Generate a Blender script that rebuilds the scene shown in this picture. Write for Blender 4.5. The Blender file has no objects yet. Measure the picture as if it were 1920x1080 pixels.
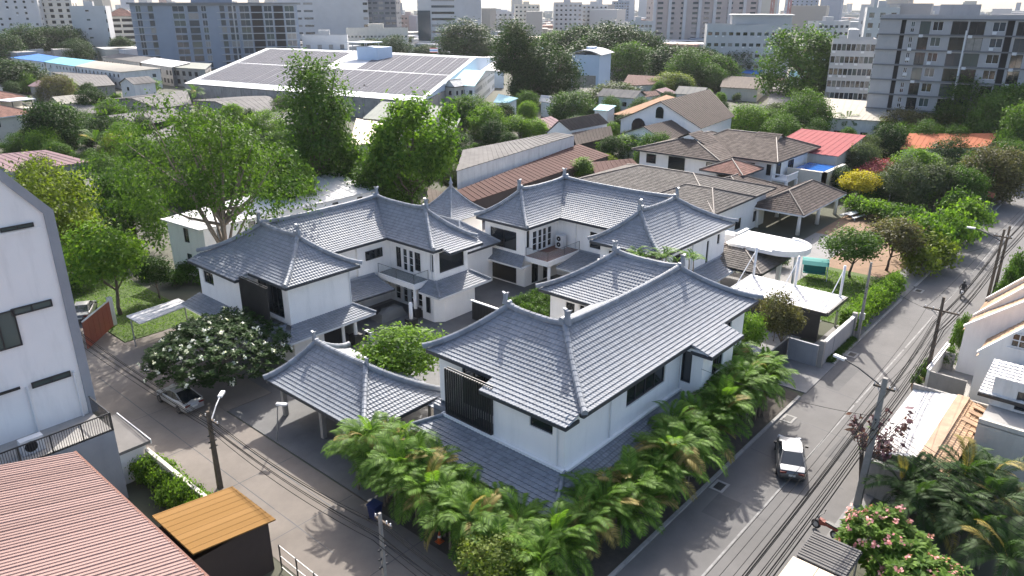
import bpy, math, random
import numpy as np
from mathutils import Vector, Matrix, Euler
R = math.radians
sc = bpy.context.scene
col = sc.collection
# ------------------------------------------------------------------ camera
CAM_H, CAM_AZ, CAM_PITCH, FPX = 29.0, R(41.19), R(20.86), 1400.0
cd = bpy.data.cameras.new('camera'); cam = bpy.data.objects.new('camera', cd); col.objects.link(cam)
cam.location = (0, 0, CAM_H); cam.rotation_euler = (R(90) - CAM_PITCH, 0, CAM_AZ - R(90))
cd.sensor_width = 36; cd.lens = 36 * FPX / 1920; cd.clip_start = .5; cd.clip_end = 20000
sc.camera = cam
# ------------------------------------------------------------------ light
SUN_AZ, SUN_EL = R(36), R(38)
w = bpy.data.worlds.new('World'); sc.world = w; w.use_nodes = True
nt = w.node_tree; nt.nodes.clear()
sky = nt.nodes.new('ShaderNodeTexSky'); sky.sky_type = 'NISHITA'; sky.sun_disc = False
sky.sun_elevation = SUN_EL; sky.sun_rotation = R(90) - SUN_AZ
sky.air_density = .8; sky.dust_density = 3.6; sky.ozone_density = 1.0
bg = nt.nodes.new('ShaderNodeBackground'); bg.inputs[1].default_value = .15
wo = nt.nodes.new('ShaderNodeOutputWorld')
nt.links.new(sky.outputs[0], bg.inputs[0]); nt.links.new(bg.outputs[0], wo.inputs[0])
ld = bpy.data.lights.new('sun', 'SUN'); sun = bpy.data.objects.new('sun', ld); col.objects.link(sun)
ld.energy = 3.8; ld.angle = R(.55); ld.color = (1, .95, .88)
sun.rotation_euler = (R(90) - SUN_EL, 0, SUN_AZ + R(90)); sun.location = (0, 0, 120)
vs = sc.view_settings; vs.view_transform = 'Standard'; vs.look = 'None'; vs.gamma = 1; vs.exposure = 1.2
vs.use_curve_mapping = False
sc.cycles.max_bounces = 6; sc.cycles.diffuse_bounces = 3; sc.cycles.glossy_bounces = 2
sc.cycles.transmission_bounces = 3; sc.cycles.volume_bounces = 0; sc.cycles.transparent_max_bounces = 8
sc.cycles.caustics_reflective = False; sc.cycles.caustics_refractive = False
sc.cycles.use_denoising = True
# ------------------------------------------------------------------ pixel -> place
_cp, _sp = math.cos(CAM_PITCH), math.sin(CAM_PITCH)
_F = np.array([_cp * math.cos(CAM_AZ), _cp * math.sin(CAM_AZ), -_sp])
_R = np.array([math.sin(CAM_AZ), -math.cos(CAM_AZ), 0]); _U = np.cross(_R, _F)
def G(px, py, z=0.):
    """point at height z that the photograph shows at pixel (px,py)"""
    d = _F + _R * (px - 960) / FPX - _U * (py - 540) / FPX
    t = (z - CAM_H) / d[2]
    return float(t * d[0]), float(t * d[1])
def depth(x, y, z=0.):
    return float(np.array([x, y, z - CAM_H]) @ _F)
def ypx(x, y, z):
    v = np.array([x, y, z - CAM_H]); return 540 - FPX * (v @ _U) / (v @ _F)
def zat(x, y, py):
    lo, hi = -5., CAM_H + 80
    while np.array([x, y, hi - CAM_H]) @ _F < 1: hi -= 5
    for _ in range(40):
        m = (lo + hi) / 2
        if ypx(x, y, m) > py: lo = m
        else: hi = m
    return m
# ------------------------------------------------------------------ materials
MATS = {}
def nodes_of(m):
    m.use_nodes = True; return m.node_tree.nodes, m.node_tree.links
def mat(name, c, rough=.8, c2=None, scale=1.0, detail=5, bump=0., bscale=20., metal=0., spec=.5, stain=0., stain_c=(.08, .075, .07), coat=0., contrast=.5):
    """principled surface; two tones mottled by noise, optional streaky stains and fine relief"""
    if name in MATS: return MATS[name]
    m = bpy.data.materials.new(name); N, L = nodes_of(m)
    b = N['Principled BSDF']; b.inputs['Roughness'].default_value = rough; b.inputs['Metallic'].default_value = metal
    b.inputs['Specular IOR Level'].default_value = spec
    if coat: b.inputs['Coat Weight'].default_value = coat; b.inputs['Coat Roughness'].default_value = .08
    c = tuple(c) + (1,)
    if c2 is None: c2 = tuple(v * .82 for v in c[:3])
    c2 = tuple(c2) + (1,)
    tc = N.new('ShaderNodeTexCoord')
    g = N.new('ShaderNodeNewGeometry')
    n1 = N.new('ShaderNodeTexNoise'); n1.inputs['Scale'].default_value = scale; n1.inputs['Detail'].default_value = detail
    n1.inputs['Roughness'].default_value = .65
    L.new(g.outputs['Position'], n1.inputs['Vector'])
    rp = N.new('ShaderNodeValToRGB'); rp.color_ramp.elements[0].position = .5 - contrast / 2 + .02; rp.color_ramp.elements[1].position = .5 + contrast / 2 - .02
    rp.color_ramp.elements[0].color = c2; rp.color_ramp.elements[1].color = c
    L.new(n1.outputs['Fac'], rp.inputs[0]); out = rp.outputs[0]
    if stain:
        mp = N.new('ShaderNodeMapping'); mp.inputs['Scale'].default_value = (1.3, 1.3, .22)
        L.new(g.outputs['Position'], mp.inputs['Vector'])
        n2 = N.new('ShaderNodeTexNoise'); n2.inputs['Scale'].default_value = .9; n2.inputs['Detail'].default_value = 6; n2.inputs['Roughness'].default_value = .7
        L.new(mp.outputs[0], n2.inputs['Vector'])
        r2 = N.new('ShaderNodeValToRGB'); r2.color_ramp.elements[0].position = .5; r2.color_ramp.elements[1].position = .78
        r2.color_ramp.elements[0].color = (0, 0, 0, 1); r2.color_ramp.elements[1].color = (stain, stain, stain, 1)
        L.new(n2.outputs['Fac'], r2.inputs[0])
        mx = N.new('ShaderNodeMixRGB'); L.new(r2.outputs[0], mx.inputs[0]); L.new(out, mx.inputs[1]); mx.inputs[2].default_value = tuple(stain_c) + (1,)
        out = mx.outputs[0]
    L.new(out, b.inputs['Base Color'])
    if bump:
        n3 = N.new('ShaderNodeTexNoise'); n3.inputs['Scale'].default_value = bscale; n3.inputs['Detail'].default_value = 4
        L.new(g.outputs['Position'], n3.inputs['Vector'])
        bp = N.new('ShaderNodeBump'); bp.inputs['Strength'].default_value = bump; bp.inputs['Distance'].default_value = .02
        L.new(n3.outputs['Fac'], bp.inputs['Height']); L.new(bp.outputs[0], b.inputs['Normal'])
    MATS[name] = m; return m
def tile_mat(name, c, rough=.45, var=.25, spec=.5):
    """roof tile: tone per tile from the 'tint' attribute, weathered by noise"""
    if name in MATS: return MATS[name]
    m = bpy.data.materials.new(name); N, L = nodes_of(m); b = N['Principled BSDF']
    b.inputs['Roughness'].default_value = rough; b.inputs['Specular IOR Level'].default_value = spec
    a = N.new('ShaderNodeAttribute'); a.attribute_name = 'tint'
    g = N.new('ShaderNodeNewGeometry'); n1 = N.new('ShaderNodeTexNoise'); n1.inputs['Scale'].default_value = .7; n1.inputs['Detail'].default_value = 6; n1.inputs['Roughness'].default_value = .7
    L.new(g.outputs['Position'], n1.inputs['Vector'])
    ad = N.new('ShaderNodeMath'); ad.operation = 'MULTIPLY_ADD'; L.new(a.outputs['Fac'], ad.inputs[0]); ad.inputs[1].default_value = .55
    mu = N.new('ShaderNodeMath'); mu.operation = 'MULTIPLY'; L.new(n1.outputs['Fac'], mu.inputs[0]); mu.inputs[1].default_value = .6
    L.new(mu.outputs[0], ad.inputs[2])
    rp = N.new('ShaderNodeValToRGB'); e = rp.color_ramp.elements
    e[0].position = .2; e[1].position = .95
    e[0].color = tuple(v * (1 - var) for v in c) + (1,); e[1].color = tuple(min(1, v * (1 + var) + .01) for v in c) + (1,)
    L.new(ad.outputs[0], rp.inputs[0]); L.new(rp.outputs[0], b.inputs['Base Color'])
    rr = N.new('ShaderNodeMapRange'); L.new(n1.outputs['Fac'], rr.inputs[0]); rr.inputs[3].default_value = rough - .1; rr.inputs[4].default_value = rough + .18
    L.new(rr.outputs[0], b.inputs['Roughness'])
    MATS[name] = m; return m
def leaf_mat(name, lo, hi, trans=.35):
    if name in MATS: return MATS[name]
    m = bpy.data.materials.new(name); N, L = nodes_of(m); b = N['Principled BSDF']
    b.inputs['Roughness'].default_value = .6; b.inputs['Specular IOR Level'].default_value = .16
    a = N.new('ShaderNodeAttribute'); a.attribute_name = 'tint'
    oi = N.new('ShaderNodeObjectInfo')
    ad = N.new('ShaderNodeMath'); ad.operation = 'MULTIPLY_ADD'; L.new(oi.outputs['Random'], ad.inputs[0]); ad.inputs[1].default_value = .22; 
    sb = N.new('ShaderNodeMath'); sb.operation = 'SUBTRACT'; L.new(a.outputs['Fac'], sb.inputs[0]); sb.inputs[1].default_value = .11
    L.new(sb.outputs[0], ad.inputs[2])
    rp = N.new('ShaderNodeValToRGB'); e = rp.color_ramp.elements
    e[0].position = .05; e[1].position = .95; e[0].color = tuple(lo) + (1,); e[1].color = tuple(hi) + (1,)
    L.new(ad.outputs[0], rp.inputs[0]); L.new(rp.outputs[0], b.inputs['Base Color'])
    t = N.new('ShaderNodeBsdfTranslucent'); mc = N.new('ShaderNodeMixRGB'); mc.blend_type = 'MULTIPLY'; mc.inputs[0].default_value = 1
    L.new(rp.outputs[0], mc.inputs[1]); mc.inputs[2].default_value = (1.5, 1.6, .7, 1)
    L.new(mc.outputs[0], t.inputs[0])
    ms = N.new('ShaderNodeMixShader'); ms.inputs[0].default_value = trans
    L.new(b.outputs[0], ms.inputs[1]); L.new(t.outputs[0], ms.inputs[2]); L.new(ms.outputs[0], N['Material Output'].inputs[0])
    MATS[name] = m; return m
def glass_mat(name, c=(.015, .02, .025), rough=.06):
    m = mat(name, c, rough, scale=.4, spec=.8); return m

M = {}
def defmats():
    M['white'] = mat('white_render', (.88, .86, .83), .75, (.83, .81, .78), scale=.5, stain=.3, stain_c=(.47, .465, .45), bump=.05, bscale=30)
    M['white2'] = mat('old_white_render', (.70, .69, .66), .85, (.58, .57, .55), scale=.6, stain=.45, stain_c=(.25, .24, .22))
    M['cream'] = mat('cream_render', (.62, .58, .50), .85, (.54, .5, .43), scale=.6, stain=.3, stain_c=(.25, .22, .18))
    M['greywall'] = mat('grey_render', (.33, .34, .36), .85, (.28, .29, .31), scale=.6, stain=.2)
    M['concrete'] = mat('concrete', (.36, .345, .32), .9, (.25, .24, .225), scale=.5, stain=.35, bump=.2)
    M['dirt_shade_wall'] = mat('stained_and_shade_concrete', (.38, .36, .33), .9, (.2, .19, .18), scale=.4, stain=.8, stain_c=(.08, .08, .075), bump=.2)  # stained concrete; also the painted shade tone under the solar warehouse eave
    M['tile'] = tile_mat('blue_grey_roof_tile', (.19, .207, .232), .52, .15, .32)
    M['ridgetile'] = tile_mat('blue_grey_ridge_tile', (.215, .233, .258), .5, .2, .35)
    M['ridge'] = mat('blue_grey_ridge', (.26, .285, .32), .45, (.19, .21, .24), scale=1.5, spec=.5)
    M['browntile'] = tile_mat('brown_roof_tile', (.10, .078, .066), .85, .35, .2)
    M['greytile'] = tile_mat('grey_brown_roof_tile', (.125, .112, .10), .85, .3, .2)
    M['redtile'] = tile_mat('red_brown_roof_tile', (.2, .105, .08), .85, .3, .2)
    M['whitetile'] = tile_mat('whitewashed_roof_tile', (.62, .60, .57), .7, .25)
    M['terrtile'] = tile_mat('weathered_terracotta_tile', (.42, .27, .16), .8, .4)
    M['fascia'] = mat('dark_fascia', (.045, .05, .058), .5, spec=.4)
    M['black'] = mat('black_metal', (.018, .019, .021), .45, (.03, .03, .032), scale=2)
    M['dark'] = mat('dark_interior', (.012, .012, .014), .9)
    M['glass'] = glass_mat('window_glass')
    M['glassblue'] = glass_mat('blue_window_glass', (.03, .05, .07), .1)
    M['frame_w'] = mat('white_frame', (.7, .7, .7), .5, (.66, .66, .66))
    M['asphalt'] = mat('asphalt', (.152, .146, .141), .92, (.105, .101, .097), scale=.22, detail=9, bump=.35, bscale=60, stain=.25, stain_c=(.07, .07, .07))
    M['bed'] = mat('dark_planting_soil', (.09, .075, .06), .95, (.05, .043, .035), scale=2, bump=.6)
    M['patch'] = mat('asphalt_patch', (.115, .112, .11), .92, (.085, .083, .082), scale=1.2, bump=.4, bscale=60)
    M['alley'] = mat('concrete_alley', (.205, .179, .154), .92, (.128, .112, .097), scale=.28, detail=9, bump=.35, bscale=40, stain=.35, stain_c=(.10, .09, .085))
    M['pave'] = mat('paving', (.24, .235, .23), .9, (.17, .165, .16), scale=.7, bump=.2)
    M['yard'] = mat('dark_yard_paving', (.13, .13, .13), .8, (.09, .09, .09), scale=.7, bump=.2)
    M['kerb'] = mat('kerb_concrete', (.36, .35, .33), .9, (.24, .23, .22), scale=1.2, bump=.3)
    M['paint'] = mat('worn_road_paint', (.27, .265, .257), .85, (.18, .175, .168), scale=1.6, contrast=.3)
    M['grass'] = mat('lawn', (.085, .13, .025), .95, (.05, .085, .02), scale=1.5, bump=.8, bscale=40)
    M['soil'] = mat('brown_soil', (.26, .165, .10), .95, (.17, .11, .07), scale=.8, bump=.5)
    M['ground'] = mat('town_ground', (.10, .096, .075), .95, (.05, .06, .03), scale=.035, detail=10)
    M['gravroof'] = mat('grey_cement_roof', (.2, .19, .18), .95, spec=.15, c2=(.125, .12, .115), scale=.3, stain=.3, stain_c=(.09, .085, .08))
    M['metalroof'] = mat('pale_metal_roof', (.42, .42, .42), .8, (.33, .33, .33), scale=.4, spec=.2)
    M['whitemetal'] = mat('white_metal_roof', (.62, .61, .6), .8, (.52, .51, .5), scale=.4, spec=.2, stain=.2, stain_c=(.35, .33, .3))
    M['bark'] = mat('bark', (.13, .10, .075), .9, (.07, .055, .04), scale=4, bump=.6)
    M['palebark'] = mat('pale_bark', (.24, .2, .16), .9, (.15, .12, .09), scale=4, bump=.6)
    M['cable'] = mat('black_cable', (.02, .02, .02), .95, spec=.05)
    M['polec'] = mat('pole_concrete', (.30, .285, .26), .9, (.2, .19, .175), scale=2, bump=.2)
    M['steel'] = mat('galvanised_steel', (.42, .43, .44), .45, metal=.6)
    M['l_dark'] = leaf_mat('leaf_dark_green', (.014, .036, .01), (.052, .1, .025), .25)
    M['l_mid'] = leaf_mat('leaf_mid_green', (.026, .066, .013), (.10, .18, .032), .34)
    M['l_bright'] = leaf_mat('leaf_bright_green', (.04, .1, .014), (.175, .285, .042), .42)
    M['l_mix'] = leaf_mat('leaf_fresh_green', (.026, .066, .011), (.11, .19, .03), .36)
    M['l_yel'] = leaf_mat('leaf_yellow_green', (.055, .09, .014), (.19, .24, .038), .38)
    M['l_grey'] = leaf_mat('leaf_grey_green', (.04, .06, .028), (.125, .16, .08), .3)
    M['l_olive'] = leaf_mat('leaf_olive_brown', (.05, .048, .022), (.155, .148, .068), .3)
    M['l_palm'] = leaf_mat('palm_frond_green', (.024, .07, .01), (.16, .28, .04), .36)
    M['l_palmdry'] = leaf_mat('palm_frond_yellowing', (.14, .12, .03), (.34, .27, .09), .3)
    M['l_red'] = leaf_mat('leaf_magenta', (.16, .03, .05), (.4, .10, .13), .3)
    M['l_gold'] = leaf_mat('leaf_golden_yellow', (.25, .22, .02), (.6, .5, .04), .35)
    M['petal'] = leaf_mat('white_petal', (.7, .7, .62), (.85, .85, .8), .2)
    M['petalp'] = leaf_mat('pink_petal', (.55, .2, .2), (.8, .45, .42), .25)
defmats()
# ------------------------------------------------------------------ mesh helpers
rng = random.Random(7)
class MB:
    def __init__(s): s.v = []; s.f = []; s.t = []
    def add(s, vs, fs, tint=None):
        o = len(s.v); s.v.extend([tuple(map(float, p)) for p in vs]); s.f.extend([tuple(i + o for i in f) for f in fs])
        s.t.extend([.5 if tint is None else tint] * len(vs)); return s
    def quad(s, a, b, c, d, tint=None): return s.add((a, b, c, d), ((0, 1, 2, 3),), tint)
    def box(s, x0, x1, y0, y1, z0, z1):
        return s.add([(x0, y0, z0), (x1, y0, z0), (x1, y1, z0), (x0, y1, z0), (x0, y0, z1), (x1, y0, z1), (x1, y1, z1), (x0, y1, z1)],
                     [(0, 3, 2, 1), (4, 5, 6, 7), (0, 1, 5, 4), (1, 2, 6, 5), (2, 3, 7, 6), (3, 0, 4, 7)])
    def cbox(s, c, sx, sy, sz, rot=None):
        vs = [Vector((a * sx / 2, b * sy / 2, d * sz / 2)) for a, b, d in ((-1, -1, -1), (1, -1, -1), (1, 1, -1), (-1, 1, -1), (-1, -1, 1), (1, -1, 1), (1, 1, 1), (-1, 1, 1))]
        m = Euler(rot).to_matrix() if rot else Matrix.Identity(3)
        return s.add([tuple(m @ v + Vector(c)) for v in vs], [(0, 3, 2, 1), (4, 5, 6, 7), (0, 1, 5, 4), (1, 2, 6, 5), (2, 3, 7, 6), (3, 0, 4, 7)])
    def prism(s, poly, z0, z1):
        n = len(poly); a = sum(poly[i][0] * poly[(i + 1) % n][1] - poly[(i + 1) % n][0] * poly[i][1] for i in range(n))
        if a < 0: poly = poly[::-1]
        return s.add([(p[0], p[1], z0) for p in poly] + [(p[0], p[1], z1) for p in poly],
                     [tuple(range(n - 1, -1, -1)), tuple(range(n, 2 * n))] + [(i, (i + 1) % n, n + (i + 1) % n, n + i) for i in range(n)])
    def prism_x(s, poly, x0, x1):
        n = len(poly); return s.add([(x0, *q) for q in poly] + [(x1, *q) for q in poly], [tuple(range(n)), tuple(range(2 * n - 1, n - 1, -1))] + [(i, n + i, n + (i + 1) % n, (i + 1) % n) for i in range(n)])
    def extr(s, poly, frame, th):
        """2D poly (a,b) in plane frame=(origin,ua,ub,un), thickness th centred"""
        o, ua, ub, un = [Vector(q) for q in frame]; n = len(poly)
        fr = [o + ua * a + ub * b - un * th / 2 for a, b in poly]; bk = [p + un * th for p in fr]
        return s.add([tuple(p) for p in fr + bk], [tuple(range(n - 1, -1, -1)), tuple(range(n, 2 * n))] + [(i, (i + 1) % n, n + (i + 1) % n, n + i) for i in range(n)])
    def tube(s, pts, rad, n=8, caps=True):
        pts = [Vector(p) for p in pts]; k = len(pts)
        if not hasattr(rad, '__len__'): rad = [rad] * k
        rings = []; d0 = None
        for i, p in enumerate(pts):
            d = (pts[min(i + 1, k - 1)] - pts[max(i - 1, 0)]).normalized()
            a = d.orthogonal().normalized() if d0 is None else (d0 - d * d0.dot(d)).normalized()
            d0 = a; b = d.cross(a)
            rings.append([tuple(p + (a * math.cos(2 * math.pi * j / n) + b * math.sin(2 * math.pi * j / n)) * rad[i]) for j in range(n)])
        fs = [(i * n + j, i * n + (j + 1) % n, (i + 1) * n + (j + 1) % n, (i + 1) * n + j) for i in range(k - 1) for j in range(n)]
        if caps: fs += [tuple(range(n - 1, -1, -1)), tuple((k - 1) * n + j for j in range(n))]
        return s.add([v for r in rings for v in r], fs)
    def caps(s, pts, prof, seg=.42):
        """ridge tiles: short overlapping half-round pieces along a curve"""
        pts = [Vector(p) for p in pts]; out = [pts[0]]
        for a, b in zip(pts[:-1], pts[1:]):
            k = max(1, round((b - a).length / seg)); out += [a.lerp(b, (i + 1) / k) for i in range(k)]
        for a, b in zip(out[:-1], out[1:]):
            d = (b - a).normalized(); sd = d.cross(Vector((0, 0, 1))).normalized(); up = sd.cross(d).normalized(); n = len(prof); r_ = rng.uniform(.98, 1.03); tv = rng.random()
            vs_ = [a + sd * x * r_ + up * y * r_ for x, y in prof] + [b + d * .04 + sd * x * 1.1 * r_ + up * y * 1.1 * r_ for x, y in prof]
            s.add(vs_, [(j, n + j, n + (j + 1) % n, (j + 1) % n) for j in range(n)] + [tuple(range(n)), tuple(range(2 * n - 1, n - 1, -1))], tv)
        return s
    def sweep(s, pts, prof):
        """profile [(side,up)] swept along pts, up stays vertical-ish"""
        pts = [Vector(p) for p in pts]; k = len(pts); n = len(prof); vs = []
        for i, p in enumerate(pts):
            d = (pts[min(i + 1, k - 1)] - pts[max(i - 1, 0)]); d.normalize()
            sd = d.cross(Vector((0, 0, 1))).normalized(); up = sd.cross(d).normalized()
            vs += [tuple(p + sd * a + up * b) for a, b in prof]
        fs = [(i * n + j, (i + 1) * n + j, (i + 1) * n + (j + 1) % n, i * n + (j + 1) % n) for i in range(k - 1) for j in range(n)]
        fs += [tuple(range(n)), tuple((k - 1) * n + j for j in range(n - 1, -1, -1))]
        return s.add(vs, fs)
    def mesh(s, name, m, smooth=False):
        me = bpy.data.meshes.new(name); me.from_pydata(s.v, [], s.f)
        at = me.attributes.new('tint', 'FLOAT', 'POINT'); at.data.foreach_set('value', s.t)
        if m: me.materials.append(m)
        if smooth: me.polygons.foreach_set('use_smooth', [True] * len(me.polygons))
        me.update(); return me
    def obj(s, name, m, parent=None, kind=None, smooth=False, label=None):
        return link(name, s.mesh(name, m, smooth), parent, kind, label)
def link(name, me, parent=None, kind=None, label=None):
    o = bpy.data.objects.new(name, me); col.objects.link(o)
    if parent: o.parent = parent
    if kind: o['kind'] = kind
    if label: o['label'] = label
    return o
def thing(name, label, cat, loc=(0, 0, 0), rz=0., group=None):
    o = bpy.data.objects.new(name, None); col.objects.link(o); o.empty_display_size = .5
    o.location = loc; o.rotation_euler = (0, 0, rz); tag(o, label, cat, group); return o
def tag(o, label, cat, group=None):
    o['label'] = label; o['category'] = cat
    if group: o['group'] = group
    return o
def struct(name, mb, m): return mb.obj(name, m, None, 'structure')
def copy_tree(o, parent=None):
    c = o.copy(); col.objects.link(c); c.parent = parent
    for ch in list(o.children): copy_tree(ch, c)
    return c
# ------------------------------------------------------------------ building helpers
RR = random.Random(11)
def frame_of(p0, p1):
    a = Vector((p0[0], p0[1], 0)); b = Vector((p1[0], p1[1], 0)); u = (b - a).normalized(); n = Vector((u.y, -u.x, 0))
    return a, u, n, (b - a).length
WS = dict(dark=('black', 'glass', 2, 1), darkg=('black', 'glass', 2, 3), white=('frame_w', 'glass', 2, 1), plain=('black', 'glass', 1, 1),
          wgrid=('frame_w', 'glass', 2, 2), tall=('black', 'glass', 1, 1), four=('black', 'glass', 4, 1), hole=(None, None, 0, 0), blue=('frame_w', 'glassblue', 2, 1), blue1=('greywall', 'glassblue', 1, 1),
          french=('frame_w', 'glass', 1, 3), open=('fascia', 'dark', 1, 1), green=('black', 'greenglass', 2, 1))
M['greenglass'] = glass_mat('green_tinted_glass', (.07, .10, .095), .08); M['curtain'] = mat('curtained_glass', (.32, .30, .27), .35, (.2, .19, .17), scale=1.5)
def wall(parent, p0, p1, z0, z1, ops=(), m='white', depth=.16, panes=True, name='wall', th=0):
    """a wall seen from outside running left (p0) to right (p1) with real openings (u0,u1,za,zb,style)"""
    a, u, n, Ln = frame_of(p0, p1); mb = MB()
    P = lambda uu, z, d: a + u * uu + n * d + Vector((0, 0, z))
    us = sorted({0, Ln, *[o[0] for o in ops], *[o[1] for o in ops]}); zs = sorted({z0, z1, *[o[2] for o in ops], *[o[3] for o in ops]})
    for i in range(len(us) - 1):
        for j in range(len(zs) - 1):
            cu, cz = (us[i] + us[i + 1]) / 2, (zs[j] + zs[j + 1]) / 2
            if any(o[0] < cu < o[1] and o[2] < cz < o[3] for o in ops): continue
            mb.quad(P(us[i], zs[j], 0), P(us[i + 1], zs[j], 0), P(us[i + 1], zs[j + 1], 0), P(us[i], zs[j + 1], 0))
    for o in ops:
        u0, u1, a0, a1 = o[:4]
        mb.quad(P(u0, a0, -depth), P(u1, a0, -depth), P(u1, a0, 0), P(u0, a0, 0)); mb.quad(P(u0, a1, 0), P(u1, a1, 0), P(u1, a1, -depth), P(u0, a1, -depth))
        mb.quad(P(u0, a0, 0), P(u0, a1, 0), P(u0, a1, -depth), P(u0, a0, -depth)); mb.quad(P(u1, a0, -depth), P(u1, a1, -depth), P(u1, a1, 0), P(u1, a0, 0))
    if th:
        mb.quad(P(Ln, z0, -th), P(0, z0, -th), P(0, z1, -th), P(Ln, z1, -th)); mb.quad(P(0, z1, 0), P(Ln, z1, 0), P(Ln, z1, -th), P(0, z1, -th))
        mb.quad(P(0, z0, -th), P(0, z0, 0), P(0, z1, 0), P(0, z1, -th)); mb.quad(P(Ln, z0, 0), P(Ln, z0, -th), P(Ln, z1, -th), P(Ln, z1, 0))
    w_ = mb.obj(name, M[m], parent)
    for o in ops:
        window(parent, P, *o[:4], o[4] if len(o) > 4 else 'dark', depth, panes)
    return w_
def bar(mb, P, u0, u1, z0, z1, d0, d1):
    q = [P(u0, z0, d1), P(u1, z0, d1), P(u1, z1, d1), P(u0, z1, d1), P(u0, z0, d0), P(u1, z0, d0), P(u1, z1, d0), P(u0, z1, d0)]
    mb.add(q, [(0, 1, 2, 3), (7, 6, 5, 4), (1, 0, 4, 5), (2, 1, 5, 6), (3, 2, 6, 7), (0, 3, 7, 4)])
def window(parent, P, u0, u1, z0, z1, st, depth, panes):
    fm, gm, nx, nz = WS[st]
    if fm is None:
        mb = MB(); bar(mb, P, u0, u1, z0, z1, -depth - .6, -depth - .55); mb.obj('dark_recess', M['dark'], parent); return
    t = min(.07, (u1 - u0) * .09); mb = MB(); d0, d1 = -depth, -depth + .07
    for k in range(nx + 1):
        c = u0 + t / 2 + (u1 - u0 - t) * k / nx; bar(mb, P, c - t / 2, c + t / 2, z0, z1, d0, d1 - .001 * (k % 2))
    for k in range(nz + 1):
        c = z0 + t / 2 + (z1 - z0 - t) * k / nz; bar(mb, P, u0 + t, u1 - t, c - t / 2, c + t / 2, d0, d1 - .006)
    f = mb.obj('window', M[fm], parent)
    if panes and nx * nz <= 8:
        for i in range(nx):
            for j in range(nz):
                b = MB(); bar(b, P, u0 + (u1 - u0) * i / nx, u0 + (u1 - u0) * (i + 1) / nx, z0 + (z1 - z0) * j / nz, z0 + (z1 - z0) * (j + 1) / nz, d0 - .02, d0 + .012)
                b.obj('pane', M[gm], f)
    else:
        b = MB(); bar(b, P, u0, u1, z0, z1, d0 - .02, d0 + .012); b.obj('pane', M[RR.choice((gm, gm, gm, 'glassblue', 'curtain', 'greenglass')) if gm == 'glass' or gm == 'glassblue' else gm], f)
def slope(mb, R0, R1, E0, E1, zr, ze, p=.42, tw=.27, th=.33, step=.055, roll=.035, rows=None):
    """one roof slope laid with courses of rolled tiles. R0,R1 ridge ends and E0,E1 eave ends in plan (left to right seen from below)"""
    R0, R1, E0, E1 = [np.array(q, float) for q in (R0, R1, E0, E1)]
    u = (E1 - E0) / np.linalg.norm(E1 - E0); n = np.array([u[1], -u[0]])
    W = float((E0 - R0) @ n)
    if W < 0: n = -n; W = -W
    L0 = float((R0 - E0) @ u); L1 = float((R1 - E0) @ u); E = float((E1 - E0) @ u)
    zf = lambda t: ze + (zr - ze) * ((1 - p) * (1 - t) + p * (1 - t) ** 2)
    sl = math.hypot(W, zr - ze); K = rows or max(2, round(sl / th))
    um, uM = min(0, L0), max(E, L1)
    nj = int(math.ceil((uM - um) / (tw / 2))) + 1
    uj = um + np.arange(nj + 1) * (tw / 2); hi = np.array([roll if j % 2 == 0 else 0. for j in range(nj + 1)])
    V = []; F = []; T = []
    def row(t, dz, ou):
        lo, hh = L0 + (0 - L0) * t, L1 + (E - L1) * t
        uu = np.clip(uj, min(lo, hh), max(lo, hh)); xy = E0[None] - n[None] * W * (1 - t) + u[None] * uu[:, None]
        return np.c_[xy, zf(t) + dz + hi]
    for k in range(K):
        t0, t1 = k / K, (k + 1) / K
        a, b = row(t0, .0, 0), row(t1, step, 0); c = b.copy(); c[:, 2] = zf(t1) - .012
        tt = np.repeat([RR.random() for _ in range(nj // 2 + 2)], 2)[:nj + 1]
        o = sum(len(x) for x in V)
        V += [a, b, c]; T += [tt, tt, tt]
        m_ = nj + 1
        for j in range(nj):
            if abs(a[j, 0] - a[j + 1, 0]) + abs(a[j, 1] - a[j + 1, 1]) + abs(b[j, 0] - b[j + 1, 0]) + abs(b[j, 1] - b[j + 1, 1]) < 1e-4: continue
            F.append((o + j, o + m_ + j, o + m_ + j + 1, o + j + 1)); F.append((o + m_ + j, o + 2 * m_ + j, o + 2 * m_ + j + 1, o + m_ + j + 1))
    off = len(mb.v); mb.v.extend(map(tuple, np.vstack(V).tolist())); mb.t.extend(np.concatenate(T).tolist()); mb.f.extend([tuple(i + off for i in f) for f in F])
CAP = [(-.17, -.05), (-.17, .12), (-.11, .22), (0, .265), (.11, .22), (.17, .12), (.17, -.05)]
CAPS = [(a * .62, b * .6) for a, b in CAP]
def hip_pts(Rp, Ep, zr, ze, p=.42, k=9, lift=.0, over=0.):
    out = []
    for i in range(k):
        t = i / (k - 1); tt = t * (1 + over)
        z = ze + (zr - ze) * ((1 - p) * (1 - t) + p * (1 - t) ** 2) + lift * t ** 6
        out.append((Rp[0] + (Ep[0] - Rp[0]) * tt, Rp[1] + (Ep[1] - Rp[1]) * tt, z))
    return out
def ridge_pts(a, b, z, lift=.22, k=11):
    return [(a[0] + (b[0] - a[0]) * i / (k - 1), a[1] + (b[1] - a[1]) * i / (k - 1), z + lift * abs(2 * i / (k - 1) - 1) ** 3) for i in range(k)]
FIN = [(-.28, 0), (.26, 0), (.2, .35), (.12, .62), (.16, .86), (.3, 1.12), (.1, 1.04), (-.02, 1.0), (-.12, 1.1), (-.34, 1.16), (-.2, .92), (-.17, .66), (-.22, .3)]
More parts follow.
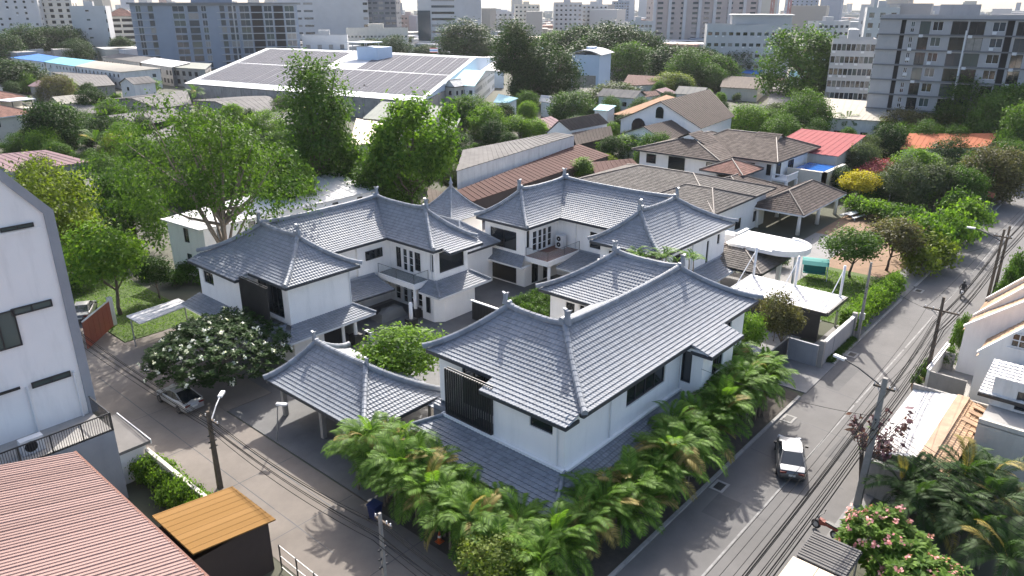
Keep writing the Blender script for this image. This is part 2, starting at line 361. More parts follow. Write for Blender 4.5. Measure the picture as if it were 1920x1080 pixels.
def finial(parent, x, y, z, d, s=.8):
    """upright fish-tail ridge-end ornament with its scroll"""
    d = Vector((d[0], d[1], 0)).normalized(); nrm = Vector((-d.y, d.x, 0)); mb = MB()
    mb.extr([(a * s, b * s) for a, b in FIN], ((x, y, z), d, (0, 0, 1), nrm), .2 * s / .8)
    for sg in (1,):
        mb.tube([Vector((x, y, z)) - d * (.42 * s) + nrm * .17 + Vector((0, 0, .26 * s)), Vector((x, y, z)) - d * (.42 * s) - nrm * .17 + Vector((0, 0, .26 * s))], .2 * s, 10)
    return mb.obj('roof_finial', M['ridge'], parent)
def fascia(parent, poly_pts, z, h=.22, inset=1.1, m='fascia', soffit='white'):
    """fascia board and soffit under a run of eave corners (plan, outside on the right hand... any side)"""
    mb = MB()
    for a, b in zip(poly_pts[:-1], poly_pts[1:]):
        a = Vector((a[0], a[1], 0)); b = Vector((b[0], b[1], 0)); u = (b - a).normalized(); n = Vector((u.y, -u.x, 0))
        q = [a + n * .02, b + n * .02, b - n * .1, a - n * .1]
        mb.prism([(p.x, p.y) for p in q], z - h, z + .015)
    o = mb.obj('fascia', M[m], parent)
    return o
def soffit(parent, poly, z, m='white'):
    MB().prism(poly, z - .1, z - .06).obj('soffit', M[m], parent)
def u_roof(parent, Pn, On, In, zr, ze, p=.42, tile='tile', ends=True):
    """roof over a U plan: ridge points P0..P3, outer corners O0..O3, inner corners I0..I3 (I0,I3 at the open ends)"""
    mb = MB()
    for i in range(3):
        slope(mb, Pn[i], Pn[i + 1], On[i], On[i + 1], zr, ze, p); slope(mb, Pn[i], Pn[i + 1], In[i], In[i + 1], zr, ze, p)
    slope(mb, Pn[0], Pn[0], On[0], In[0], zr, ze, p); slope(mb, Pn[3], Pn[3], On[3], In[3], zr, ze, p)
    r = mb.obj('roof_tiles', M[tile], parent, 'stuff')
    for i in range(3):
        MB().caps(ridge_pts(Pn[i], Pn[i + 1], zr), CAP).obj('ridge_cap', M['ridgetile'], parent, 'stuff')
    for a, b in ((0, On[0]), (0, In[0]), (1, On[1]), (2, On[2]), (3, On[3]), (3, In[3])):
        MB().caps(hip_pts(Pn[a], b, zr + .05, ze + .08, p, lift=.14, over=.03), CAP).obj('hip_cap', M['ridgetile'], parent, 'stuff')
    return r
def awning(parent, p0, p1, out, z_in, z_eave, tile='tile', l_ext=0., r_ext=0., fas='frame_w', cap=True, tw=.3):
    """lean-to tile roof against a wall line p0->p1 (left to right seen from outside), projecting `out`"""
    a, u, n, Ln = frame_of(p0, p1)
    E0 = a + n * out - u * l_ext; E1 = a + n * out + u * (Ln + r_ext); b = a + u * Ln
    mb = MB(); slope(mb, a[:2], b[:2], E0[:2], E1[:2], z_in, z_eave, .1, tw=tw)
    mb.obj('awning_tiles', M[tile], parent, 'stuff')
    fascia(parent, [tuple(E1[:2]), tuple(E0[:2])][::-1], z_eave, .16, m=fas)
    MB().quad((a.x, a.y, z_in - .12), (b.x, b.y, z_in - .12), (E1.x, E1.y, z_eave - .08), (E0.x, E0.y, z_eave - .08)).obj('awning_soffit', M['white'], parent)
    if cap:
        MB().sweep([(a.x + n.x * .1, a.y + n.y * .1, z_in + .03), (b.x + n.x * .1, b.y + n.y * .1, z_in + .03)], CAPS).obj('awning_cap', M['ridge' if fas != 'x' else 'white'], parent)
    return E0, E1

# ------------------------------------------------------------------ ground, road, alley, yards
big = MB(); n_ = 24; S_ = 6000
big.quad((-400, -1500, -.02), (S_, -1500, -.02), (S_, S_, -.02), (-400, S_, -.02)); struct('ground', big, M['ground'])
RL, RRt = 17.1, 10.2   # road edges in y
struct('road', MB().quad((-60, RRt, 0), (420, RRt, 0), (420, RL, 0), (-60, RL, 0)).quad((-60, RRt - 1.6, 0), (420, RRt - 1.6, 0), (420, RRt, 0), (-60, RRt, 0)), M['asphalt'])
struct('alley', MB().quad((16.6, RL + .03, .004), (23.1, RL + .03, .004), (23.1, 75, .004), (16.6, 75, .004)), M['alley'])
crk = MB()
for xx, a, b in ((18.95, 30, 73), (21.4, 22, 48)):
    y = a
    while y < b: crk.quad((xx, y, .009), (xx + .06, y, .009), (xx + .06 + rng.uniform(-.03, .03), y + 1.5, .009), (xx, y + 1.5, .009)); y += 1.5
for yy in (27, 33.5, 40, 46.5, 53): crk.quad((16.7, yy, .0095), (23, yy, .0095), (23, yy + .05, .0095), (16.7, yy + .05, .0095))
for xx in (44, 50, 56.2, 66, 76, 88): crk.quad((xx, 10.4, .0045), (xx + .05, 10.4, .0045), (xx + .05 + .6, 16.9, .0045), (xx + .6, 16.9, .0045))
struct('pavement_joints', crk, M['fascia'])
struct('planting_bed', MB().quad((23.12, 17.4, .012), (54.5, 17.4, .012), (54.5, 22.4, .012), (23.12, 22.4, .012)).quad((23.12, 22.41, .012), (26.9, 22.41, .012), (26.9, 34.4, .012), (23.12, 34.4, .012)), M['bed'])
struct('road_verge', MB().quad((61.7, 17.15, .02), (330, 17.15, .02), (330, 20, .02), (61.7, 20, .02)), M['pave'])
# centre line: worn painted dashes joined into long stretches
xx = -10
while xx < 330:
    ln = MB().quad((xx, 13.42, .004), (xx + 12.7, 13.42, .004), (xx + 12.7, 13.54, .004), (xx, 13.54, .004)).obj('road_marking', M['paint']); ln['kind'] = 'structure'; xx += 13.2
rp2 = random.Random(2)
for px_, py_, a_, b_ in ((47, 11.4, 3.5, 1.2), (57, 15.2, 5, 1.1), (71, 11.2, 6, 1.0), (36, 14.6, 2.4, 1.6), (92, 14.5, 7, 1.3), (110, 11.6, 5, 1.2)):
    o = MB().quad((px_, py_, .0025), (px_ + a_, py_ + rp2.uniform(-.1, .1), .0025), (px_ + a_, py_ + b_, .0025), (px_, py_ + b_ + rp2.uniform(-.1, .1), .0025)).obj('road_patch', M['patch']); o['kind'] = 'structure'
# kerbs along the left edge of the road, one block at a time
kb = MB().box(0, 2.46, 0, .22, 0, .14).mesh('kerb', M['kerb'])
xx = 24.
kerb_root = bpy.data.objects.new('kerb', None); col.objects.link(kerb_root); kerb_root['kind'] = 'structure'
while xx < 210:
    if not (52.6 < xx < 61.4 or 80 < xx < 85 or 124 < xx < 128):
        o = link('kerb_block', kb, kerb_root); o.location = (xx, RL - .05, 0)
    xx += 2.5
def slab(name, x0, x1, y0, y1, z, m): return struct(name, MB().box(x0, x1, y0, y1, -.05, z), M[m])
slab('courtyard', 27, 60, 33, 57, .03, 'yard')
slab('forecourt', 23.2, 33, 31.5, 49, .045, 'yard')
slab('compound_ground', 27, 78, 21.4, 72, .018, 'pave')
slab('driveway', 54.9, 61.6, 17.0, 24, .06, 'pave')
slab('lawn', 70.5, 87, 19.4, 28.5, .05, 'grass')
slab('garden_path', 78, 100, 27.5, 33, .055, 'pave')
slab('garden_soil', 86, 118, 19.8, 33, .045, 'soil')
slab('left_garden', 23.4, 31, 67.5, 92, .05, 'grass')
slab('alley_apron', 23.11, 28.6, 49.1, 67.4, .02, 'alley')
slab('gate_court', 14, 23.3, 62.2, 92, .012, 'alley')
# drain covers at the road edge
for x0, y0 in ((39.1, 16.5), (85.5, 16.5), (64.6, 16.6), (50.2, 16.5)):
    t = thing('drain_cover', 'pale framed drain grate set in asphalt at the road edge', 'drain', (x0, y0, .004), 0, 'drain grates along the road')
    mb = MB()
    for a in ((-.6, .6, -.45, -.28), (-.6, .6, .28, .45), (-.6, -.42, -.279, .279), (.42, .6, -.279, .279)): mb.box(*a, 0, .03)
    mb.obj('cover_frame', M['kerb'], t)
    for k in range(6): MB().box(-.4 + k * .14, -.32 + k * .14, -.277, .277, 0, .018).obj('grate_bar', M['black'], t)
# ------------------------------------------------------------------ the compound: three U-plan houses and a carport
def louvers(parent, p0, p1, z0, z1, gap=.2):
    """bay of upright black slats standing out from the wall, with the dark room behind"""
    a, u, n, Ln = frame_of(p0, p1); k = int(Ln / gap)
    me = MB().box(-.035, .035, -.12, .0, z0, z1).mesh('slat', M['black']); ang = math.atan2(u.y, u.x)
    for i in range(k + 1):
        o = link('slat', me, parent); p = a + u * (Ln * i / k); o.location = (p.x, p.y, 0); o.rotation_euler = (0, 0, ang)
    mb = MB(); P = lambda uu, z, d: a + u * uu + n * d + Vector((0, 0, z))
    bar(mb, P, 0, Ln, z0 - .12, z0, -.3, .14); mb.obj('slat_rail', M['black'], parent); mb = MB(); bar(mb, P, .02, Ln - .02, z1 - .05, z1 + .05, -.14, -.1); mb.obj('slat_rail', M['black'], parent)
    return k
def rail_glass(parent, pts, z, h=1.0):
    mb = MB(); gl = MB()
    for a, b in zip(pts[:-1], pts[1:]):
        mb.tube([(*a, z + h), (*b, z + h)], .025, 6); mb.tube([(*a, z), (*a, z + h)], .025, 6); mb.tube([(*b, z), (*b, z + h)], .025, 6)
        gl.quad((*a, z + .05), (*b, z + .05), (*b, z + h - .05), (*a, z + h - .05))
    mb.obj('balcony_rail', M['black'], parent); gl.obj('balcony_glass', M['railglass'], parent)
m_ = bpy.data.materials.new('railing_glass'); N_, L_ = nodes_of(m_); b_ = N_['Principled BSDF']; b_.inputs['Transmission Weight'].default_value = .0
b_.inputs['Base Color'].default_value = (.35, .42, .45, 1); b_.inputs['Roughness'].default_value = .05; b_.inputs['Alpha'].default_value = .28; M['railglass'] = m_
def soff_u(parent, On, In, z):
    MB().prism([*On, In[3], In[2], In[1], In[0]], z - .13, z - .07).obj('soffit', M['white'], parent)
def ext_slope(parent, R0, R1, E0, E1, z0, z1):
    mb = MB(); slope(mb, R0, R1, E0, E1, z0, z1, .0, rows=max(2, round(math.dist(R0, E0) / .33))); o = mb.obj('eave_tiles', M['tile'], parent, 'stuff')
    fascia(parent, [R0, E0, E1, R1], z1, .2)
    q = [(R0[0], R0[1], z0 - .08), (R1[0], R1[1], z0 - .08), (E1[0], E1[1], z1 - .08), (E0[0], E0[1], z1 - .08)]
    MB().quad(*q).obj('soffit', M['white'], parent)

# ---- front house
h1 = thing('courtyard_house', 'white two-storey house with long blue-grey tiled roof behind roadside palms', 'house', (0, 0, 0))
zr, ze = 9.65, 7.0
Pn = [(35.2, 31.2), (35.2, 26.3), (49.9, 26.3), (49.9, 32.2)]
On = [(30.75, 34.7), (30.75, 21.45), (54.2, 21.45), (54.2, 36.2)]
In = [(39.6, 34.7), (39.6, 30.9), (44.7, 30.9), (44.7, 36.2)]
u_roof(h1, Pn, On, In, zr, ze)
ext_slope(h1, (30.75, 28.5), (30.75, 21.75), (29.45, 28.5), (29.45, 21.75), 7.0, 6.6)
ext_slope(h1, (43.3, 21.45), (48.2, 21.45), (43.3, 19.85), (48.2, 19.85), 7.0, 6.5)
fascia(h1, [On[0], (30.75, 28.5)], ze); fascia(h1, [(30.75, 21.75), On[1], (43.3, 21.45)], ze); fascia(h1, [(48.2, 21.45), On[2], On[3], In[3], In[2], In[1], In[0], On[0]], ze)
soff_u(h1, On, In, ze)
finial(h1, 35.2, 31.4, zr + .2, (0, 1)); finial(h1, 35.2, 26.1, zr + .2, (0, -1), .95); finial(h1, 50.1, 26.2, zr + .2, (1, 0), .9); finial(h1, 49.9, 32.4, zr + .2, (0, 1))
W = h1
# upper storey
wall(W, (30.0, 27.8), (30.0, 22.2), 3.2, 6.7, [(2.95, 4.7, 5.35, 5.97, 'plain')])
wall(W, (31.3, 34.0), (31.3, 27.8), 3.2, 6.95, [(2.2, 5.9, 3.7, 6.4, 'four')])
wall(W, (31.3, 27.82), (30.0, 27.82), 3.2, 6.7)
louvers(W, (29.95, 31.95), (29.95, 27.85), 3.6, 6.85)
wall(W, (30.0, 22.2), (43.4, 22.2), 3.2, 6.95, [(6.5, 11.3, 4.7, 6.15, 'four')])
wall(W, (43.4, 22.2), (43.4, 20.5), 2.4, 6.7, [(.06, .85, 3.95, 6.4, 'tall')])
wall(W, (43.4, 20.5), (48.1, 20.5), 0, 6.6, [(1.5, 3.1, 4.3, 6.0, 'dark')])
wall(W, (48.1, 22.2), (53.5, 22.2), 0, 6.95, [(1.5, 3.2, 4.5, 6.1, 'dark')])
wall(W, (53.5, 22.2), (53.5, 35.5), 0, 6.95); wall(W, (48.1, 20.5), (48.1, 22.2), 0, 6.7)
wall(W, (53.5, 35.5), (45.4, 35.5), 0, 6.95); wall(W, (39.0, 34.0), (31.3, 34.0), 0, 6.95)
wall(W, (45.4, 35.5), (45.4, 30.2), 0, 6.95, [(1.6, 2.5, 4.5, 6.3, 'dark'), (2.9, 4.0, 4.9, 6.4, 'wgrid')])
wall(W, (45.4, 30.2), (39.0, 30.2), 0, 6.95, [(1.5, 3.2, 4.2, 6.2, 'dark'), (1.2, 4.2, .2, 2.4, 'four')]); wall(W, (39.0, 30.2), (39.0, 34.0), 0, 6.95)
# ground storey under the skirt roof
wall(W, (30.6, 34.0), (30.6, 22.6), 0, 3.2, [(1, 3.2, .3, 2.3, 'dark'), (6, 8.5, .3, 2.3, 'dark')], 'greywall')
wall(W, (30.6, 22.6), (43.4, 22.6), 0, 3.2, [(5.2, 7.2, .6, 2.3, 'dark'), (10, 12, .6, 2.3, 'dark')])
mb = MB(); slope(mb, (30.0, 32.2), (30.0, 22.2), (26.7, 34.2), (26.7, 20.35), 3.3, 2.6, .1); slope(mb, (30.0, 22.2), (43.4, 22.2), (26.7, 20.35), (43.4, 20.75), 3.3, 2.62, .1)
mb.obj('skirt_tiles', M['tile'], W, 'stuff')
MB().quad((30, 32.2, 3.2), (30, 22.2, 3.2), (26.7, 20.35, 2.5), (26.7, 34.2, 2.5)).quad((30, 22.2, 3.2), (43.4, 22.2, 3.2), (43.4, 20.75, 2.5), (26.7, 20.35, 2.5)).obj('skirt_soffit', M['white'], W)
fascia(W, [(26.7, 34.2), (26.7, 20.35), (43.4, 20.75)], 2.6, .18)
MB().caps([(29.95, 22.15, 3.32), (26.75, 20.4, 2.68)], CAPS).obj('hip_cap', M['ridgetile'], W, 'stuff')
MB().caps([(30.1, 31.95, 3.38), (26.8, 34.1, 2.7)], CAPS).obj('hip_cap', M['ridgetile'], W, 'stuff')
MB().box(29.72, 29.98, 22.1, 32.3, 3.27, 3.47).box(29.98, 43.38, 21.95, 22.18, 3.27, 3.45).obj('wall_kerb', M['white'], W)
for y_ in (21.0, 24.6, 28.2, 31.8): MB().box(27.1, 27.35, y_, y_ + .25, 0, 2.5).obj('post', M['white'], W)
mb = MB(); slope(mb, (48.1, 22.0), (54, 22.0), (48.1, 20.2), (54.6, 20.2), 3.3, 2.6, .1); mb.obj('skirt_tiles', M['tile'], W, 'stuff')

# ---- left house
h3 = thing('courtyard_house', 'white house with a garden behind, glass balcony and slatted bay facing the frangipani', 'house', (0, 0, 0))
zr, ze = 9.8, 7.0
Pn = [(34.9, 55.6), (34.9, 61.5), (48.6, 61.5), (48.6, 54.0)]
On = [(31.0, 52.0), (31.0, 66.2), (51.6, 66.2), (51.6, 50.0)]
In = [(38.7, 52.0), (38.7, 56.8), (45.8, 56.8), (45.8, 50.0)]
u_roof(h3, Pn, On, In, zr, ze)
ext_slope(h3, (31.0, 66.2), (31.0, 57.8), (29.7, 66.2), (29.7, 57.8), 7.0, 6.6)
ext_slope(h3, (47.0, 50.0), (51.6, 50.0), (47.0, 49.0), (51.6, 49.0), 7.0, 6.7)
fascia(h3, [(31.0, 57.8), On[0], In[0], In[1], In[2], In[3], (47, 50.0)], ze); fascia(h3, [On[3], On[2], On[1]], ze)
soff_u(h3, On, In, ze)
finial(h3, 34.9, 55.4, zr + .2, (0, -1), .9); finial(h3, 34.8, 61.6, zr + .2, (0, 1), .9); finial(h3, 48.7, 61.6, zr + .2, (1, 0), .9); finial(h3, 48.6, 53.8, zr + .2, (0, -1), .9)
W = h3
wall(W, (30.3, 65.5), (30.3, 57.8), 0, 6.75, [(.8, 2.6, 4.7, 5.9, 'dark')])
wall(W, (31.6, 57.8), (31.6, 52.7), 3.2, 6.95, [(.3, 4.2, 3.6, 6.5, 'four')]); wall(W, (30.3, 57.78), (31.6, 57.78), 3.2, 6.8)
louvers(W, (30.25, 57.9), (30.25, 53.6), 3.55, 6.85)
wall(W, (31.6, 52.7), (38.0, 52.7), 3.2, 6.95)
wall(W, (38.0, 52.7), (38.0, 57.6), 0, 6.95); wall(W, (38.0, 57.6), (46.5, 57.6), 0, 6.95, [(1.6, 2.7, 5.3, 6.2, 'plain'), (3.5, 6.5, .9, 2.2, 'dark')])
MB().box(42.4, 46.49, 57.25, 57.59, 2.4, 6.93).obj('wall_pier', M['white'], W)
P_ = lambda uu, z, d: Vector((42.4 + uu, 57.25 - d, z))
window(W, P_, .9, 3.0, 5.1, 6.05, 'plain', -.08, True)
wall(W, (46.5, 57.6), (46.5, 50.6), 0, 6.95, [(1.2, 2.0, 3.9, 6.05, 'darkg'), (2.2, 2.9, 3.7, 6.05, 'french'), (3.1, 3.8, 3.7, 6.05, 'french'), (4.0, 4.9, 4.1, 6.05, 'darkg'), (6.3, 6.75, 4.5, 6.3, 'tall'),
     (.8, 1.6, .3, 2.4, 'french'), (2.0, 2.7, .2, 2.4, 'french'), (3.1, 3.8, .2, 2.4, 'french'), (4.2, 5.0, .3, 2.4, 'french')])
wall(W, (46.5, 50.6), (51.0, 50.6), 0, 6.8, [(.6, 4.0, 4.3, 6.4, 'plain')])
wall(W, (51.0, 50.6), (51.0, 65.5), 0, 6.95); wall(W, (51.0, 65.5), (30.3, 65.5), 0, 6.95)
# ground-floor bay under the small awning
wall(W, (45.2, 51.2), (45.2, 49.6), 0, 2.9); wall(W, (45.2, 49.6), (46.0, 48.9), 0, 2.9); wall(W, (46.0, 48.9), (50.2, 48.9), 0, 2.9); wall(W, (50.2, 48.9), (50.2, 50.6), 0, 2.9)
P_ = lambda uu, z, d: Vector((45.2 - d, 51.0 - uu, z)); window(W, P_, .5, 1.0, .9, 2.5, 'tall', -.08, True)
mb = MB(); slope(mb, (46.4, 50.5), (50.9, 50.5), (44.9, 48.4), (52.0, 48.4), 3.7, 2.85, .2); slope(mb, (46.4, 51.4), (46.4, 50.5), (44.9, 51.4), (44.9, 48.4), 3.7, 2.85, .2); slope(mb, (50.9, 50.5), (50.9, 53), (52.0, 48.4), (52.0, 53), 3.7, 2.85, .2)
mb.obj('awning_tiles', M['tile'], W, 'stuff'); fascia(W, [(44.9, 51.4), (44.9, 48.4), (52.0, 48.4), (52.0, 53)], 2.85, .16, m='frame_w')
MB().prism([(44.9, 51.4), (44.9, 48.4), (52, 48.4), (52, 50.5)], 2.7, 2.74).obj('awning_soffit', M['white'], W)
MB().caps([(50.95, 50.45, 3.72), (52.0, 48.4, 2.95)], CAPS).obj('hip_cap', M['ridgetile'], W, 'stuff'); MB().caps([(46.3, 50.4, 3.72), (44.9, 48.4, 2.95)], CAPS).obj('hip_cap', M['ridgetile'], W, 'stuff')
# balcony with glass rail and its column
MB().box(44.5, 46.48, 51.5, 57.0, 3.05, 3.6).obj('balcony_slab', M['white'], W); MB().box(44.65, 46.47, 51.65, 56.9, 3.601, 3.63).obj('balcony_floor', M['yard'], W)
rail_glass(W, [(44.6, 56.95), (44.6, 54.2), (44.6, 51.6), (46.45, 51.6)], 3.6, 1.0)
MB().tube([(44.9, 51.9, 0), (44.9, 51.9, 3.05)], [.2, .17], 12).obj('column', M['white'], W, smooth=True); MB().box(44.5, 45.3, 51.5, 52.3, 0, .95).obj('column_base', M['black'], W)
# grey lean-to along the courtyard and skirt to the alley
awning(W, (38.02, 57.55), (44.2, 57.22), 3.4, 3.5, 2.75, fas='fascia')
mb = MB(); slope(mb, (30.3, 66), (30.3, 53.3), (28.4, 66), (28.4, 51.7), 3.3, 2.7, .1); slope(mb, (31.6, 52.7), (38.0, 52.7), (30.0, 50.6), (39.0, 50.6), 3.3, 2.7, .1); slope(mb, (38.0, 52.7), (38.0, 55), (39.0, 50.6), (39.0, 55), 3.3, 2.7, .1)
slope(mb, (30.3, 53.3), (31.6, 53.3), (28.4, 51.7), (30.0, 51.7), 3.3, 2.72, .1)
mb.obj('skirt_tiles', M['tile'], W, 'stuff'); fascia(W, [(28.4, 66), (28.4, 51.7), (30.0, 51.68), (30.0, 50.6), (39.0, 50.6), (39.0, 55)], 2.7, .16, m='frame_w')
MB().prism([(28.4, 66), (28.4, 51.7), (30, 51.7), (30, 50.6), (39, 50.6), (39, 55), (38, 55), (30.3, 66)], 2.56, 2.6).obj('skirt_soffit', M['white'], W)
MB().caps([(38.0, 52.7, 3.35), (39.0, 50.6, 2.78)], CAPS).obj('hip_cap', M['ridgetile'], W, 'stuff'); MB().caps([(30.3, 53.3, 3.35), (28.4, 51.7, 2.78)], CAPS).obj('hip_cap', M['ridgetile'], W, 'stuff')
wall(W, (31.0, 57.8), (31.0, 51.6), 0, 3.0, [(.8, 2.4, .5, 2.2, 'dark')]); wall(W, (31.0, 51.6), (36.2, 51.6), 0, 3.0, [(3.0, 4.9, .05, 2.3, 'open')])
for cx, cy in ((37.2, 51.4), (42.9, 50.3)):
    MB().tube([(cx, cy, 0), (cx, cy, 2.6)], [.2, .17], 12).obj('column', M['white'], W, smooth=True); MB().box(cx - .45, cx + .45, cy - .45, cy + .45, 0, .95).obj('column_base', M['black'], W)

# ---- back house
h2 = thing('courtyard_house', 'white house with air conditioner on its brown balcony and plants by its gable wall', 'house', (0, 0, 0))
zr, ze = 9.85, 6.95
Pn = [(60.9, 52.0), (68.7, 52.0), (68.7, 37.4), (61.9, 37.4)]
On = [(57.6, 55.7), (74.0, 55.7), (74.0, 32.9), (58.5, 32.9)]
In = [(57.6, 48.35), (63.3, 48.35), (63.3, 40.95), (58.5, 40.95)]
u_roof(h2, Pn, On, In, zr, ze)
fascia(h2, [*On[::-1], On[3]][0:1] + On[::-1], ze) if False else fascia(h2, [On[0], In[0], In[1], In[2], In[3], On[3], On[2], On[1], On[0]], ze)
soff_u(h2, On, In, ze)
for x, y, d in ((60.7, 52.1, (-1, 0)), (68.8, 52.1, (0, 1)), (68.8, 37.3, (1, 0)), (61.7, 37.4, (-1, 0))): finial(h2, x, y, zr + .2, d, .95)
W = h2
wall(W, (58.3, 55), (58.3, 49.2), 0, 6.9, [(.8, 4.6, 3.9, 6.0, 'dark'), (.9, 4.6, .1, 2.4, 'open')])
wall(W, (58.3, 49.2), (64.0, 49.2), 0, 6.9, [(.3, .8, 4.4, 6.3, 'tall'), (1.35, 2.15, 3.75, 6.0, 'french'), (2.3, 3.0, 3.65, 6.0, 'french'), (3.1, 3.8, 3.65, 6.0, 'french'), (3.95, 4.7, 3.75, 6.0, 'french'), (1.2, 2.4, .1, 2.4, 'dark'), (3.2, 4.6, .1, 2.4, 'dark')])
wall(W, (64.0, 49.2), (64.0, 40.1), 0, 6.9, [(4.4, 6.7, 4.15, 5.95, 'plain')])
wall(W, (64.0, 40.1), (59.2, 40.1), 0, 6.9); wall(W, (59.2, 40.1), (59.2, 33.6), 0, 6.9, [(1, 2.2, 4.5, 6.2, 'dark')])
wall(W, (59.2, 33.6), (73.3, 33.6), 0, 6.9, [(10.0, 10.5, 3.4, 5.9, 'tall'), (12.3, 12.9, 5.0, 6.1, 'tall'), (3, 5, 4.2, 6, 'dark')])
wall(W, (73.3, 33.6), (73.3, 55), 0, 6.9); wall(W, (73.3, 55), (58.3, 55), 0, 6.9)
MB().box(58.31, 63.98, 46.0, 49.18, 3.05, 3.6).obj('balcony_slab', M['white'], W); MB().box(58.4, 63.9, 46.15, 49.17, 3.601, 3.63).obj('balcony_floor', M['redtile'], W)
rail_glass(W, [(58.4, 49.1), (58.4, 46.1), (61.2, 46.1), (63.95, 46.1)], 3.6)
MB().tube([(59.0, 46.4, 0), (59.0, 46.4, 3.05)], .18, 12).obj('column', M['white'], W, smooth=True)
ac = thing('air_conditioner', 'white two-fan air conditioner standing on brown balcony', 'air conditioner', (63.2, 48.1, 3.63))
MB().box(-.35, .35, -.5, .5, 0, 1.5).obj('casing', M['frame_w'], ac)
for z_ in (.42, 1.08):
    MB().tube([(-.36, .05, z_), (-.352, .05, z_)], .28, 16).obj('fan', M['dark'], ac)
    MB().tube([(-.365, .05, z_), (-.36, .05, z_)], .07, 10).obj('fan_hub', M['frame_w'], ac)
mb = MB(); slope(mb, (58.3, 55), (58.3, 49.2), (56.8, 56), (56.8, 48.4), 3.6, 2.8, .2); mb.obj('awning_tiles', M['tile'], W, 'stuff'); fascia(W, [(56.8, 56), (56.8, 48.4), (58.3, 48.4)], 2.8, .16, m='frame_w')
awning(W, (64, 46.0), (64, 40.1), 4.3, 3.5, 2.7, fas='frame_w', r_ext=0.)
awning(W, (59.2, 33.6), (73.3, 33.6), 2.4, 3.4, 2.7, fas='frame_w', r_ext=1.)
# roof-terrace planter with three plants
pl = thing('planter_wall', 'long white planter parapet beside the back house', 'planter')
MB().box(56.2, 56.5, 29.6, 38.4, 0, 6.2).box(56.5, 57.8, 29.6, 38.4, 0, 5.9).obj('parapet', M['white2'], pl)

# ---- carport
cp = thing('carport', 'open carport with blue-grey hipped tile roof on concrete posts by the alley', 'carport')
zr, ze = 5.05, 3.0
Pc = [(28.75, 44.8), (28.75, 38.9)]
C_ = [(25.0, 46.0), (25.0, 34.6), (32.4, 34.6), (32.4, 46.0)]
mb = MB(); slope(mb, Pc[0], Pc[1], C_[0], C_[1], zr, ze, .42); slope(mb, Pc[1], Pc[1], C_[1], C_[2], zr, ze, .42); slope(mb, Pc[1], Pc[0], C_[2], C_[3], zr, ze, .42); slope(mb, Pc[0], Pc[0], C_[3], C_[0], zr, ze, .42)
mb.obj('roof_tiles', M['tile'], cp, 'stuff')
MB().caps(ridge_pts(Pc[0], Pc[1], zr, .12), CAP).obj('ridge_cap', M['ridgetile'], cp, 'stuff')
for a, b in ((0, 0), (1, 1), (1, 2), (0, 3)): MB().caps(hip_pts(Pc[a], C_[b], zr + .05, ze + .08, .42, lift=.12, over=.03), CAP).obj('hip_cap', M['ridgetile'], cp, 'stuff')
finial(cp, 28.75, 45.0, zr + .1, (0, 1), .75); finial(cp, 28.75, 38.7, zr + .1, (0, -1), .6)
fascia(cp, [*C_, C_[0]], ze, .2); MB().prism(C_, ze - .2, ze - .15).obj('soffit', M['greywall'], cp)
for x, y in ((25.8, 45.2), (25.8, 40.4), (25.8, 35.4), (31.6, 45.2), (31.6, 40.4), (31.6, 35.4)):
    MB().box(x - .16, x + .16, y - .16, y + .16, 0, 2.82).obj('post', M['concrete'], cp)
mb = MB(); slope(mb, (32.4, 35.4), (32.4, 33.2), (30.6, 35.4), (30.6, 33.2), 3.1, 2.75, .1); mb.obj('link_tiles', M['tile'], cp, 'stuff')

# rainwater pipes and outdoor units on the houses
for hs, x, y, z0, z1 in ((h1, 43.3, 22.12, 3.3, 6.6), (h1, 34.6, 22.12, 3.4, 6.8), (h1, 29.93, 22.7, 3.4, 6.5), (h3, 37.9, 52.62, 3.4, 6.8), (h3, 46.42, 51.0, 3.7, 6.7), (h2, 63.9, 46.6, 0, 6.7), (h2, 66.0, 33.52, 3.4, 6.7)):
    MB().tube([(x, y, z0), (x, y, z1)], .05, 8).obj('rain_pipe', M['frame_w'], hs)
for x, y, lab in ((38.6, 51.3, 'white outdoor unit standing on the courtyard floor by the left house portico'), (53.0, 57.1, 'white outdoor unit beside the link roof wall')):
    t = thing('air_conditioner', lab, 'air conditioner', (x, y, .03)); MB().box(-.2, .2, -.45, .45, 0, .8).obj('casing', M['frame_w'], t); MB().tube([(-.21, .05, .4), (-.202, .05, .4)], .28, 14).obj('fan', M['dark'], t)
# ------------------------------------------------------------------ generic neighbour builders
def rect(x0, x1, y0, y1): return [(x0, y0), (x1, y0), (x1, y1), (x0, y1)]
def auto_ops(L, z0, z1, sp, w, h, st, sill=.9, fl=3.0, jitter=0.):
    ops = []; nf = max(1, int((z1 - z0 + .3) / fl)); n = max(0, int((L - .6) / sp))
    for f in range(nf):
        for i in range(n):
            c = L * (i + .5) / n; b = z0 + f * fl + sill
            if b + h < z1 - .1 and (not jitter or RR.random() > jitter): ops.append((c - w / 2, c + w / 2, b, b + h, st))
    return ops
def walls(parent, poly, z0, z1, m='white2', win=(3.2, 1.3, 1.2, 'dark'), fl=3.0, sides=None, panes=False, jitter=.15, depth=.14):
    n = len(poly)
    for i in range(n):
        a, b = poly[i], poly[(i + 1) % n]
        ops = auto_ops(math.dist(a, b), z0, z1, win[0], win[1], win[2], win[3], fl=fl, jitter=jitter) if win and (sides is None or i in sides) else []
        wall(parent, a, b, z0, z1, ops, m, depth, panes)
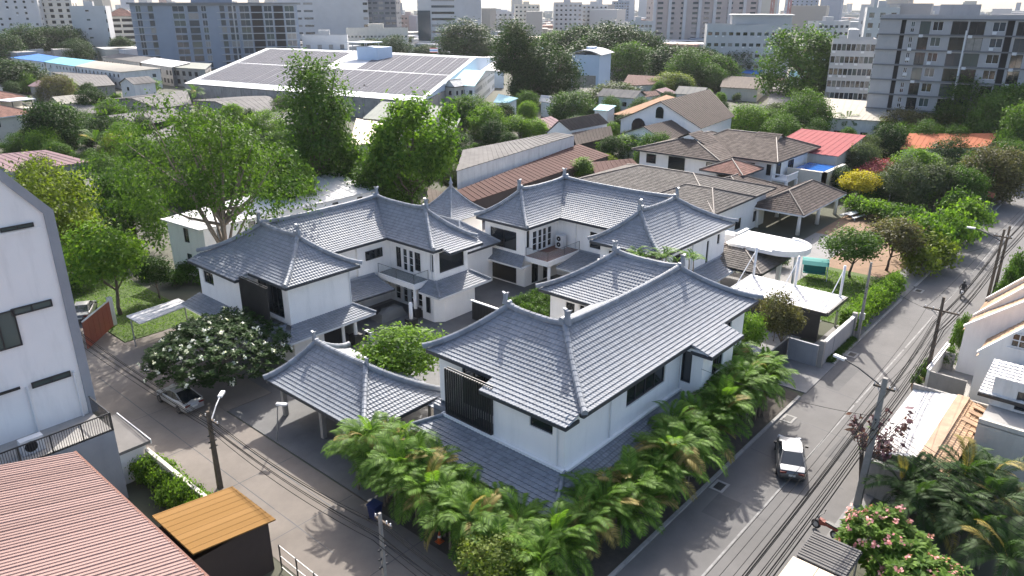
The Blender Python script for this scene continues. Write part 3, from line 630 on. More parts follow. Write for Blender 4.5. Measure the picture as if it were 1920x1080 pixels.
def hip_roof(parent, x0, x1, y0, y1, ze, zr, axis, tile, tw=.5, th=.45, hip=None, p=0., caps='fascia', capm=None, over=0.):
    """hipped roof on a rectangle; hip = inset of the ridge ends (0 -> gable)"""
    if axis == 'x': hw = (y1 - y0) / 2; hip = hw if hip is None else hip; A, B = (x0 + hip, (y0 + y1) / 2), (x1 - hip, (y0 + y1) / 2)
    else: hw = (x1 - x0) / 2; hip = hw if hip is None else hip; A, B = ((x0 + x1) / 2, y0 + hip), ((x0 + x1) / 2, y1 - hip)
    c = rect(x0, x1, y0, y1); mb = MB(); S = lambda *a: slope(mb, *a, zr, ze, p, tw, th, .04, .03)
    if axis == 'x':
        S(A, B, c[0], c[1]); S(B, A, c[2], c[3])
        if hip > 0: S(A, A, c[3], c[0]); S(B, B, c[1], c[2])
        hips = ((A, c[0]), (A, c[3]), (B, c[1]), (B, c[2]))
    else:
        S(B, A, c[3], c[0]); S(A, B, c[1], c[2])
        if hip > 0: S(A, A, c[0], c[1]); S(B, B, c[2], c[3])
        hips = ((A, c[0]), (A, c[1]), (B, c[2]), (B, c[3]))
    o = mb.obj('roof_tiles', M[tile], parent, 'stuff'); capm = M[capm or 'capbrown']
    if math.dist(A, B) > .1: MB().sweep([(*A, zr), (*B, zr)], CAPS).obj('ridge_cap', capm, parent)
    if hip > 0:
        for a, b in hips: MB().sweep(hip_pts(a, b, zr, ze + .03, p, 4), CAPS).obj('hip_cap', capm, parent)
    fascia(parent, [*c, c[0]], ze, .2, m=caps); MB().prism(c, ze - .16, ze - .1).obj('soffit', M['white2'], parent)
    if hip == 0:
        for e in ((0, 3), (1, 2)) if axis == 'x' else ((0, 1), (3, 2)):
            r = A if e[0] == 0 else B; ins = .5 if e[0] == 0 else -.5
            q = [Vector((*c[e[0]], ze)), Vector((*c[e[1]], ze)), Vector((*r, zr - .1))]
            d = Vector((ins, 0, 0)) if axis == 'x' else Vector((0, ins, 0))
            MB().add([v + d for v in q], [(0, 1, 2)]).obj('gable', M['white2'], parent)
M['terrband'] = mat('terracotta_band', (.45, .31, .2), .8, (.3, .19, .12), scale=1.2, stain=.3)
M['capbrown'] = mat('brown_ridge', (.12, .095, .08), .6)
def strip_roof(parent, q, m, width=1.0, name='roof_sheet', rib=.05, th=.08, along=0):
    """sheet roof on a 3D quad q0..q3 (q0-q1 eave, q2-q3 ridge), raised seams between sheets, each sheet its own part"""
    q = [Vector(v) for v in q]
    if along: q = q[1:] + q[:1]
    L = (q[1] - q[0]).length; n = max(1, round(L / width)); n = min(n, 60)
    nr = (q[1] - q[0]).cross(q[3] - q[0]).normalized(); nr = nr if nr.z > 0 else -nr
    for i in range(n):
        a, b = i / n, (i + 1) / n; g = .04
        P = lambda s, t, d=0: (q[0].lerp(q[1], s)).lerp(q[3].lerp(q[2], s), t) + nr * d
        e = (b - a) * .12; mb = MB()
        pts = [(a, rib), (a + e, rib), (a + 1.6 * e, 0), (b - e, 0), (b - .02 * e, .001)]
        vs = [P(s, 0, d) for s, d in pts] + [P(s, 1, d) for s, d in pts] + [P(s, 0, -th) for s, d in pts] + [P(s, 1, -th) for s, d in pts]; k = len(pts)
        fs = [(j, j + 1, k + j + 1, k + j) for j in range(k - 1)] + [(2 * k + j, 3 * k + j, 3 * k + j + 1, 2 * k + j + 1) for j in range(k - 1)]
        fs += [(j, 2 * k + j, 2 * k + j + 1, j + 1) for j in range(k - 1)] + [(k + j, k + j + 1, 3 * k + j + 1, 3 * k + j) for j in range(k - 1)]
        fs += [(0, k, 3 * k, 2 * k), (k - 1, 3 * k - 1, 4 * k - 1, 2 * k - 1)]
        mb.add(vs, fs, RR.random()).obj(name, M[m], parent)
def W3(px, py, z): return (*G(px, py, z), z)
def ccw(poly):
    a = sum(poly[i][0] * poly[(i + 1) % len(poly)][1] - poly[(i + 1) % len(poly)][0] * poly[i][1] for i in range(len(poly)))
    return poly if a > 0 else poly[::-1]
def inset(poly, d):
    c = np.mean(np.array(poly), 0); out = []
    for p in poly:
        v = np.array(p) - c; out.append(tuple(np.array(p) - v / np.linalg.norm(v) * d * 1.35))
    return out
def shed(name, label, cat, q, wm='white2', rm='gravroof', win=None, group=None, width=1.1, gable=False, ins=.5, fl=3.0, along=0):
    """mono-pitch or gabled sheet-roofed building. q = eave0, eave1, top1, top0 in 3D; gable mirrors the pitch about the top edge"""
    t = thing(name, label, cat, (0, 0, 0), 0, group)
    strip_roof(t, q, rm, width, along=along)
    base = [q[0][:2], q[1][:2], q[2][:2], q[3][:2]]
    if gable:
        b0 = (2 * q[3][0] - q[0][0], 2 * q[3][1] - q[0][1], q[0][2]); b1 = (2 * q[2][0] - q[1][0], 2 * q[2][1] - q[1][1], q[1][2])
        strip_roof(t, [b1, b0, q[3], q[2]], rm, width, along=along); base = [q[0][:2], q[1][:2], b1[:2], b0[:2]]
        for e0, e1, r in ((q[0], b0, q[3]), (q[1], b1, q[2])):
            c = Vector(q[2]) - Vector(q[3]); c.z = 0; c.normalize(); s = 1 if r is q[3] else -1
            MB().add([Vector(v) + c * s * ins - Vector((0, 0, .15)) for v in (e0, e1, r)], [(0, 1, 2)]).obj('gable', M[wm], t)
    base = inset(ccw(base), ins); zt = min(q[0][2], q[1][2]) - .1
    walls(t, base, 0, zt, wm, win, fl)
    if not gable and abs(q[2][2] - q[0][2]) > .3:
        bb = ccw([q[0][:2], q[1][:2], q[2][:2], q[3][:2]]); zz = {tuple(v[:2]): v[2] for v in q}; n = 4
        for i in range(4):
            a, b = bb[i], bb[(i + 1) % 4]; ia, ib = base[i], base[(i + 1) % 4]
            MB().quad((*ia, zt), (*ib, zt), (*ib, zz[b] - .13), (*ia, zz[a] - .13)).obj('wall_top', M[wm], t)
    return t

# ------------------------------------------------------------------ plot across the gate: car canopy, oval canopy, porch
cc = thing('car_canopy', 'white ribbed car canopy hung from three white masts over dark walls', 'canopy')
strip_roof(cc, [(65.0, 28.9, 3.0), (65.0, 19.5, 3.0), (70.2, 19.5, 3.12), (70.2, 28.9, 3.12)], 'whitemetal', .62)
MB().box(64.85, 64.98, 19.4, 29.0, 2.75, 3.08).box(64.98, 70.2, 19.28, 19.46, 2.75, 3.12).obj('edge_beam', M['black'], cc)
for y in (28.5, 24.2, 19.9):
    MB().tube([(69.8, y, 0), (69.8, y, 6.2)], .12, 12).obj('mast', M['frame_w'], cc, smooth=True); MB().tube([(69.8, y, 5.9), (65.6, y, 3.1)], .05, 6).obj('stay_rod', M['frame_w'], cc)
wl = thing('boundary_wall', 'black wall closing the car canopy towards the palm house', 'wall'); MB().box(65.2, 65.4, 20.0, 29.4, 0, 2.6).obj('panel', M['black'], wl); MB().box(65.4, 69.5, 28.9, 29.1, 0, 2.7).obj('panel', M['black'], wl)
gw = thing('boundary_wall', 'slate grey panelled boundary wall with white coping beside the driveway', 'wall')
for i in range(3): MB().box(60.3 + i * 2.65, 62.9 + i * 2.65, 17.82 - .02 * (i % 2), 18.0, 0, 2.1).obj('wall_panel', M['greywall'], gw)
MB().box(60.2, 68.4, 17.76, 18.06, 2.1, 2.25).obj('coping', M['white2'], gw)
for x in (60.2, 68.3): MB().box(x - .2, x + .2, 17.7, 18.1, 0, 2.5).obj('pier', M['concrete'], gw)
gt = thing('driveway_gate', 'dark metal sliding gate across the concrete driveway', 'gate')
for i in range(12): MB().box(55.0 + i * .42, 55.4 + i * .42, 20.7, 20.75, .05, 2.0).obj('board', M['black'], gt)
MB().box(54.9, 60.1, 20.68, 20.78, 2.0, 2.08).obj('top_rail', M['concrete'], gt); MB().box(54.6, 54.9, 20.5, 20.95, 0, 2.3).obj('gate_post', M['greywall'], gt); MB().box(60.0, 60.2, 18.15, 20.67, 0, 2.0).obj('gate_post', M['greywall'], gt)
oc = thing('oval_canopy', 'white flat concrete canopy with rounded end on a slim column', 'canopy')
def stadium(x0, x1, y0, y1, r): 
    cy = y0 + r; c = (x0 + x1) / 2
    return [(x1, y1), (x0, y1)] + [(c - (x1 - x0) / 2 * math.cos(a), cy - r * math.sin(a)) for a in np.linspace(0, math.pi, 20)]
MB().prism(stadium(74.6, 80.4, 25.9, 34.0, 2.9), 4.1, 4.5).obj('slab', M['white'], oc)
po = stadium(74.6, 80.4, 25.9, 34.0, 2.9); pi = stadium(74.85, 80.15, 26.2, 33.8, 2.65); mb = MB()
for i in range(2, len(po) - 1): mb.add([(*po[i], 4.5), (*po[i + 1], 4.5), (*pi[i + 1], 4.5), (*pi[i], 4.5), (*po[i], 4.72), (*po[i + 1], 4.72), (*pi[i + 1], 4.72), (*pi[i], 4.72)], [(4, 5, 6, 7), (0, 1, 5, 4), (2, 3, 7, 6)])
mb.obj('rim', M['white'], oc); MB().tube([(76.5, 26.9, 0), (76.5, 26.9, 4.1)], .13, 12).obj('column', M['white'], oc, smooth=True); MB().tube([(78.5, 33, 0), (78.5, 33, 4.1)], .13, 12).obj('column', M['white'], oc, smooth=True)
pr = thing('porch', 'grey tiled hipped porch on white posts under the oval canopy', 'porch'); hip_roof(pr, 71, 78.6, 28.2, 37.5, 3.0, 4.2, 'y', 'greytile', .4, .36, caps='black')
for x, y in ((71.8, 29), (77.8, 29), (77.8, 36.7)): MB().box(x - .2, x + .2, y - .2, y + .2, 0, 2.85).obj('post', M['white'], pr)
# ---- brown carport and brown-roofed villa
bc = thing('carport', 'brown tiled hipped carport on white columns beside garden path', 'carport'); hip_roof(bc, 96.4, 112.6, 33.6, 41.2, 3.0, 5.1, 'x', 'browntile', .42, .4, caps='frame_w')
for x in (97.5, 104.5, 111.6):
    for y in (34.5, 40.3): MB().tube([(x, y, 0), (x, y, 2.86)], [.28, .2], 10).obj('column', M['white'], bc, smooth=True)
vl = thing('villa', 'white two-storey villa with brown tiled roof, small gables and baluster balcony', 'villa')
walls(vl, rect(109.5, 125, 52.6, 67), 0, 5.9, 'white', None); walls(vl, rect(114.2, 130, 45.6, 60), 0, 5.9, 'white', None)
for pl_, args in (((109.5, 67, 109.5, 52.6), [(1.4, 3.2, 3.9, 5.4, 'plain'), (5.6, 8.6, 3.2, 5.5, 'plain'), (12.4, 13.4, 4.1, 5.4, 'plain'), (2, 5, .8, 2.4, 'dark')]), ((114.2, 52.6, 114.2, 45.6), [(2.0, 4.0, 3.6, 5.3, 'plain'), (6.0, 6.7, 3.7, 5.4, 'plain')]), ((114.2, 45.6, 130, 45.6), [(1.2, 2.8, 3.2, 5.4, 'plain'), (6, 8, 3.4, 5.2, 'dark')])):
    a, u, n, Ln = frame_of(pl_[:2], pl_[2:])
    for o in args: window(vl, lambda uu, z, d, a=a, u=u, n=n: a + u * uu + n * (d) + Vector((0, 0, z)), *o, -.06, True)
hip_roof(vl, 108.4, 126, 51.8, 68, 6.0, 8.3, 'x', 'browntile', .5, .45, hip=5.2); hip_roof(vl, 113.1, 131, 44.5, 62, 6.06, 8.7, 'y', 'browntile', .5, .45, hip=4.4)
MB().add([(112.9, 56.6, 7.3), (112.9, 63.2, 7.3), (112.9, 59.9, 8.7), (116, 59.9, 8.7), (116, 56.6, 7.3), (116, 63.2, 7.3)], [(0, 2, 1)]).obj('gable', M['white'], vl)
mb = MB(); slope(mb, (112.6, 59.9), (117, 59.9), (112.6, 56.2), (117, 56.2), 8.95, 7.2, 0, .5, .45, .04, .03); slope(mb, (117, 59.9), (112.6, 59.9), (117, 63.6), (112.6, 63.6), 8.95, 7.2, 0, .5, .45, .04, .03); mb.obj('gable_tiles', M['browntile'], vl, 'stuff')
MB().add([(119.2, 48.2, 7.6), (124.8, 48.2, 7.6), (122, 48.2, 8.8)], [(0, 1, 2)]).obj('gable', M['white'], vl)
mb = MB(); slope(mb, (122, 47.8), (122, 52), (119, 47.8), (119, 52), 9.0, 7.5, 0, .5, .45, .04, .03); slope(mb, (122, 52), (122, 47.8), (125, 52), (125, 47.8), 9.0, 7.5, 0, .5, .45, .04, .03); mb.obj('gable_tiles', M['browntile'], vl, 'stuff')
hip_roof(vl, 98, 111.5, 41.6, 53.5, 2.9, 5.0, 'x', 'browntile', .42, .4, hip=5.6); hip_roof(vl, 105.6, 113, 46.6, 53.8, 4.9, 6.4, 'x', 'redtile', .42, .4)
for x, y in ((99, 42.6), (110.5, 42.6), (99, 52.5)): MB().box(x - .3, x + .3, y - .3, y + .3, 0, 2.8).obj('column', M['white'], vl)
bl = thing('balcony', 'white balcony with balusters on the villa corner above the pool', 'balcony')
MB().box(114.3, 118.5, 43.2, 45.58, 2.9, 3.2).obj('slab', M['white'], bl); MB().box(114.2, 118.6, 43.1, 43.3, 3.9, 4.05).box(114.2, 114.4, 43.3, 45.58, 3.9, 4.05).obj('rail', M['white'], bl)
for i in range(11): MB().tube([(114.4 + i * .4, 43.2, 3.2), (114.4 + i * .4, 43.2, 3.9)], .07, 6).obj('baluster', M['white'], bl)
for x in (114.4, 118.4): MB().box(x - .2, x + .2, 43.1, 43.5, 0, 2.9).obj('column', M['white'], bl)
pool = thing('swimming_pool', 'raised blue tiled swimming pool below the red-roofed house', 'pool'); M['water'] = mat('pool_water', (.03, .16, .5), .08, (.02, .11, .4), scale=.8)
MB().box(119.6, 127.5, 39.6, 44.8, 3.2, 3.85).box(119, 128, 39, 39.6, 0, 4.3).box(119, 119.6, 39, 45.2, 0, 4.3).obj('basin', M['cream'], pool); MB().quad((119.6, 39.6, 3.95), (127.5, 39.6, 3.95), (127.5, 44.8, 3.95), (119.6, 44.8, 3.95)).obj('water', M['water'], pool)
M['redmetal'] = mat('faded_red_metal_roof', (.33, .10, .10), .95, (.27, .085, .085), scale=.5, spec=.1, stain=.3, stain_c=(.3, .17, .15)); M['orangeroof'] = mat('orange_metal_roof', (.42, .15, .08), .95, (.36, .13, .07), scale=.5, spec=.1)
shed('house', 'cream house with faded red sheet roof behind the pool', 'house', [(128, 52.6, 5.4), (128, 40.4, 5.4), (145.3, 41.6, 6.6), (145.3, 53.4, 6.6)], 'cream', 'redmetal', (3, 1.6, 1.4, 'white'))
shed('house', 'pale blue walled house with orange sheet roof past the garden trees', 'house', [W3(1688, 279, 4.2), W3(1851, 276, 4.2), W3(1873, 250, 5.4), W3(1705, 250, 5.4)], 'bluewall' if 'bluewall' in M else 'white2', 'orangeroof', None)
# ---- grey tiled house behind the back house
gh = thing('house', 'grey-brown tiled hipped house with white porch steps behind the back house', 'house')
walls(gh, rect(83.4, 100, 40.4, 63), 0, 4.9, 'white', (4, 1.8, 1.5, 'dark')); hip_roof(gh, 82.4, 101, 39.5, 64, 5.0, 7.4, 'y', 'greytile', .42, .4, hip=8); hip_roof(gh, 82.3, 94, 39.4, 50, 5.05, 6.7, 'y', 'greytile', .42, .4, hip=3.4)
MB().box(81.3, 83.3, 36.8, 39.6, 0, 3.1).obj('porch_block', M['white'], gh); MB().box(80.2, 83.3, 35.2, 35.6, 2.6, 3.9).box(80.2, 80.5, 35.6, 39, 2.6, 3.6).obj('parapet', M['white'], gh)
for i in range(5): MB().box(79 - i * .5, 79.5 - i * .5, 35, 37, 0, 2.4 - i * .45).obj('step', M['white'], gh)
# pagoda-roofed pavilion joining the left and back houses
pv = thing('pavilion', 'small pavilion with pointed blue-grey roof and finial between left and back houses', 'pavilion')
walls(pv, rect(56.5, 61.5, 58.5, 63.5), 0, 6.1, 'white', None); mb = MB()
ap = (59.0, 61.0)
for a, b in zip(rect(55.8, 62.2, 57.8, 64.2), rect(55.8, 62.2, 57.8, 64.2)[1:] + rect(55.8, 62.2, 57.8, 64.2)[:1]): slope(mb, ap, ap, a, b, 9.3, 6.2, .6)
mb.obj('roof_tiles', M['tile'], pv, 'stuff')
for c in rect(55.8, 62.2, 57.8, 64.2): MB().caps(hip_pts(ap, c, 9.3, 6.25, .6), CAPS).obj('hip_cap', M['ridgetile'], pv, 'stuff')
MB().tube([(59, 61, 9.2), (59, 61, 9.5), (59, 61, 9.7), (59, 61, 9.9), (59, 61, 10.4)], [.3, .14, .26, .14, .02], 10).obj('roof_finial', M['ridge'], pv, smooth=True)
lk = thing('link_roof', 'low blue-grey tiled link roof between the pavilion and left house', 'roof'); hip_roof(lk, 51.8, 58, 52.5, 62, 4.6, 7.0, 'y', 'tile', .28, .33, capm='ridge')
walls(lk, rect(52.4, 57.5, 53.2, 61.5), 0, 4.5, 'white', None)
# black fence and gate inside the courtyard, deck planter
bf = thing('fence', 'black slatted fence panel inside the courtyard beside the planted deck', 'fence')
for i in range(18): MB().box(48.2, 48.26, 43.8 + i * .2, 43.97 + i * .2, 0, 1.95).obj('slat', M['black'], bf)
MB().box(48.1, 48.35, 43.7, 47.5, 1.95, 2.05).obj('top_rail', M['frame_w'], bf)
dk = thing('planted_deck', 'raised white-edged deck planter in the courtyard', 'planter'); MB().box(49.2, 53.6, 39.5, 44.5, 0, 1.2).obj('box', M['white2'], dk); MB().box(49.4, 53.4, 39.7, 44.3, 1.2, 1.24).obj('soil_bed', M['soil'], dk)

# ------------------------------------------------------------------ left: white gabled block, podium, annex, sheds
tb = thing('apartment_block', 'tall white gabled block with grey roof edge and slit windows by the alley', 'building')
X1, Y0 = 13.95, 47.2; Z0, Z1 = 4.87, 17.95
sl = 1.29; tp = lambda x: Z1 + (X1 - x) * sl
ops = []
P_ = lambda uu, z, d: Vector((-1 + uu, Y0 - d, z))
wall(tb, (-2, Y0), (X1 - .5, Y0), Z0, Z1 - .9, [(13.1, 14.45, 14.05 + 1.9, 14.8 + 1.9, 'plain')] if False else [])
def px_win(px0, px1, py0, py1, st='dark'):
    d = lambda px, py: _F + _R * (px - 960) / FPX - _U * (py - 540) / FPX
    out = []
    for px, py in ((px0, py0), (px1, py1)):
        r = d(px, py); t = Y0 / r[1]; out.append((t * r[0], CAM_H + t * r[2]))
    (xa, za), (xb, zb) = out; a, b = sorted((za, zb))
    window(tb, lambda uu, z, dd: Vector((uu, Y0 - dd - .03, z)), min(xa, xb), max(xa, xb), a, b, st, -.03, True)
for w_ in ((0, 61, 436, 416, 'green'), (22, 95, 593, 560, 'green'), (60, 130, 728, 694, 'green'), (-30, 36, 750, 724, 'green'), (-25, 25, 665, 580, 'green')): px_win(*w_)
MB().add([(-2, Y0 + .01, Z1 - .9), (X1 - .5, Y0 + .01, Z1 - .9), (X1 - .5, Y0 + .01, tp(X1)), (-2, Y0 + .01, tp(-2))], [(0, 1, 2, 3)]).obj('gable', M['white'], tb)
mb = MB(); mb.add([(X1 - .52, Y0 - .12, Z0), (X1, Y0 - .12, Z0), (X1, Y0 - .12, Z1), (X1 - .52, Y0 - .12, Z1 - .1), (-2, Y0 - .12, tp(-2)), (-2, Y0 - .12, tp(-2) - .75)], [(0, 1, 2, 3), (3, 2, 4, 5)])
mb.add([(X1, Y0 - .12, Z0), (X1, Y0 + 14, Z0), (X1, Y0 + 14, Z1), (X1, Y0 - .12, Z1), (-2, Y0 - .12, tp(-2)), (-2, Y0 + 14, tp(-2))], [(0, 1, 2, 3), (3, 2, 5, 4)])
mb.add([(X1 - .52, Y0 - .12, Z0), (X1 - .52, Y0 - .12, Z1 - .1), (X1 - .52, Y0, Z1 - .1), (X1 - .52, Y0, Z0), (-2, Y0 - .12, tp(-2) - .75), (-2, Y0, tp(-2) - .75)], [(0, 1, 2, 3), (1, 4, 5, 2)]); mb.obj('grey_edge', M['greywall'], tb)
MB().box(-2, X1 - .8, Y0 - .05, Y0 - .002, Z1 - 1.0, Z1 - .8).obj('string_course', M['white'], tb)
for px, pt, pb in ((137, 700, 775), (50, 728, 815)):
    x_ = (lambda r: r[0] * Y0 / r[1])(_F + _R * (px - 960) / FPX - _U * (pt - 540) / FPX); MB().tube([(x_, Y0 - .1, Z0), (x_, Y0 - .1, Z0 + 3.1)], .07, 8).obj('drain_pipe', M['frame_w'], tb)
X1 = 13.6
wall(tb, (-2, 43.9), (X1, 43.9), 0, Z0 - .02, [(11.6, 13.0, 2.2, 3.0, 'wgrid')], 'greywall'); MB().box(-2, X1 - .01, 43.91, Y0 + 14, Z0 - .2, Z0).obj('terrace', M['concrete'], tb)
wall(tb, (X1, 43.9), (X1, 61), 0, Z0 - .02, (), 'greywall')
rl = thing('railing', 'black barred terrace railing below the white block', 'railing')
MB().box(-2, X1, 43.92, 43.98, Z0 + 1.15, Z0 + 1.22).box(-2, X1, 43.92, 43.98, Z0 + .02, Z0 + .1).box(X1 - .06, X1, 43.981, Y0 - .2, Z0 + 1.15, Z0 + 1.22).obj('rail', M['black'], rl)
bm = MB().box(-.012, .012, -.012, .012, Z0, Z0 + 1.18).mesh('baluster', M['black']); 
for i in range(90):
    o = link('baluster', bm, rl); o.location = (X1 - .1 - i * .13, 43.95, 0)
for i in range(8): MB().box(X1 - .05 - i * 1.65, X1 + .01 - i * 1.65, 43.9, 44.0, Z0 + .001, Z0 + 1.2).obj('post', M['black'], rl)
for i in range(20):
    o = link('baluster', bm, rl); o.location = (X1 - .03, 44.1 + i * .15, 0)
for x, lab in ((9.6, 'grey air conditioner unit standing on the terrace behind bars'), (6.3, 'air conditioner with white cover on the terrace behind bars')):
    a_ = thing('air_conditioner', lab, 'air conditioner', (x, 45.1, Z0)); MB().box(-.6, .6, -.25, .25, 0, .9).obj('casing', M['frame_w'], a_); MB().tube([(-.1, -.26, .45), (-.1, -.252, .45)], .34, 16).obj('fan', M['dark'], a_)
an = thing('annex', 'low annex with grey flat roof beside the terrace block', 'annex'); MB().box(13.75, 15.95, 45.1, 50.2, 2.35, 2.55).obj('roof', M['gravroof'], an); wall(an, (14.0, 45.4), (15.7, 45.4), 0, 2.35, (), 'white'); wall(an, (15.7, 45.4), (15.7, 50), 0, 2.35, (), 'white')
MB().box(15.94, 16.0, 45.08, 50.2, 2.3, 2.62).obj('roof_edge', M['frame_w'], an)
gwl = thing('garden_wall', 'white rendered garden wall overgrown with creeper along the alley', 'wall'); MB().box(15.55, 15.8, 36.0, 45.3, 0, 2.0).obj('wall', M['cream'], gwl)
M['pink'] = tile_mat('salmon_metal_roof', (.255, .17, .15), .75, .1, .2); M['ochre'] = tile_mat('ochre_metal_roof', (.215, .118, .038), .85, .1, .1)
ps = thing('warehouse', 'house with large salmon pink ribbed metal roof next to ochre shed', 'warehouse')
q0 = [(10.6, 41.2, 6.0), (10.6, 14.0, 6.0), (-6, 14.0, 10.3), (-6, 41.2, 10.3)]
for i in range(36):
    ya = 41.2 - i * .756; mb = MB(); S_n = [(0, .0), (.1, 0), (.13, .045), (.19, .045), (.22, 0), (.34, 0), (.37, .045), (.43, .045), (.46, 0), (.58, 0), (.61, .06), (.69, .06), (.72, 0), (.754, 0)]
    vs = [(10.6, ya - s, 6.0 + d) for s, d in S_n] + [(-6, ya - s, 10.3 + d) for s, d in S_n]; k = len(S_n)
    mb.add(vs, [(j, j + 1, k + j + 1, k + j) for j in range(k - 1)], RR.random()).obj('roof_sheet', M['pink'], ps)
MB().box(10.55, 10.68, 14, 41.2, 5.85, 6.03).obj('gutter', M['redtile'], ps); walls(ps, rect(-6, 10.2, 14, 40.9), 0, 5.85, 'dirt_shade_wall', None)
os_ = thing('shed', 'small shed with ochre corrugated roof and dark brown walls by the alley', 'shed')
strip_roof(os_, [(16.4, 35.5, 3.3), (16.4, 31.1, 3.3), (11.9, 31.1, 3.9), (11.9, 35.5, 3.9)], 'ochre', .5, rib=.02); M['brownwall'] = mat('dark_brown_wall', (.055, .04, .036), .8)
walls(os_, rect(10.7, 16.1, 31.4, 35.2), 0, 3.25, 'brownwall', None)
bs = thing('fence', 'white mesh fence panel on steel posts next to brown shed', 'fence')
for i in range(4): MB().box(16.3, 16.36, 31 - i * 1.6, 31.06 - i * 1.6, 0, 1.7).obj('post', M['black'], bs)
for z in (.2, .95, 1.65): MB().tube([(16.33, 31, z), (16.33, 26.2, z)], .02, 6).obj('rail', M['steel'], bs)
# red gate at the head of the alley and the white canopy by it
rg = thing('gate', 'tall brick-red sheet metal gate at the end of the alley', 'gate'); M['redgate'] = mat('brick_red_paint', (.26, .055, .035), .6, (.2, .045, .03), scale=.8, stain=.2)
g0, g1 = Vector((*G(165, 655), 0)), Vector((*G(215, 610), 0)); u = (g1 - g0).normalized(); Lg = (g1 - g0).length
for i in range(6): 
    a = g0 + u * (Lg * i / 6); b = g0 + u * (Lg * (i + .97) / 6); n = Vector((u.y, -u.x, 0)) * .04
    MB().prism([(a - n)[:2], (b - n)[:2], (b + n)[:2], (a + n)[:2]], .05, 2.6).obj('gate_panel', M['redgate'], rg)
MB().cbox((g0 + u * Lg / 2 + Vector((0, 0, 2.66))), Lg, .12, .1, (0, 0, math.atan2(u.y, u.x))).obj('top_rail', M['white2'], rg)
MB().box(g1.x - .2, g1.x + .2, g1.y - .2, g1.y + .2, 0, 2.9).obj('gate_post', M['white2'], rg)
wc = thing('canopy', 'narrow white sheet canopy beside the left lawn', 'canopy'); strip_roof(wc, [W3(237, 593, 2.6), W3(262, 607, 2.6), W3(358, 570, 2.6), W3(335, 560, 2.6)], 'whitemetal', 1.0)
for px, py in ((245, 600), (345, 566)): 
    x, y = G(px, py, 2.6); MB().tube([(x, y, 0), (x, y, 2.5)], .06, 8).obj('post', M['steel'], wc)
# ------------------------------------------------------------------ right of the road: gabled row houses, tiled sheds
for i, (x0, x1, ya, za, s, lab) in enumerate(((62.4, 66.9, 7.1, 4.0, 1.12, 'row house with white sloping parapet above the small walled yard'), (67.0, 70.9, 9.0, 4.1, .87, 'row house with brown tile strip and white sloping parapet beside the pole'), (71.0, 76.4, 9.0, 3.8, 1.1, 'row house with lowest white parapet and tan tiled eave by twin poles'))):
    t = thing('row_house', lab, 'house', group=None); yb = 2.4; yc = 2 * yb - ya; zp = za + (ya - yb) * s; xx = x0
    for xx, nm in ((x0, 'parapet'),) + (((x1 - .3, 'parapet'),) if i == 2 else ()):
        MB().prism_x([(ya, 0), (ya, za), (yb, zp), (yc, za), (yc, 0)], xx, xx + .3).obj(nm, M['white'], t)
        MB().sweep([(xx + .1, ya + .1, za + .02), (xx + .1, yb, zp + .02)], [(-.22, -.06), (-.22, .1), (.22, .1), (.22, -.06)]).obj('coping', M['white'], t); MB().sweep([(xx + .1, yb - .001, zp + .02), (xx + .1, yc, za + .02)], [(-.22, -.06), (-.22, .1), (.22, .1), (.22, -.06)]).obj('coping', M['white'], t)
    mb = MB(); slope(mb, (x0 + .3, yb), (x1 - .02, yb), (x0 + .3, ya + .2), (x1 - .02, ya + .2), zp - .55, za - .5, 0, .3, .35); slope(mb, (x1 - .02, yb), (x0 + .3, yb), (x1 - .02, yc), (x0 + .3, yc), zp - .55, za - .5, 0, .3, .35); mb.obj('roof_tiles', M['terrtile'], t, 'stuff')
    wall(t, (x0, yc + .3), (x1, yc + .3), 0, za - .5, ())
    wall(t, (x1, ya - .3), (x0, ya - .3), 0, za - .5, ())
    if i == 0: window(t, lambda uu, z, d: Vector((62.4 - d, 7.1 - uu, z)), 1.8, 2.8, 5.2, 6.3, 'wgrid', -.08, True); MB().box(62.25, 62.39, 4.1, 5.5, 5.0, 5.1).obj('sill', M['white'], t)
yw = thing('yard_wall', 'low grey walls round a small concrete yard across the road', 'wall')
MB().box(62.0, 68.6, 10.0, 10.2, 0, 1.7).obj('wall', M['white2'], yw); MB().box(62.0, 62.2, 7.4, 9.99, 0, 1.6).obj('wall', M['concrete'], yw); MB().box(66.8, 66.99, 9.2, 9.99, 0, 1.6).obj('wall', M['concrete'], yw); MB().box(62.0, 68.6, 10.2, 10.28, 1.72, 1.8).obj('coping', M['white'], yw)
slab('small_yard', 62.2, 67, 7.0, 10, .06, 'concrete')
wm = thing('water_pump', 'black pump on white plinth inside the small yard', 'pump', (63.3, 8.2, .06)); MB().box(-.5, .5, -.5, .5, 0, .25).obj('plinth', M['white'], wm); MB().tube([(0, 0, .25), (0, 0, .7)], [.22, .2], 12).obj('motor', M['black'], wm)
wt = thing('tiled_shed', 'low shed with whitewashed tile roof and terracotta edge by bougainvillea', 'shed')
mb = MB(); slope(mb, (55.4, 6.9), (45.0, 6.9), (55.4, 9.7), (45.0, 9.7), 3.3, 2.7, 0, .32, .34); mb.obj('roof_tiles', M['whitetile'], wt, 'stuff')
mb = MB(); slope(mb, (45.0, 6.3), (55.4, 6.3), (45.0, 5.1), (55.4, 5.1), 3.3, 2.8, 0, .32, .34); mb.obj('roof_tiles', M['terrtile'], wt, 'stuff')
MB().box(45.0, 55.4, 6.2, 6.95, 3.15, 3.42).obj('ridge_band', M['terrband'] if 'terrband' in M else M['terrtile'], wt); MB().box(55.4, 55.6, 5.0, 9.8, 0, 3.2).obj('end_wall', M['concrete'], wt)
wall(wt, (45.2, 9.5), (45.2, 5.2), 0, 2.6, (), 'dirt_shade_wall'); wall(wt, (55.4, 9.5), (45.2, 9.5), 0, 2.6, (), 'dirt_shade_wall')
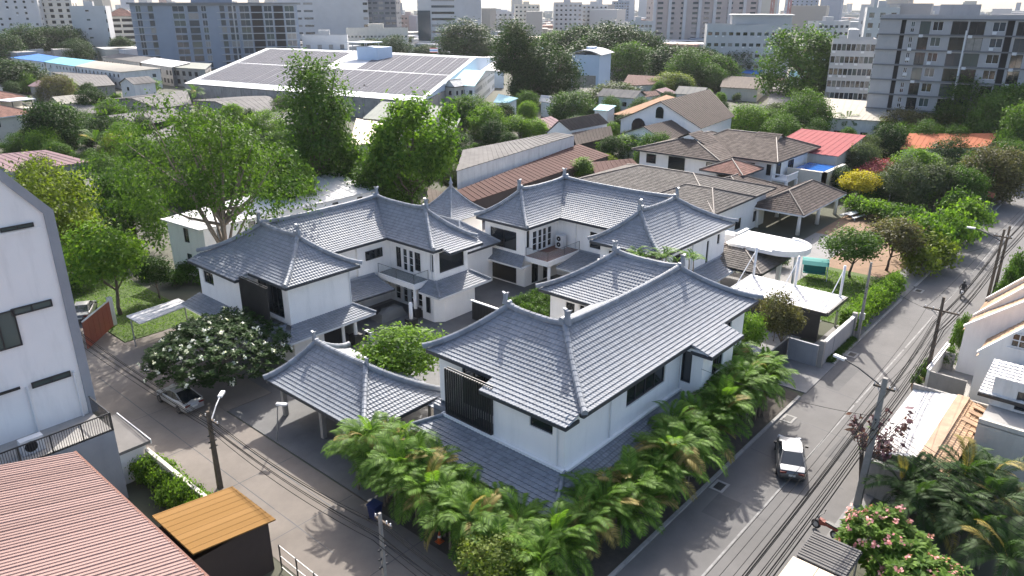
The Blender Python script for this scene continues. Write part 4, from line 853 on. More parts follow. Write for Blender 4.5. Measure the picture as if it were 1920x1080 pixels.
fw = thing('front_wall', 'stained concrete front wall with white top next to leaning pole', 'wall'); MB().box(44.4, 44.65, 5.0, 9.3, 0, 2.4).obj('wall', M['dirt_shade_wall'], fw); MB().box(44.38, 44.7, 4.9, 9.35, 2.4, 2.52).obj('coping', M['white2'], fw)
bb = thing('house', 'plain beige house with white tiled awning over a recessed balcony', 'house')
wall(bb, (50.4, 4.9), (50.4, -6), 0, 4.2, (), 'cream'); MB().box(50.42, 57.5, -6, 4.88, 4.0, 4.15).obj('floor', M['concrete'], bb); wall(bb, (53.6, 4.9), (53.6, -6), 4.15, 6.2, [(1.4, 3.4, 4.3, 5.6, 'dark')], 'white2'); MB().box(50.4, 50.6, -6, 4.9, 4.15, 4.5).obj('parapet', M['cream'], bb)
mb = MB(); slope(mb, (57.8, 5.6), (57.8, -6), (53.4, 5.6), (53.4, -6), 5.7, 4.9, 0, .34, .36); mb.obj('awning_tiles', M['whitetile'], bb, 'stuff'); MB().box(53.3, 53.45, -6, 5.6, 4.7, 4.92).obj('fascia', M['black'], bb)
MB().box(50.5, 62, -6, 4.87, 0, 3.98).obj('lower_storey', M['cream'], bb)
dp = thing('broken_roof', 'collapsed terracotta tile lean-to with bare boards behind the tiled shed', 'roof')
for i in range(7): MB().cbox((51 + i * .75, 5.55 - .1 * i, 2.9 + .05 * (i % 3)), .6, 1.6, .06, (.3, .1 * (i % 2), .2)).obj('board', M['terrband'] if 'terrband' in M else M['soil'], dp)
cg = thing('awning', 'grey corrugated awning over the pink frangipani corner', 'awning')
for i in range(12): 
    xa = 32.6 + i * .21; MB().box(xa, xa + .13, 6.9, 9.3, 2.72 + .02 * (i % 2), 2.8 + .02 * (i % 2)).obj('sheet_rib', M['gravroof'], cg)
MB().box(32.5, 35.2, 6.85, 9.35, 2.62, 2.68).obj('backing', M['fascia'], cg)
for x, y in ((32.7, 9.1), (35, 9.1), (32.7, 7), (35, 7)): MB().tube([(x, y, 0), (x, y, 2.65)], .05, 8).obj('post', M['steel'], cg)
cr = thing('roof', 'cream flat roof slab joined to grey corrugated awning', 'roof'); M['creamroof'] = mat('cream_roof', (.66, .54, .40), .7)
for y in (9.4, 8.1, 6.8): MB().box(28, 32.45, y - 1.27, y, 2.5, 2.75).obj('panel', M['creamroof'], cr)
for x, y in ((28.3, 9.1), (32.1, 9.1), (28.3, 5.9), (32.1, 5.9)): MB().tube([(x, y, 0), (x, y, 2.5)], .06, 8).obj('post', M['steel'], cr)
slab('right_pavement', 25, 100, 8.65, 9.6, .05, 'pave')
# ------------------------------------------------------------------ houses and sheds behind the compound
def Q(*pts): return [W3(*p) for p in pts]
M['bluewall'] = mat('pale_blue_render', (.52, .6, .64), .8, (.46, .54, .58), scale=.5, stain=.2)
M['r_mauve'] = mat('mauve_metal_roof', (.30, .2, .2), .92, spec=.15, c2=(.24, .165, .165), scale=.4, stain=.3, stain_c=(.35, .3, .28)); M['r_blue'] = mat('blue_metal_roof', (.07, .2, .5), .92, spec=.15, c2=(.06, .17, .42), scale=.5)
M['r_turq'] = mat('turquoise_metal_roof', (.2, .5, .6), .92, spec=.15, c2=(.17, .44, .53), scale=.5); M['r_beige'] = mat('beige_metal_roof', (.42, .39, .33), .92, spec=.15, c2=(.36, .33, .28), scale=.4, stain=.2)
M['r_teal'] = mat('pale_teal_roof', (.36, .55, .58), .92, spec=.15, c2=(.32, .5, .53), scale=.5); M['r_olive'] = mat('olive_grey_roof', (.30, .31, .27), .92, spec=.15, c2=(.24, .25, .22), scale=.5); M['r_redbrown'] = mat('oxide_red_metal_roof', (.115, .062, .053), .92, spec=.15, c2=(.085, .047, .04), scale=.35, stain=.25, stain_c=(.1, .06, .05))
M['r_brown'] = mat('brown_shingle_roof', (.125, .10, .085), .92, spec=.15, c2=(.085, .07, .06), scale=.8, stain=.3, stain_c=(.08, .07, .06)); M['r_orange'] = mat('tan_tile_roof', (.33, .2, .12), .92, spec=.15, c2=(.26, .15, .09), scale=.6)
shed('house', 'white house with broad pale flat roof under the tall airy tree', 'house', Q((372, 432, 6), (706, 357, 6), (630, 322, 6.3), (300, 411, 6.3)), 'white', 'r_pale' if 'r_pale' in M else 'whitemetal', (3.4, .9, 1.7, 'tall'), width=1.6)
shed('shed', 'low grey shed roof between mango tree and bright green trees', 'shed', Q((167, 362, 3.2), (262, 346, 3.2), (250, 329, 4), (155, 336, 4)), 'dirt_shade_wall', 'gravroof')
shed('house', 'grey house with mauve metal roof behind the white block', 'house', Q((20, 322, 5), (172, 303, 5), (85, 281, 6.6), (-40, 292, 6.6)), 'greywall', 'r_mauve', (5, .8, .8, 'dark'))
shed('house', 'long grey cement roof with skylights and dark brown gable', 'house', Q((246, 237, 3.4), (352, 221, 3.4), (323, 202, 4.9), (200, 217, 4.9)), 'brownwall', 'gravroof', None, gable=True)
shed('house', 'grey cement roof house with small white gable porch', 'house', Q((296, 203, 3.4), (360, 195, 3.4), (352, 172, 4.8), (246, 184, 4.8)), 'dirt_shade_wall', 'gravroof', None, gable=True)
shed('house', 'grey low roof half hidden by a dark bushy tree', 'house', Q((156, 214, 3), (240, 208, 3), (219, 196, 4), (133, 196, 4)), 'white2', 'gravroof', None)
shed('shed', 'pale grey lean-to roof below the skylight house', 'shed', Q((287, 268, 3), (340, 250, 3), (325, 234, 3.6), (263, 258, 3.6)), 'dirt_shade_wall', 'gravroof')
shed('house', 'grey roof with white cowls below blue and turquoise terrace', 'house', Q((154, 164, 3.5), (216, 159, 3.5), (200, 141, 4.6), (120, 142, 4.6)), 'dirt_shade_wall', 'gravroof', None, gable=True)
shed('house', 'grey cement roof right at the foot of the solar warehouse', 'house', Q((455, 213, 3.5), (528, 206, 3.5), (508, 182, 4.8), (403, 190, 4.8)), 'dirt_shade_wall', 'gravroof', None, gable=True)
shed('house', 'weathered grey roof beside the tall leafy tree trunk', 'house', Q((490, 240, 3.5), (578, 230, 3.5), (560, 206, 4.6), (476, 214, 4.6)), 'dirt_shade_wall', 'gravroof', None)
for q, rm, lab in ((((19, 108, 6), (82, 116, 6), (115, 107, 7), (60, 99, 7)), 'r_blue', 'terrace unit with bright blue metal roof'), (((82.5, 116, 6), (140, 124, 6), (180, 114, 7), (115.5, 107, 7)), 'r_turq', 'terrace unit with turquoise metal roof'), (((140.5, 124, 6), (225, 135, 6), (302, 128, 7), (180.5, 114, 7)), 'r_beige', 'terrace unit with beige metal roof and dark open side')):
    shed('terrace_house', lab, 'house', Q(*q), 'white2', rm, (3.4, 1.2, 1.2, 'dark'), 'coloured terrace roofs')
for q, rm, lab in ((((190, 107, 7), (262, 117, 7), (290, 108, 7.8), (225, 100, 7.8)), 'gravroof', 'long grey metal roof in front of blue-grey condominium'), (((262.5, 117, 7), (322, 126, 7), (358, 117, 7.8), (290.5, 108, 7.8)), 'whitemetal', 'glaring white metal roof in front of blue-grey condominium'), (((322.5, 126, 6.8), (385, 130, 6.8), (397, 119, 7.4), (358.5, 117, 7.4)), 'r_olive', 'unfinished concrete building with olive sheet roof')):
    shed('terrace_house', lab, 'house', Q(*q), 'concrete', rm, (3.2, 1.8, 1.7, 'open'), 'long roofs before the condominium')
shed('house', 'white two-storey house with pale teal gabled roof', 'house', Q((817, 156, 6.5), (890, 162, 6.5), (911, 132, 8.8), (838, 129, 8.8)), 'white', 'r_teal', (2.6, 1.3, 1.3, 'dark'), gable=True)
tx, ty = G(853, 160, 6.5); dm = thing('porch_gable', 'small teal roofed front gable on the white two-storey house', 'gable', (tx - 1, ty - .5, 0), R(8)); hip_roof(dm, -2.2, 3.5, -2.0, 2.0, 6.4, 8.2, 'x', 'whitetile', hip=0); walls(dm, rect(-1.8, 3, -1.7, 1.7), 0, 6.3, 'cream', (1.6, 1.0, 1.3, 'dark'))
shed('house', 'olive grey gabled roof between bright clump tree and solar warehouse', 'house', Q((680, 222, 4.5), (812, 232, 4.5), (829, 199, 6.6), (716, 190, 6.6)), 'cream', 'r_olive', None, gable=True)
shed('house', 'olive grey roof with wide dark open gable', 'house', Q((832, 250, 4), (850, 252, 4), (864, 222, 5.8), (828, 218, 5.8)), 'brownwall', 'r_olive', None)
shed('shed', 'glaring cream flat roof seen behind the tall trees', 'shed', Q((655, 272, 3.5), (757, 264, 3.5), (735, 232, 4.2), (668, 222, 4.2)), 'cream', 'creamroof', None)
ww = shed('warehouse', 'long warehouse with grey roof and white mould-stained wall', 'warehouse', Q((855, 321, 6.6), (1078, 253, 6.6), (1040, 248, 7), (868, 281, 7)), 'white2', 'gravroof', None, width=1.4, ins=.2)
shed('awning', 'long oxide-red metal lean-to roof below stained white wall', 'awning', Q((885, 378, 3.6), (1144, 291, 3.6), (1085, 270, 4.6), (856, 357, 4.6)), 'brownwall', 'r_redbrown', None, width=1.2)
shed('shed', 'dark oxide-red roof beside the grey tiled house', 'shed', Q((1115, 325, 3), (1200, 312, 3), (1185, 297, 3.8), (1108, 304, 3.8)), 'brownwall', 'r_redbrown', None)
shed('shed', 'low brown roof wall behind left and back houses', 'shed', Q((805, 395, 3), (905, 418, 3), (880, 372, 3.6), (800, 352, 3.6)), 'dirt_shade_wall', 'r_brown', None)
shed('house', 'white gabled house with brown shingle roof beyond the long warehouse', 'house', Q((1070, 245, 5), (1142, 231, 5), (1122, 212, 7.2), (1047, 226, 7.2)), 'white', 'r_brown', (9, .7, 1, 'dark'), gable=True)
shed('shed', 'dark brown roofed lean-to below brown shingle house', 'shed', Q((1080, 272, 3), (1150, 256, 3), (1145, 236, 4.6), (1072, 249, 4.6)), 'brownwall', 'r_brown', None)
shed('house', 'large white house with brown tiled gable and arched window', 'house', Q((1315, 241, 6), (1378, 218, 6), (1331, 167, 10.5), (1237, 190, 10.5)), 'white', 'r_brown', None, gable=True, width=.9)
shed('house', 'brown tiled gable standing in front of the arched house', 'house', Q((1257, 271, 4.5), (1316, 248, 4.5), (1271, 222, 7), (1206, 237, 7)), 'white', 'r_brown', None, gable=True, width=.9)
shed('house', 'tan and dark red tile roof left of arched gable', 'house', Q((1150, 214, 5), (1172, 217, 5), (1268, 183, 6.5), (1250, 178, 6.5)), 'brownwall', 'r_orange', None)
def arch(parent, c, u, w, h, m='glass'):
    u = Vector((*u, 0)).normalized(); pl_ = [(-w / 2, 0), (w / 2, 0), (w / 2, h - w / 2)] + [(w / 2 * math.cos(a), h - w / 2 + w / 2 * math.sin(a)) for a in np.linspace(.2, math.pi - .2, 7)] + [(-w / 2, h - w / 2)]
    MB().extr(pl_, (c, u, (0, 0, 1), u.cross(Vector((0, 0, 1)))), .12).obj('arched_window', M[m], parent)
for q_, w_h in ((Q((1315, 241, 6), (1378, 218, 6), (1331, 167, 10.5), (1237, 190, 10.5)), 'large white house with brown tiled gable and arched window'),):
    hs = next(o for o in col.objects if o.get('label') == w_h); r_ = Vector(q_[3]); c_ = Vector(q_[2]) - r_; c_.z = 0; c_.normalize(); e_ = Vector(q_[0]); u_ = e_ - r_; u_.z = 0
    arch(hs, (r_ + c_ * .38 - Vector((0, 0, 3.4))), u_[:2], 1.7, 2.3); arch(hs, (r_ + c_ * .38 - u_ * .5 - Vector((0, 0, 8.2))), u_[:2], 3.2, 4.4)
shed('house', 'low house with dull red roof below wood of trees', 'house', Q((1165, 161, 4), (1234, 158, 4), (1239, 143, 5.2), (1178, 140, 5.2)), 'white2', 'r_redbrown', (3, 1.2, 1.2, 'dark'))
shed('house', 'small red roof among trees beside tan roof', 'house', Q((1193, 184, 4), (1238, 178, 4), (1230, 170, 4.8), (1190, 173, 4.8)), 'white2', 'r_redbrown', None)
shed('house', 'grey gabled roof house at edge of the wood', 'house', Q((1235, 146, 4), (1326, 143, 4), (1300, 127, 5.8), (1250, 130, 5.8)), 'white2', 'r_brown', None, gable=True)
shed('house', 'long grey flat roof in front of white clinic', 'house', Q((1290, 92, 5), (1400, 96, 5), (1425, 80, 6), (1285, 73, 6)), 'white2', 'gravroof', None)
shed('house', 'small house with bright blue roof panel', 'house', Q((1390, 137, 4), (1425, 139, 4), (1436, 122, 5), (1405, 120, 5)), 'white2', 'r_blue', None)
shed('house', 'brown hipped roof below blue roof panel', 'house', Q((1350, 163, 4), (1422, 167, 4), (1442, 146, 5), (1358, 142, 5)), 'cream', 'r_brown', None)
shed('shed', 'brown sheds below the big round tree', 'shed', Q((1438, 196, 3.5), (1492, 190, 3.5), (1520, 162, 4.5), (1450, 156, 4.5)), 'cream', 'gravroof', None)
shed('house', 'long house with beige roof and faded pink band', 'house', Q((1545, 220, 5), (1652, 227, 5), (1702, 195, 6.6), (1543, 183, 6.6)), 'white2', 'r_beige', (4, 1.4, 1.3, 'dark'))
shed('house', 'tan roofed house left of cypress row', 'house', Q((1495, 232, 3.4), (1545, 240, 3.4), (1555, 222, 4.2), (1500, 216, 4.2)), 'white2', 'r_beige', None)
shed('house', 'small white house with pale blue flat roof in the shrubs', 'house', Q((1112, 206, 5), (1140, 208, 5), (1156, 198, 5.3), (1125, 195, 5.3)), 'white', 'r_blue2' if 'r_blue2' in M else 'r_teal', (2, .9, 1, 'dark'))
shed('house', 'white cottage gable among shrubs right of teal house', 'house', Q((1010, 190, 4), (1033, 193, 4), (1035, 180, 5.5), (1015, 178, 5.5)), 'white', 'metalroof', None)
shed('house', 'grey gabled roof with solar heater beside white cottage', 'house', Q((1035, 194, 4), (1085, 188, 4), (1078, 177, 5.4), (1030, 183, 5.4)), 'white2', 'gravroof', None)
shed('house', 'light metal roofed house right of teal-roofed house', 'house', Q((925, 192, 4), (955, 193, 4), (972, 184, 5.2), (935, 176, 5.2)), 'white', 'r_teal', None)
# far-left villa with red-brown hips
fv = thing('villa', 'white villa with red-brown hipped tile roofs and roof terrace', 'villa', (*G(75, 262, 0), 0), R(14))
walls(fv, rect(-16, 0, 0, 16), 0, 6.0, 'cream', (4.5, .7, 1.4, 'dark')); walls(fv, rect(-10, 6, 14, 30), 0, 8.2, 'cream', (4.5, 1.2, 1.4, 'dark'))
hip_roof(fv, -11, 7, 13, 31, 8.2, 11.6, 'x', 'redtile', .5, .5, hip=8.8, caps='frame_w'); hip_roof(fv, -17, .6, -.6, 14, 6.0, 8.6, 'x', 'redtile', .5, .5, hip=6.5, caps='frame_w')
MB().box(.2, 5, 8, 14, 0, 6.2).obj('terrace_block', M['cream'], fv); MB().box(-.5, 5.5, 7.5, 13.5, 8.0, 8.2).obj('canopy_slab', M['frame_w'], fv)
for x in (.3, 4.8): MB().box(x, x + .15, 8, 8.15, 6.2, 8).obj('post', M['black'], fv)

# ------------------------------------------------------------------ solar warehouse
sw = thing('solar_warehouse', 'large white-edged warehouse roof covered with solar panels', 'warehouse')
A_, B_, C2_, D_ = [Vector(W3(*p)) for p in ((345, 156, 5.5), (790, 191, 5.5), (893, 108, 11), (500, 90, 11))]
PP = lambda s, t, d=0: A_.lerp(B_, s).lerp(D_.lerp(C2_, s), t) + Vector((0, 0, d))
M['wroof'] = mat('white_sheet_roof', (.55, .56, .57), .8, (.47, .48, .49), scale=.2); M['wblue'] = mat('pale_blue_cladding', (.5, .6, .72), .6, (.45, .55, .67), scale=.3)
MB().quad(PP(0, 0), PP(1, 0), PP(1, 1), PP(0, 1)).obj('roof', M['wroof'], sw)
b2 = PP(0, 1) * 2 - PP(0, 0); b3 = PP(1, 1) * 2 - PP(1, 0); b2.z = b3.z = 5.5; MB().quad(PP(0, 1), PP(1, 1), b3, b2).obj('roof', M['wroof'], sw)
for a, b in ((PP(0, 0), PP(1, 0)), (PP(1, 0), b3), (b3, b2), (b2, PP(0, 0))):
    wall(sw, (a.x, a.y), (b.x, b.y), 0, 5.3, (), 'dirt_shade_wall')  # dark wall colour stands in for the shade below the eave
MB().add([PP(1, 0, -.1), PP(1, 1, -.1), b3], [(0, 1, 2)]).obj('gable', M['wblue'], sw); MB().add([PP(0, 0, -.1), PP(0, 1, -.1), b2], [(0, 1, 2)]).obj('gable', M['wblue'], sw)
M['solar'] = mat('solar_cell', (.155, .155, .17), .95, (.115, .115, .13), scale=.3, spec=.05)
for tier, (t0, t1) in enumerate(((.09, .50), (.52, .97))):
    n = 20
    for i in range(n):
        s0, s1 = .03 + .955 * i / n, .03 + .955 * (i + 1) / n - .002
        if tier == 1 and 9 <= i <= 11: continue
        mb = MB(); nx, ny = 3, 14
        for a in range(nx):
            for b in range(ny):
                sa, sb = s0 + (s1 - s0) * (a + .03) / nx, s0 + (s1 - s0) * (a + .97) / nx; ta, tb_ = t0 + (t1 - t0) * (b + .03) / ny, t0 + (t1 - t0) * (b + .97) / ny
                mb.quad(PP(sa, ta, .14), PP(sb, ta, .14), PP(sb, tb_, .14), PP(sa, tb_, .14), RR.random())
        mb.obj('solar_panel_strip', M['solar'], sw, 'stuff')
rm = thing('roof_house', 'pale blue stair box with white canopy on the solar roof', 'roof box', (*PP(.60, .82)[:2], PP(.6, .82).z - 1), R(8.5))
MB().box(-3, 5, -5, 5, 0, 5.2).obj('box', M['wblue'], rm); MB().box(-4.5, 4.5, -1, 8.5, 6.6, 6.9).obj('canopy_slab', M['frame_w'], rm)
for x, y in ((-3, 0), (3.5, 0), (-3, 7), (3.5, 7)): MB().box(x, x + .2, y, y + .2, 5.2 if y < 5 else 2, 6.6).obj('post', M['steel'], rm)
# ------------------------------------------------------------------ blocks of flats and far towers
def polar(px, r):
    a = CAM_AZ - math.atan((px - 960) / (FPX / _cp)); return (r * math.cos(a), r * math.sin(a))
def ray_hit(p, az, px):
    a = CAM_AZ - math.atan((px - 960) / (FPX / _cp)); d = np.array([math.cos(a), math.sin(a)]); u = np.array([math.cos(az), math.sin(az)])
    s = np.linalg.solve(np.array([d, -u]).T, np.array(p)); return tuple((s[0] * d).tolist())
def block(name, label, px0, r0, px1, az, dep, ytop, wm, ops=None, fl=3.1, nf=None, cols=6, ww=1.4, wh=1.3, st='dark', band=None, group=None, h=None, jitter=0, cat='building', parap=.8, side=True):
    """flat-roofed block: facade from ray px0 (distance r0) along bearing az to ray px1, dep deep"""
    p0 = polar(px0, r0); p1 = ray_hit(p0, R(az), px1); a, u, n, Ln = frame_of(p0, p1)
    if h is None: h = zat(*p0, ytop)
    t = thing(name, label, cat, (p0[0], p0[1], 0), math.atan2(u.y, u.x), group)
    nf = nf or max(1, int(h / fl)); fl_ = (h - parap) / nf; o_ = []
    for f in range(nf):
        z = f * fl_
        if ops:
            for (ua, ub, za, zb, s) in ops: o_.append((ua * Ln, ub * Ln, z + za * fl_, z + zb * fl_, s))
        else:
            for c in range(cols):
                uc = Ln * (c + .5) / cols
                if RR.random() >= jitter: o_.append((uc - ww / 2, uc + ww / 2, z + .9, min(z + .9 + wh, z + fl_ - .15), st))
    wall(t, (0, 0), (Ln, 0), 0, h, o_, wm, .25, False)
    sd = auto_ops(dep, 0, h, 5, ww, wh, st, fl=fl_, jitter=.3) if side else []
    wall(t, (0, dep), (0, 0), 0, h, sd, wm, .2, False); wall(t, (Ln, 0), (Ln, dep), 0, h, sd, wm, .2, False); wall(t, (Ln, dep), (0, dep), 0, h, (), wm)
    MB().box(.25, Ln - .25, .25, dep - .25, h - parap, h - parap + .1).obj('roof', M['gravroof'], t)
    for (ua, ub, za, zb, s_) in o_:
        if s_ in ('white', 'dark') and RR.random() < .3: MB().box(ua + .1, ua + .9, -.32, -.01, za - .62, za - .05).obj('air_conditioner', M['frame_w'], t)
    if band:
        me = MB().box(-.15, Ln + .15, -.25, -.003, -.14, .14).mesh('floor_band', M[band])
        for f in range(1, nf + 1): o = link('floor_band', me, t); o.location = (0, 0, f * fl_)
    MB().box(Ln * .35, Ln * .6, dep * .4, dep * .7, h - parap + .1, h + 2.2).obj('stair_tower', M[wm], t)
    return t, Ln, h, dep
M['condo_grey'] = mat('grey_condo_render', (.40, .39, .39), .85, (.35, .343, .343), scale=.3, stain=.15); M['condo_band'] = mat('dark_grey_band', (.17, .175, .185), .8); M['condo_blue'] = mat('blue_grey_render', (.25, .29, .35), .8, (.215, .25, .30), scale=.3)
M['pinkconc'] = mat('pinkish_tower_render', (.42, .36, .33), .85, (.36, .31, .285), scale=.3); M['offwhite'] = mat('offwhite_render', (.50, .50, .495), .85, (.43, .43, .425), scale=.2, stain=.15, stain_c=(.4, .4, .4)); M['darktower'] = mat('dark_grey_tower', (.16, .17, .19), .7)
X = lambda z: (z - 890) / 1150.
ops = [(X(1050), X(1085), .05, .95, 'open'), (X(1122), X(1150), .15, .42, 'white'), (X(1122), X(1150), .5, .85, 'white'), (X(1188), X(1262), .04, .86, 'dark'), (X(1280), X(1352), .28, .86, 'white'), (X(1412), X(1520), .04, .88, 'dark'), (X(1532), X(1640), .04, .88, 'dark'), (X(1690), X(1775), .28, .86, 'white'), (X(1782), X(1830), 0.02, .97, 'open'), (X(1850), X(1930), .04, .88, 'dark')]
t, Ln, h, dep = block('condominium', 'grey seven-storey condominium with dark floor bands and white framed windows', 1656, 195, 1975, -80, 16, 28, 'condo_grey', ops, nf=8, band='condo_band')
for u_ in (.548, .995): MB().box(Ln * u_ - .15, Ln * u_ + .15, -.3, -.01, 0, h - 3).obj('drain_riser', M['frame_w'], t)
t, Ln, h, dep = block('condominium', 'blue-grey condominium with glazed balconies behind the solar warehouse', 242, 400, 556, -31, 14, 6, 'condo_blue',
    [(.03, .06, .06, .94, 'blue'), (.10, .13, .1, .9, 'blue1'), (.24, .31, .08, .88, 'blue'), (.33, .39, .04, .9, 'blue1'), (.41, .44, .1, .9, 'blue'), (.52, .55, .1, .92, 'blue1'), (.57, .62, .05, .9, 'blue'), (.64, .70, .03, .9, 'blue'), (.71, .78, .03, .9, 'open'), (.79, .84, .05, .9, 'blue'), (.85, .91, .03, .9, 'open'), (.92, .98, .05, .9, 'blue')], nf=9)
for f in range(1, 9):
    for ua, ub in ((.0, .12), (.50, .58), (.63, .99)): MB().box(Ln * ua, Ln * ub, -.7, -.01, h * f / 9.3 - .12, h * f / 9.3 + .1).obj('balcony_slab', M['offwhite'], t)
MB().box(-1, Ln + .3, -1.6, dep + 1, h - .4, h + .3).obj('roof_edge', M['condo_band'], t); MB().box(Ln * .6 - .2, Ln * .6 + .25, -.9, -.02, 0, h - .5).obj('pier', M['offwhite'], t)
block('apartment_block', 'white apartment block with small scattered windows', -30, 560, 70, -35, 14, -16, 'offwhite', cols=6, jitter=.25)
t, Ln, h, dep = block('apartment_block', 'cream apartment block with stacked balconies', 70, 560, 134, -33, 14, -10, 'cream', cols=4, ww=2.2, wh=1.8, st='open', band='offwhite')
block('apartment_block', 'plain pale grey block with one column of slit windows', 128, 480, 196, -36, 10, 11, 'offwhite', [(.42, .52, .55, .72, 'plain'), (.96, .995, .3, .7, 'open')], nf=6, side=False)
t, Ln, h, dep = block('apartment_block', 'balconied building with red hipped roof next to blue-grey condominium', 196, 500, 246, -33, 12, 30, 'cream', cols=2, ww=6, wh=1.6, st='open', band='offwhite'); hip_roof(t, -1, Ln + 1, -1, dep + 1, h, h + 4, 'x', 'redtile', 1, 1)
block('hospital', 'white hospital block with rows of slot windows and blank wall', 520, 520, 690, -38, 30, -30, 'offwhite', [(.02, .12, .45, .72, 'plain'), (.15, .25, .45, .72, 'plain'), (.28, .38, .45, .72, 'plain'), (.94, .99, .4, .75, 'plain')], nf=9)
block('office_tower', 'dark grey tower with square windows beside hospital', 686, 520, 742, -50, 20, -40, 'darktower', cols=5, ww=3, wh=1.6, st='blue1')
t, Ln, h, dep = block('office_tower', 'white office tower with black strip windows and blue glass corner', 782, 480, 902, -47, 25, -32, 'offwhite', [(.22, .58, .42, .78, 'plain')], nf=11); MB().box(0, Ln * .2, -.4, -.02, h * .12, h * .62).obj('glass_corner', M['glassblue'], t)
MB().box(Ln * .05, Ln * .95, -.3, -.03, h - 6.5, h - 5).obj('strip_window', M['glass'], t)
block('house', 'low white concrete house with tall dark windows behind solar roof', 560, 400, 646, -40, 10, 66, 'offwhite', cols=4, ww=2, wh=2.2, nf=2)
block('school', 'long cream building with arcade of small windows', 645, 450, 762, -42, 12, 53, 'cream', cols=16, ww=1.2, wh=1.0, nf=3)
t, Ln, h, dep = block('residential_tower', 'pinkish residential tower with pale vertical piers', 1228, 520, 1424, -45, 22, -60, 'pinkconc', cols=9, ww=3.6, wh=1.5, st='blue1')
for i in range(8): MB().box(Ln * i / 7 - 1.0, Ln * i / 7 + 1.0, -1.2, -.02, 0, h).obj('pier', M['offwhite'], t)
t, Ln, h, dep = block('clinic', 'white three-storey clinic with ribbon of small windows', 1330, 320, 1492, -60, 20, 46, 'offwhite', cols=12, ww=1.6, wh=1.2, nf=5)
MB().box(Ln * .3, Ln * 1.0, 4, 16, h, h + 3.4).obj('upper_storey', M['offwhite'], t); MB().box(Ln * .28, Ln * 1.02, 3, 17, h + 3.4, h + 3.7).obj('roof_slab', M['frame_w'], t)
block('apartment_block', 'white block with colonnade of narrow windows beside big round tree', 1572, 232, 1655, -70, 14, 72, 'offwhite', cols=9, ww=1.0, wh=1.7, nf=6)
block('apartment_block', 'tall white stair block beside grey condominium', 1628, 300, 1690, -70, 14, 14, 'offwhite', cols=3, ww=1.6, wh=1.6)
t, Ln, h, dep = block('hall', 'pale blue hall with curved grey roof between dark trees', 1074, 268, 1128, -70, 16, 102, 'wblue', [(.1, .9, .0, .5, 'blue')], nf=1, side=False)
pts = [(-1 + (Ln + 2) * i / 8, h + 1.6 * math.sin(math.pi * i / 8)) for i in range(9)]; mb = MB()
for a, b in zip(pts[:-1], pts[1:]): mb.quad((a[0], -1, a[1]), (b[0], -1, b[1]), (b[0], dep + 1, b[1]), (a[0], dep + 1, a[1])); mb.quad((a[0], -1, a[1] - .3), (b[0], -1, b[1] - .3), (b[0], -1, b[1]), (a[0], -1, a[1]))
mb.obj('curved_roof', M['metalroof'], t)
shed('house', 'low house with grey hipped roof beside the pale blue hall', 'house', Q((1130, 132, 4), (1170, 130, 4), (1150, 118, 5.5), (1128, 114, 5.5)), 'white2', 'r_brown', None)
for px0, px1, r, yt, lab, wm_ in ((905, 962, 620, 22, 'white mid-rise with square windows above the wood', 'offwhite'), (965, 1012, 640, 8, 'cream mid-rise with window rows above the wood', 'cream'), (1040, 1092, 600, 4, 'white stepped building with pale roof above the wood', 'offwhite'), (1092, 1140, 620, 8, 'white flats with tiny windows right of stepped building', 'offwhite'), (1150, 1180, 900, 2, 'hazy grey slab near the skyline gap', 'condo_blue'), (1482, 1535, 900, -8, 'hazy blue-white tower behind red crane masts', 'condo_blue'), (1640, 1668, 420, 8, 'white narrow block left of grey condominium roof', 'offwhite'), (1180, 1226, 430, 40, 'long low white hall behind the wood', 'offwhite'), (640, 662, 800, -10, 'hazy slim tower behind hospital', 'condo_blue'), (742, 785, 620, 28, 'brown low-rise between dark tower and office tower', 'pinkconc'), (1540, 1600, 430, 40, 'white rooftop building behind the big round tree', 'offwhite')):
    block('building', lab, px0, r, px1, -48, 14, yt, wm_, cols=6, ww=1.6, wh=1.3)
shed('hall', 'long white metal roofed hall right of solar warehouse', 'hall', Q((890, 132, 6), (945, 134, 6), (945, 105, 7.5), (896, 107, 7.5)), 'wblue', 'whitemetal', None)
shed('hall', 'white flat roofed market hall before the wood', 'hall', Q((905, 60, 6), (1000, 66, 6), (1000, 44, 7), (900, 42, 7)), 'offwhite', 'whitemetal', None, width=4)
# two red-and-white mast cranes on the skyline
M['mastred'] = mat('mast_red', (.35, .08, .06), .6)
for px, lab in ((1449, 'red lattice mast rising behind the clinic'), (1481, 'red lattice mast beside the hazy tower')):
    x, y = polar(px, 520); t = thing('mast', lab, 'mast', (x, y, 0)); 
    for a in (-1, 1):
        for b in (-1, 1): MB().tube([(a * .9, b * .9, 0), (a * .7, b * .7, 34)], .18, 5).obj('leg', M['mastred'], t)
    for k in range(11): MB().tube([(-.9, -.9, k * 3), (.9, .9, k * 3 + 3)], .12, 4).obj('brace', M['frame_w' if k % 3 == 0 else 'mastred'], t)
# the rest of the town towards the horizon, too far to pick apart
tints = [(.45, .45, .44), (.38, .37, .34), (.3, .29, .28), (.33, .2, .16), (.4, .41, .44), (.24, .27, .32), (.34, .32, .28)]
fm = bpy.data.materials.new('far_town'); N_, L_ = nodes_of(fm); at_ = N_.new('ShaderNodeAttribute'); at_.attribute_name = 'tint'; rp_ = N_.new('ShaderNodeValToRGB'); rp_.color_ramp.interpolation = 'CONSTANT'
while len(rp_.color_ramp.elements) < len(tints): rp_.color_ramp.elements.new(.5)
for i, c in enumerate(tints): rp_.color_ramp.elements[i].position = i / len(tints); rp_.color_ramp.elements[i].color = (*c, 1)
L_.new(at_.outputs['Fac'], rp_.inputs[0]); L_.new(rp_.outputs[0], N_['Principled BSDF'].inputs['Base Color']); N_['Principled BSDF'].inputs['Roughness'].default_value = .8
mb = MB(); r5 = random.Random(5)
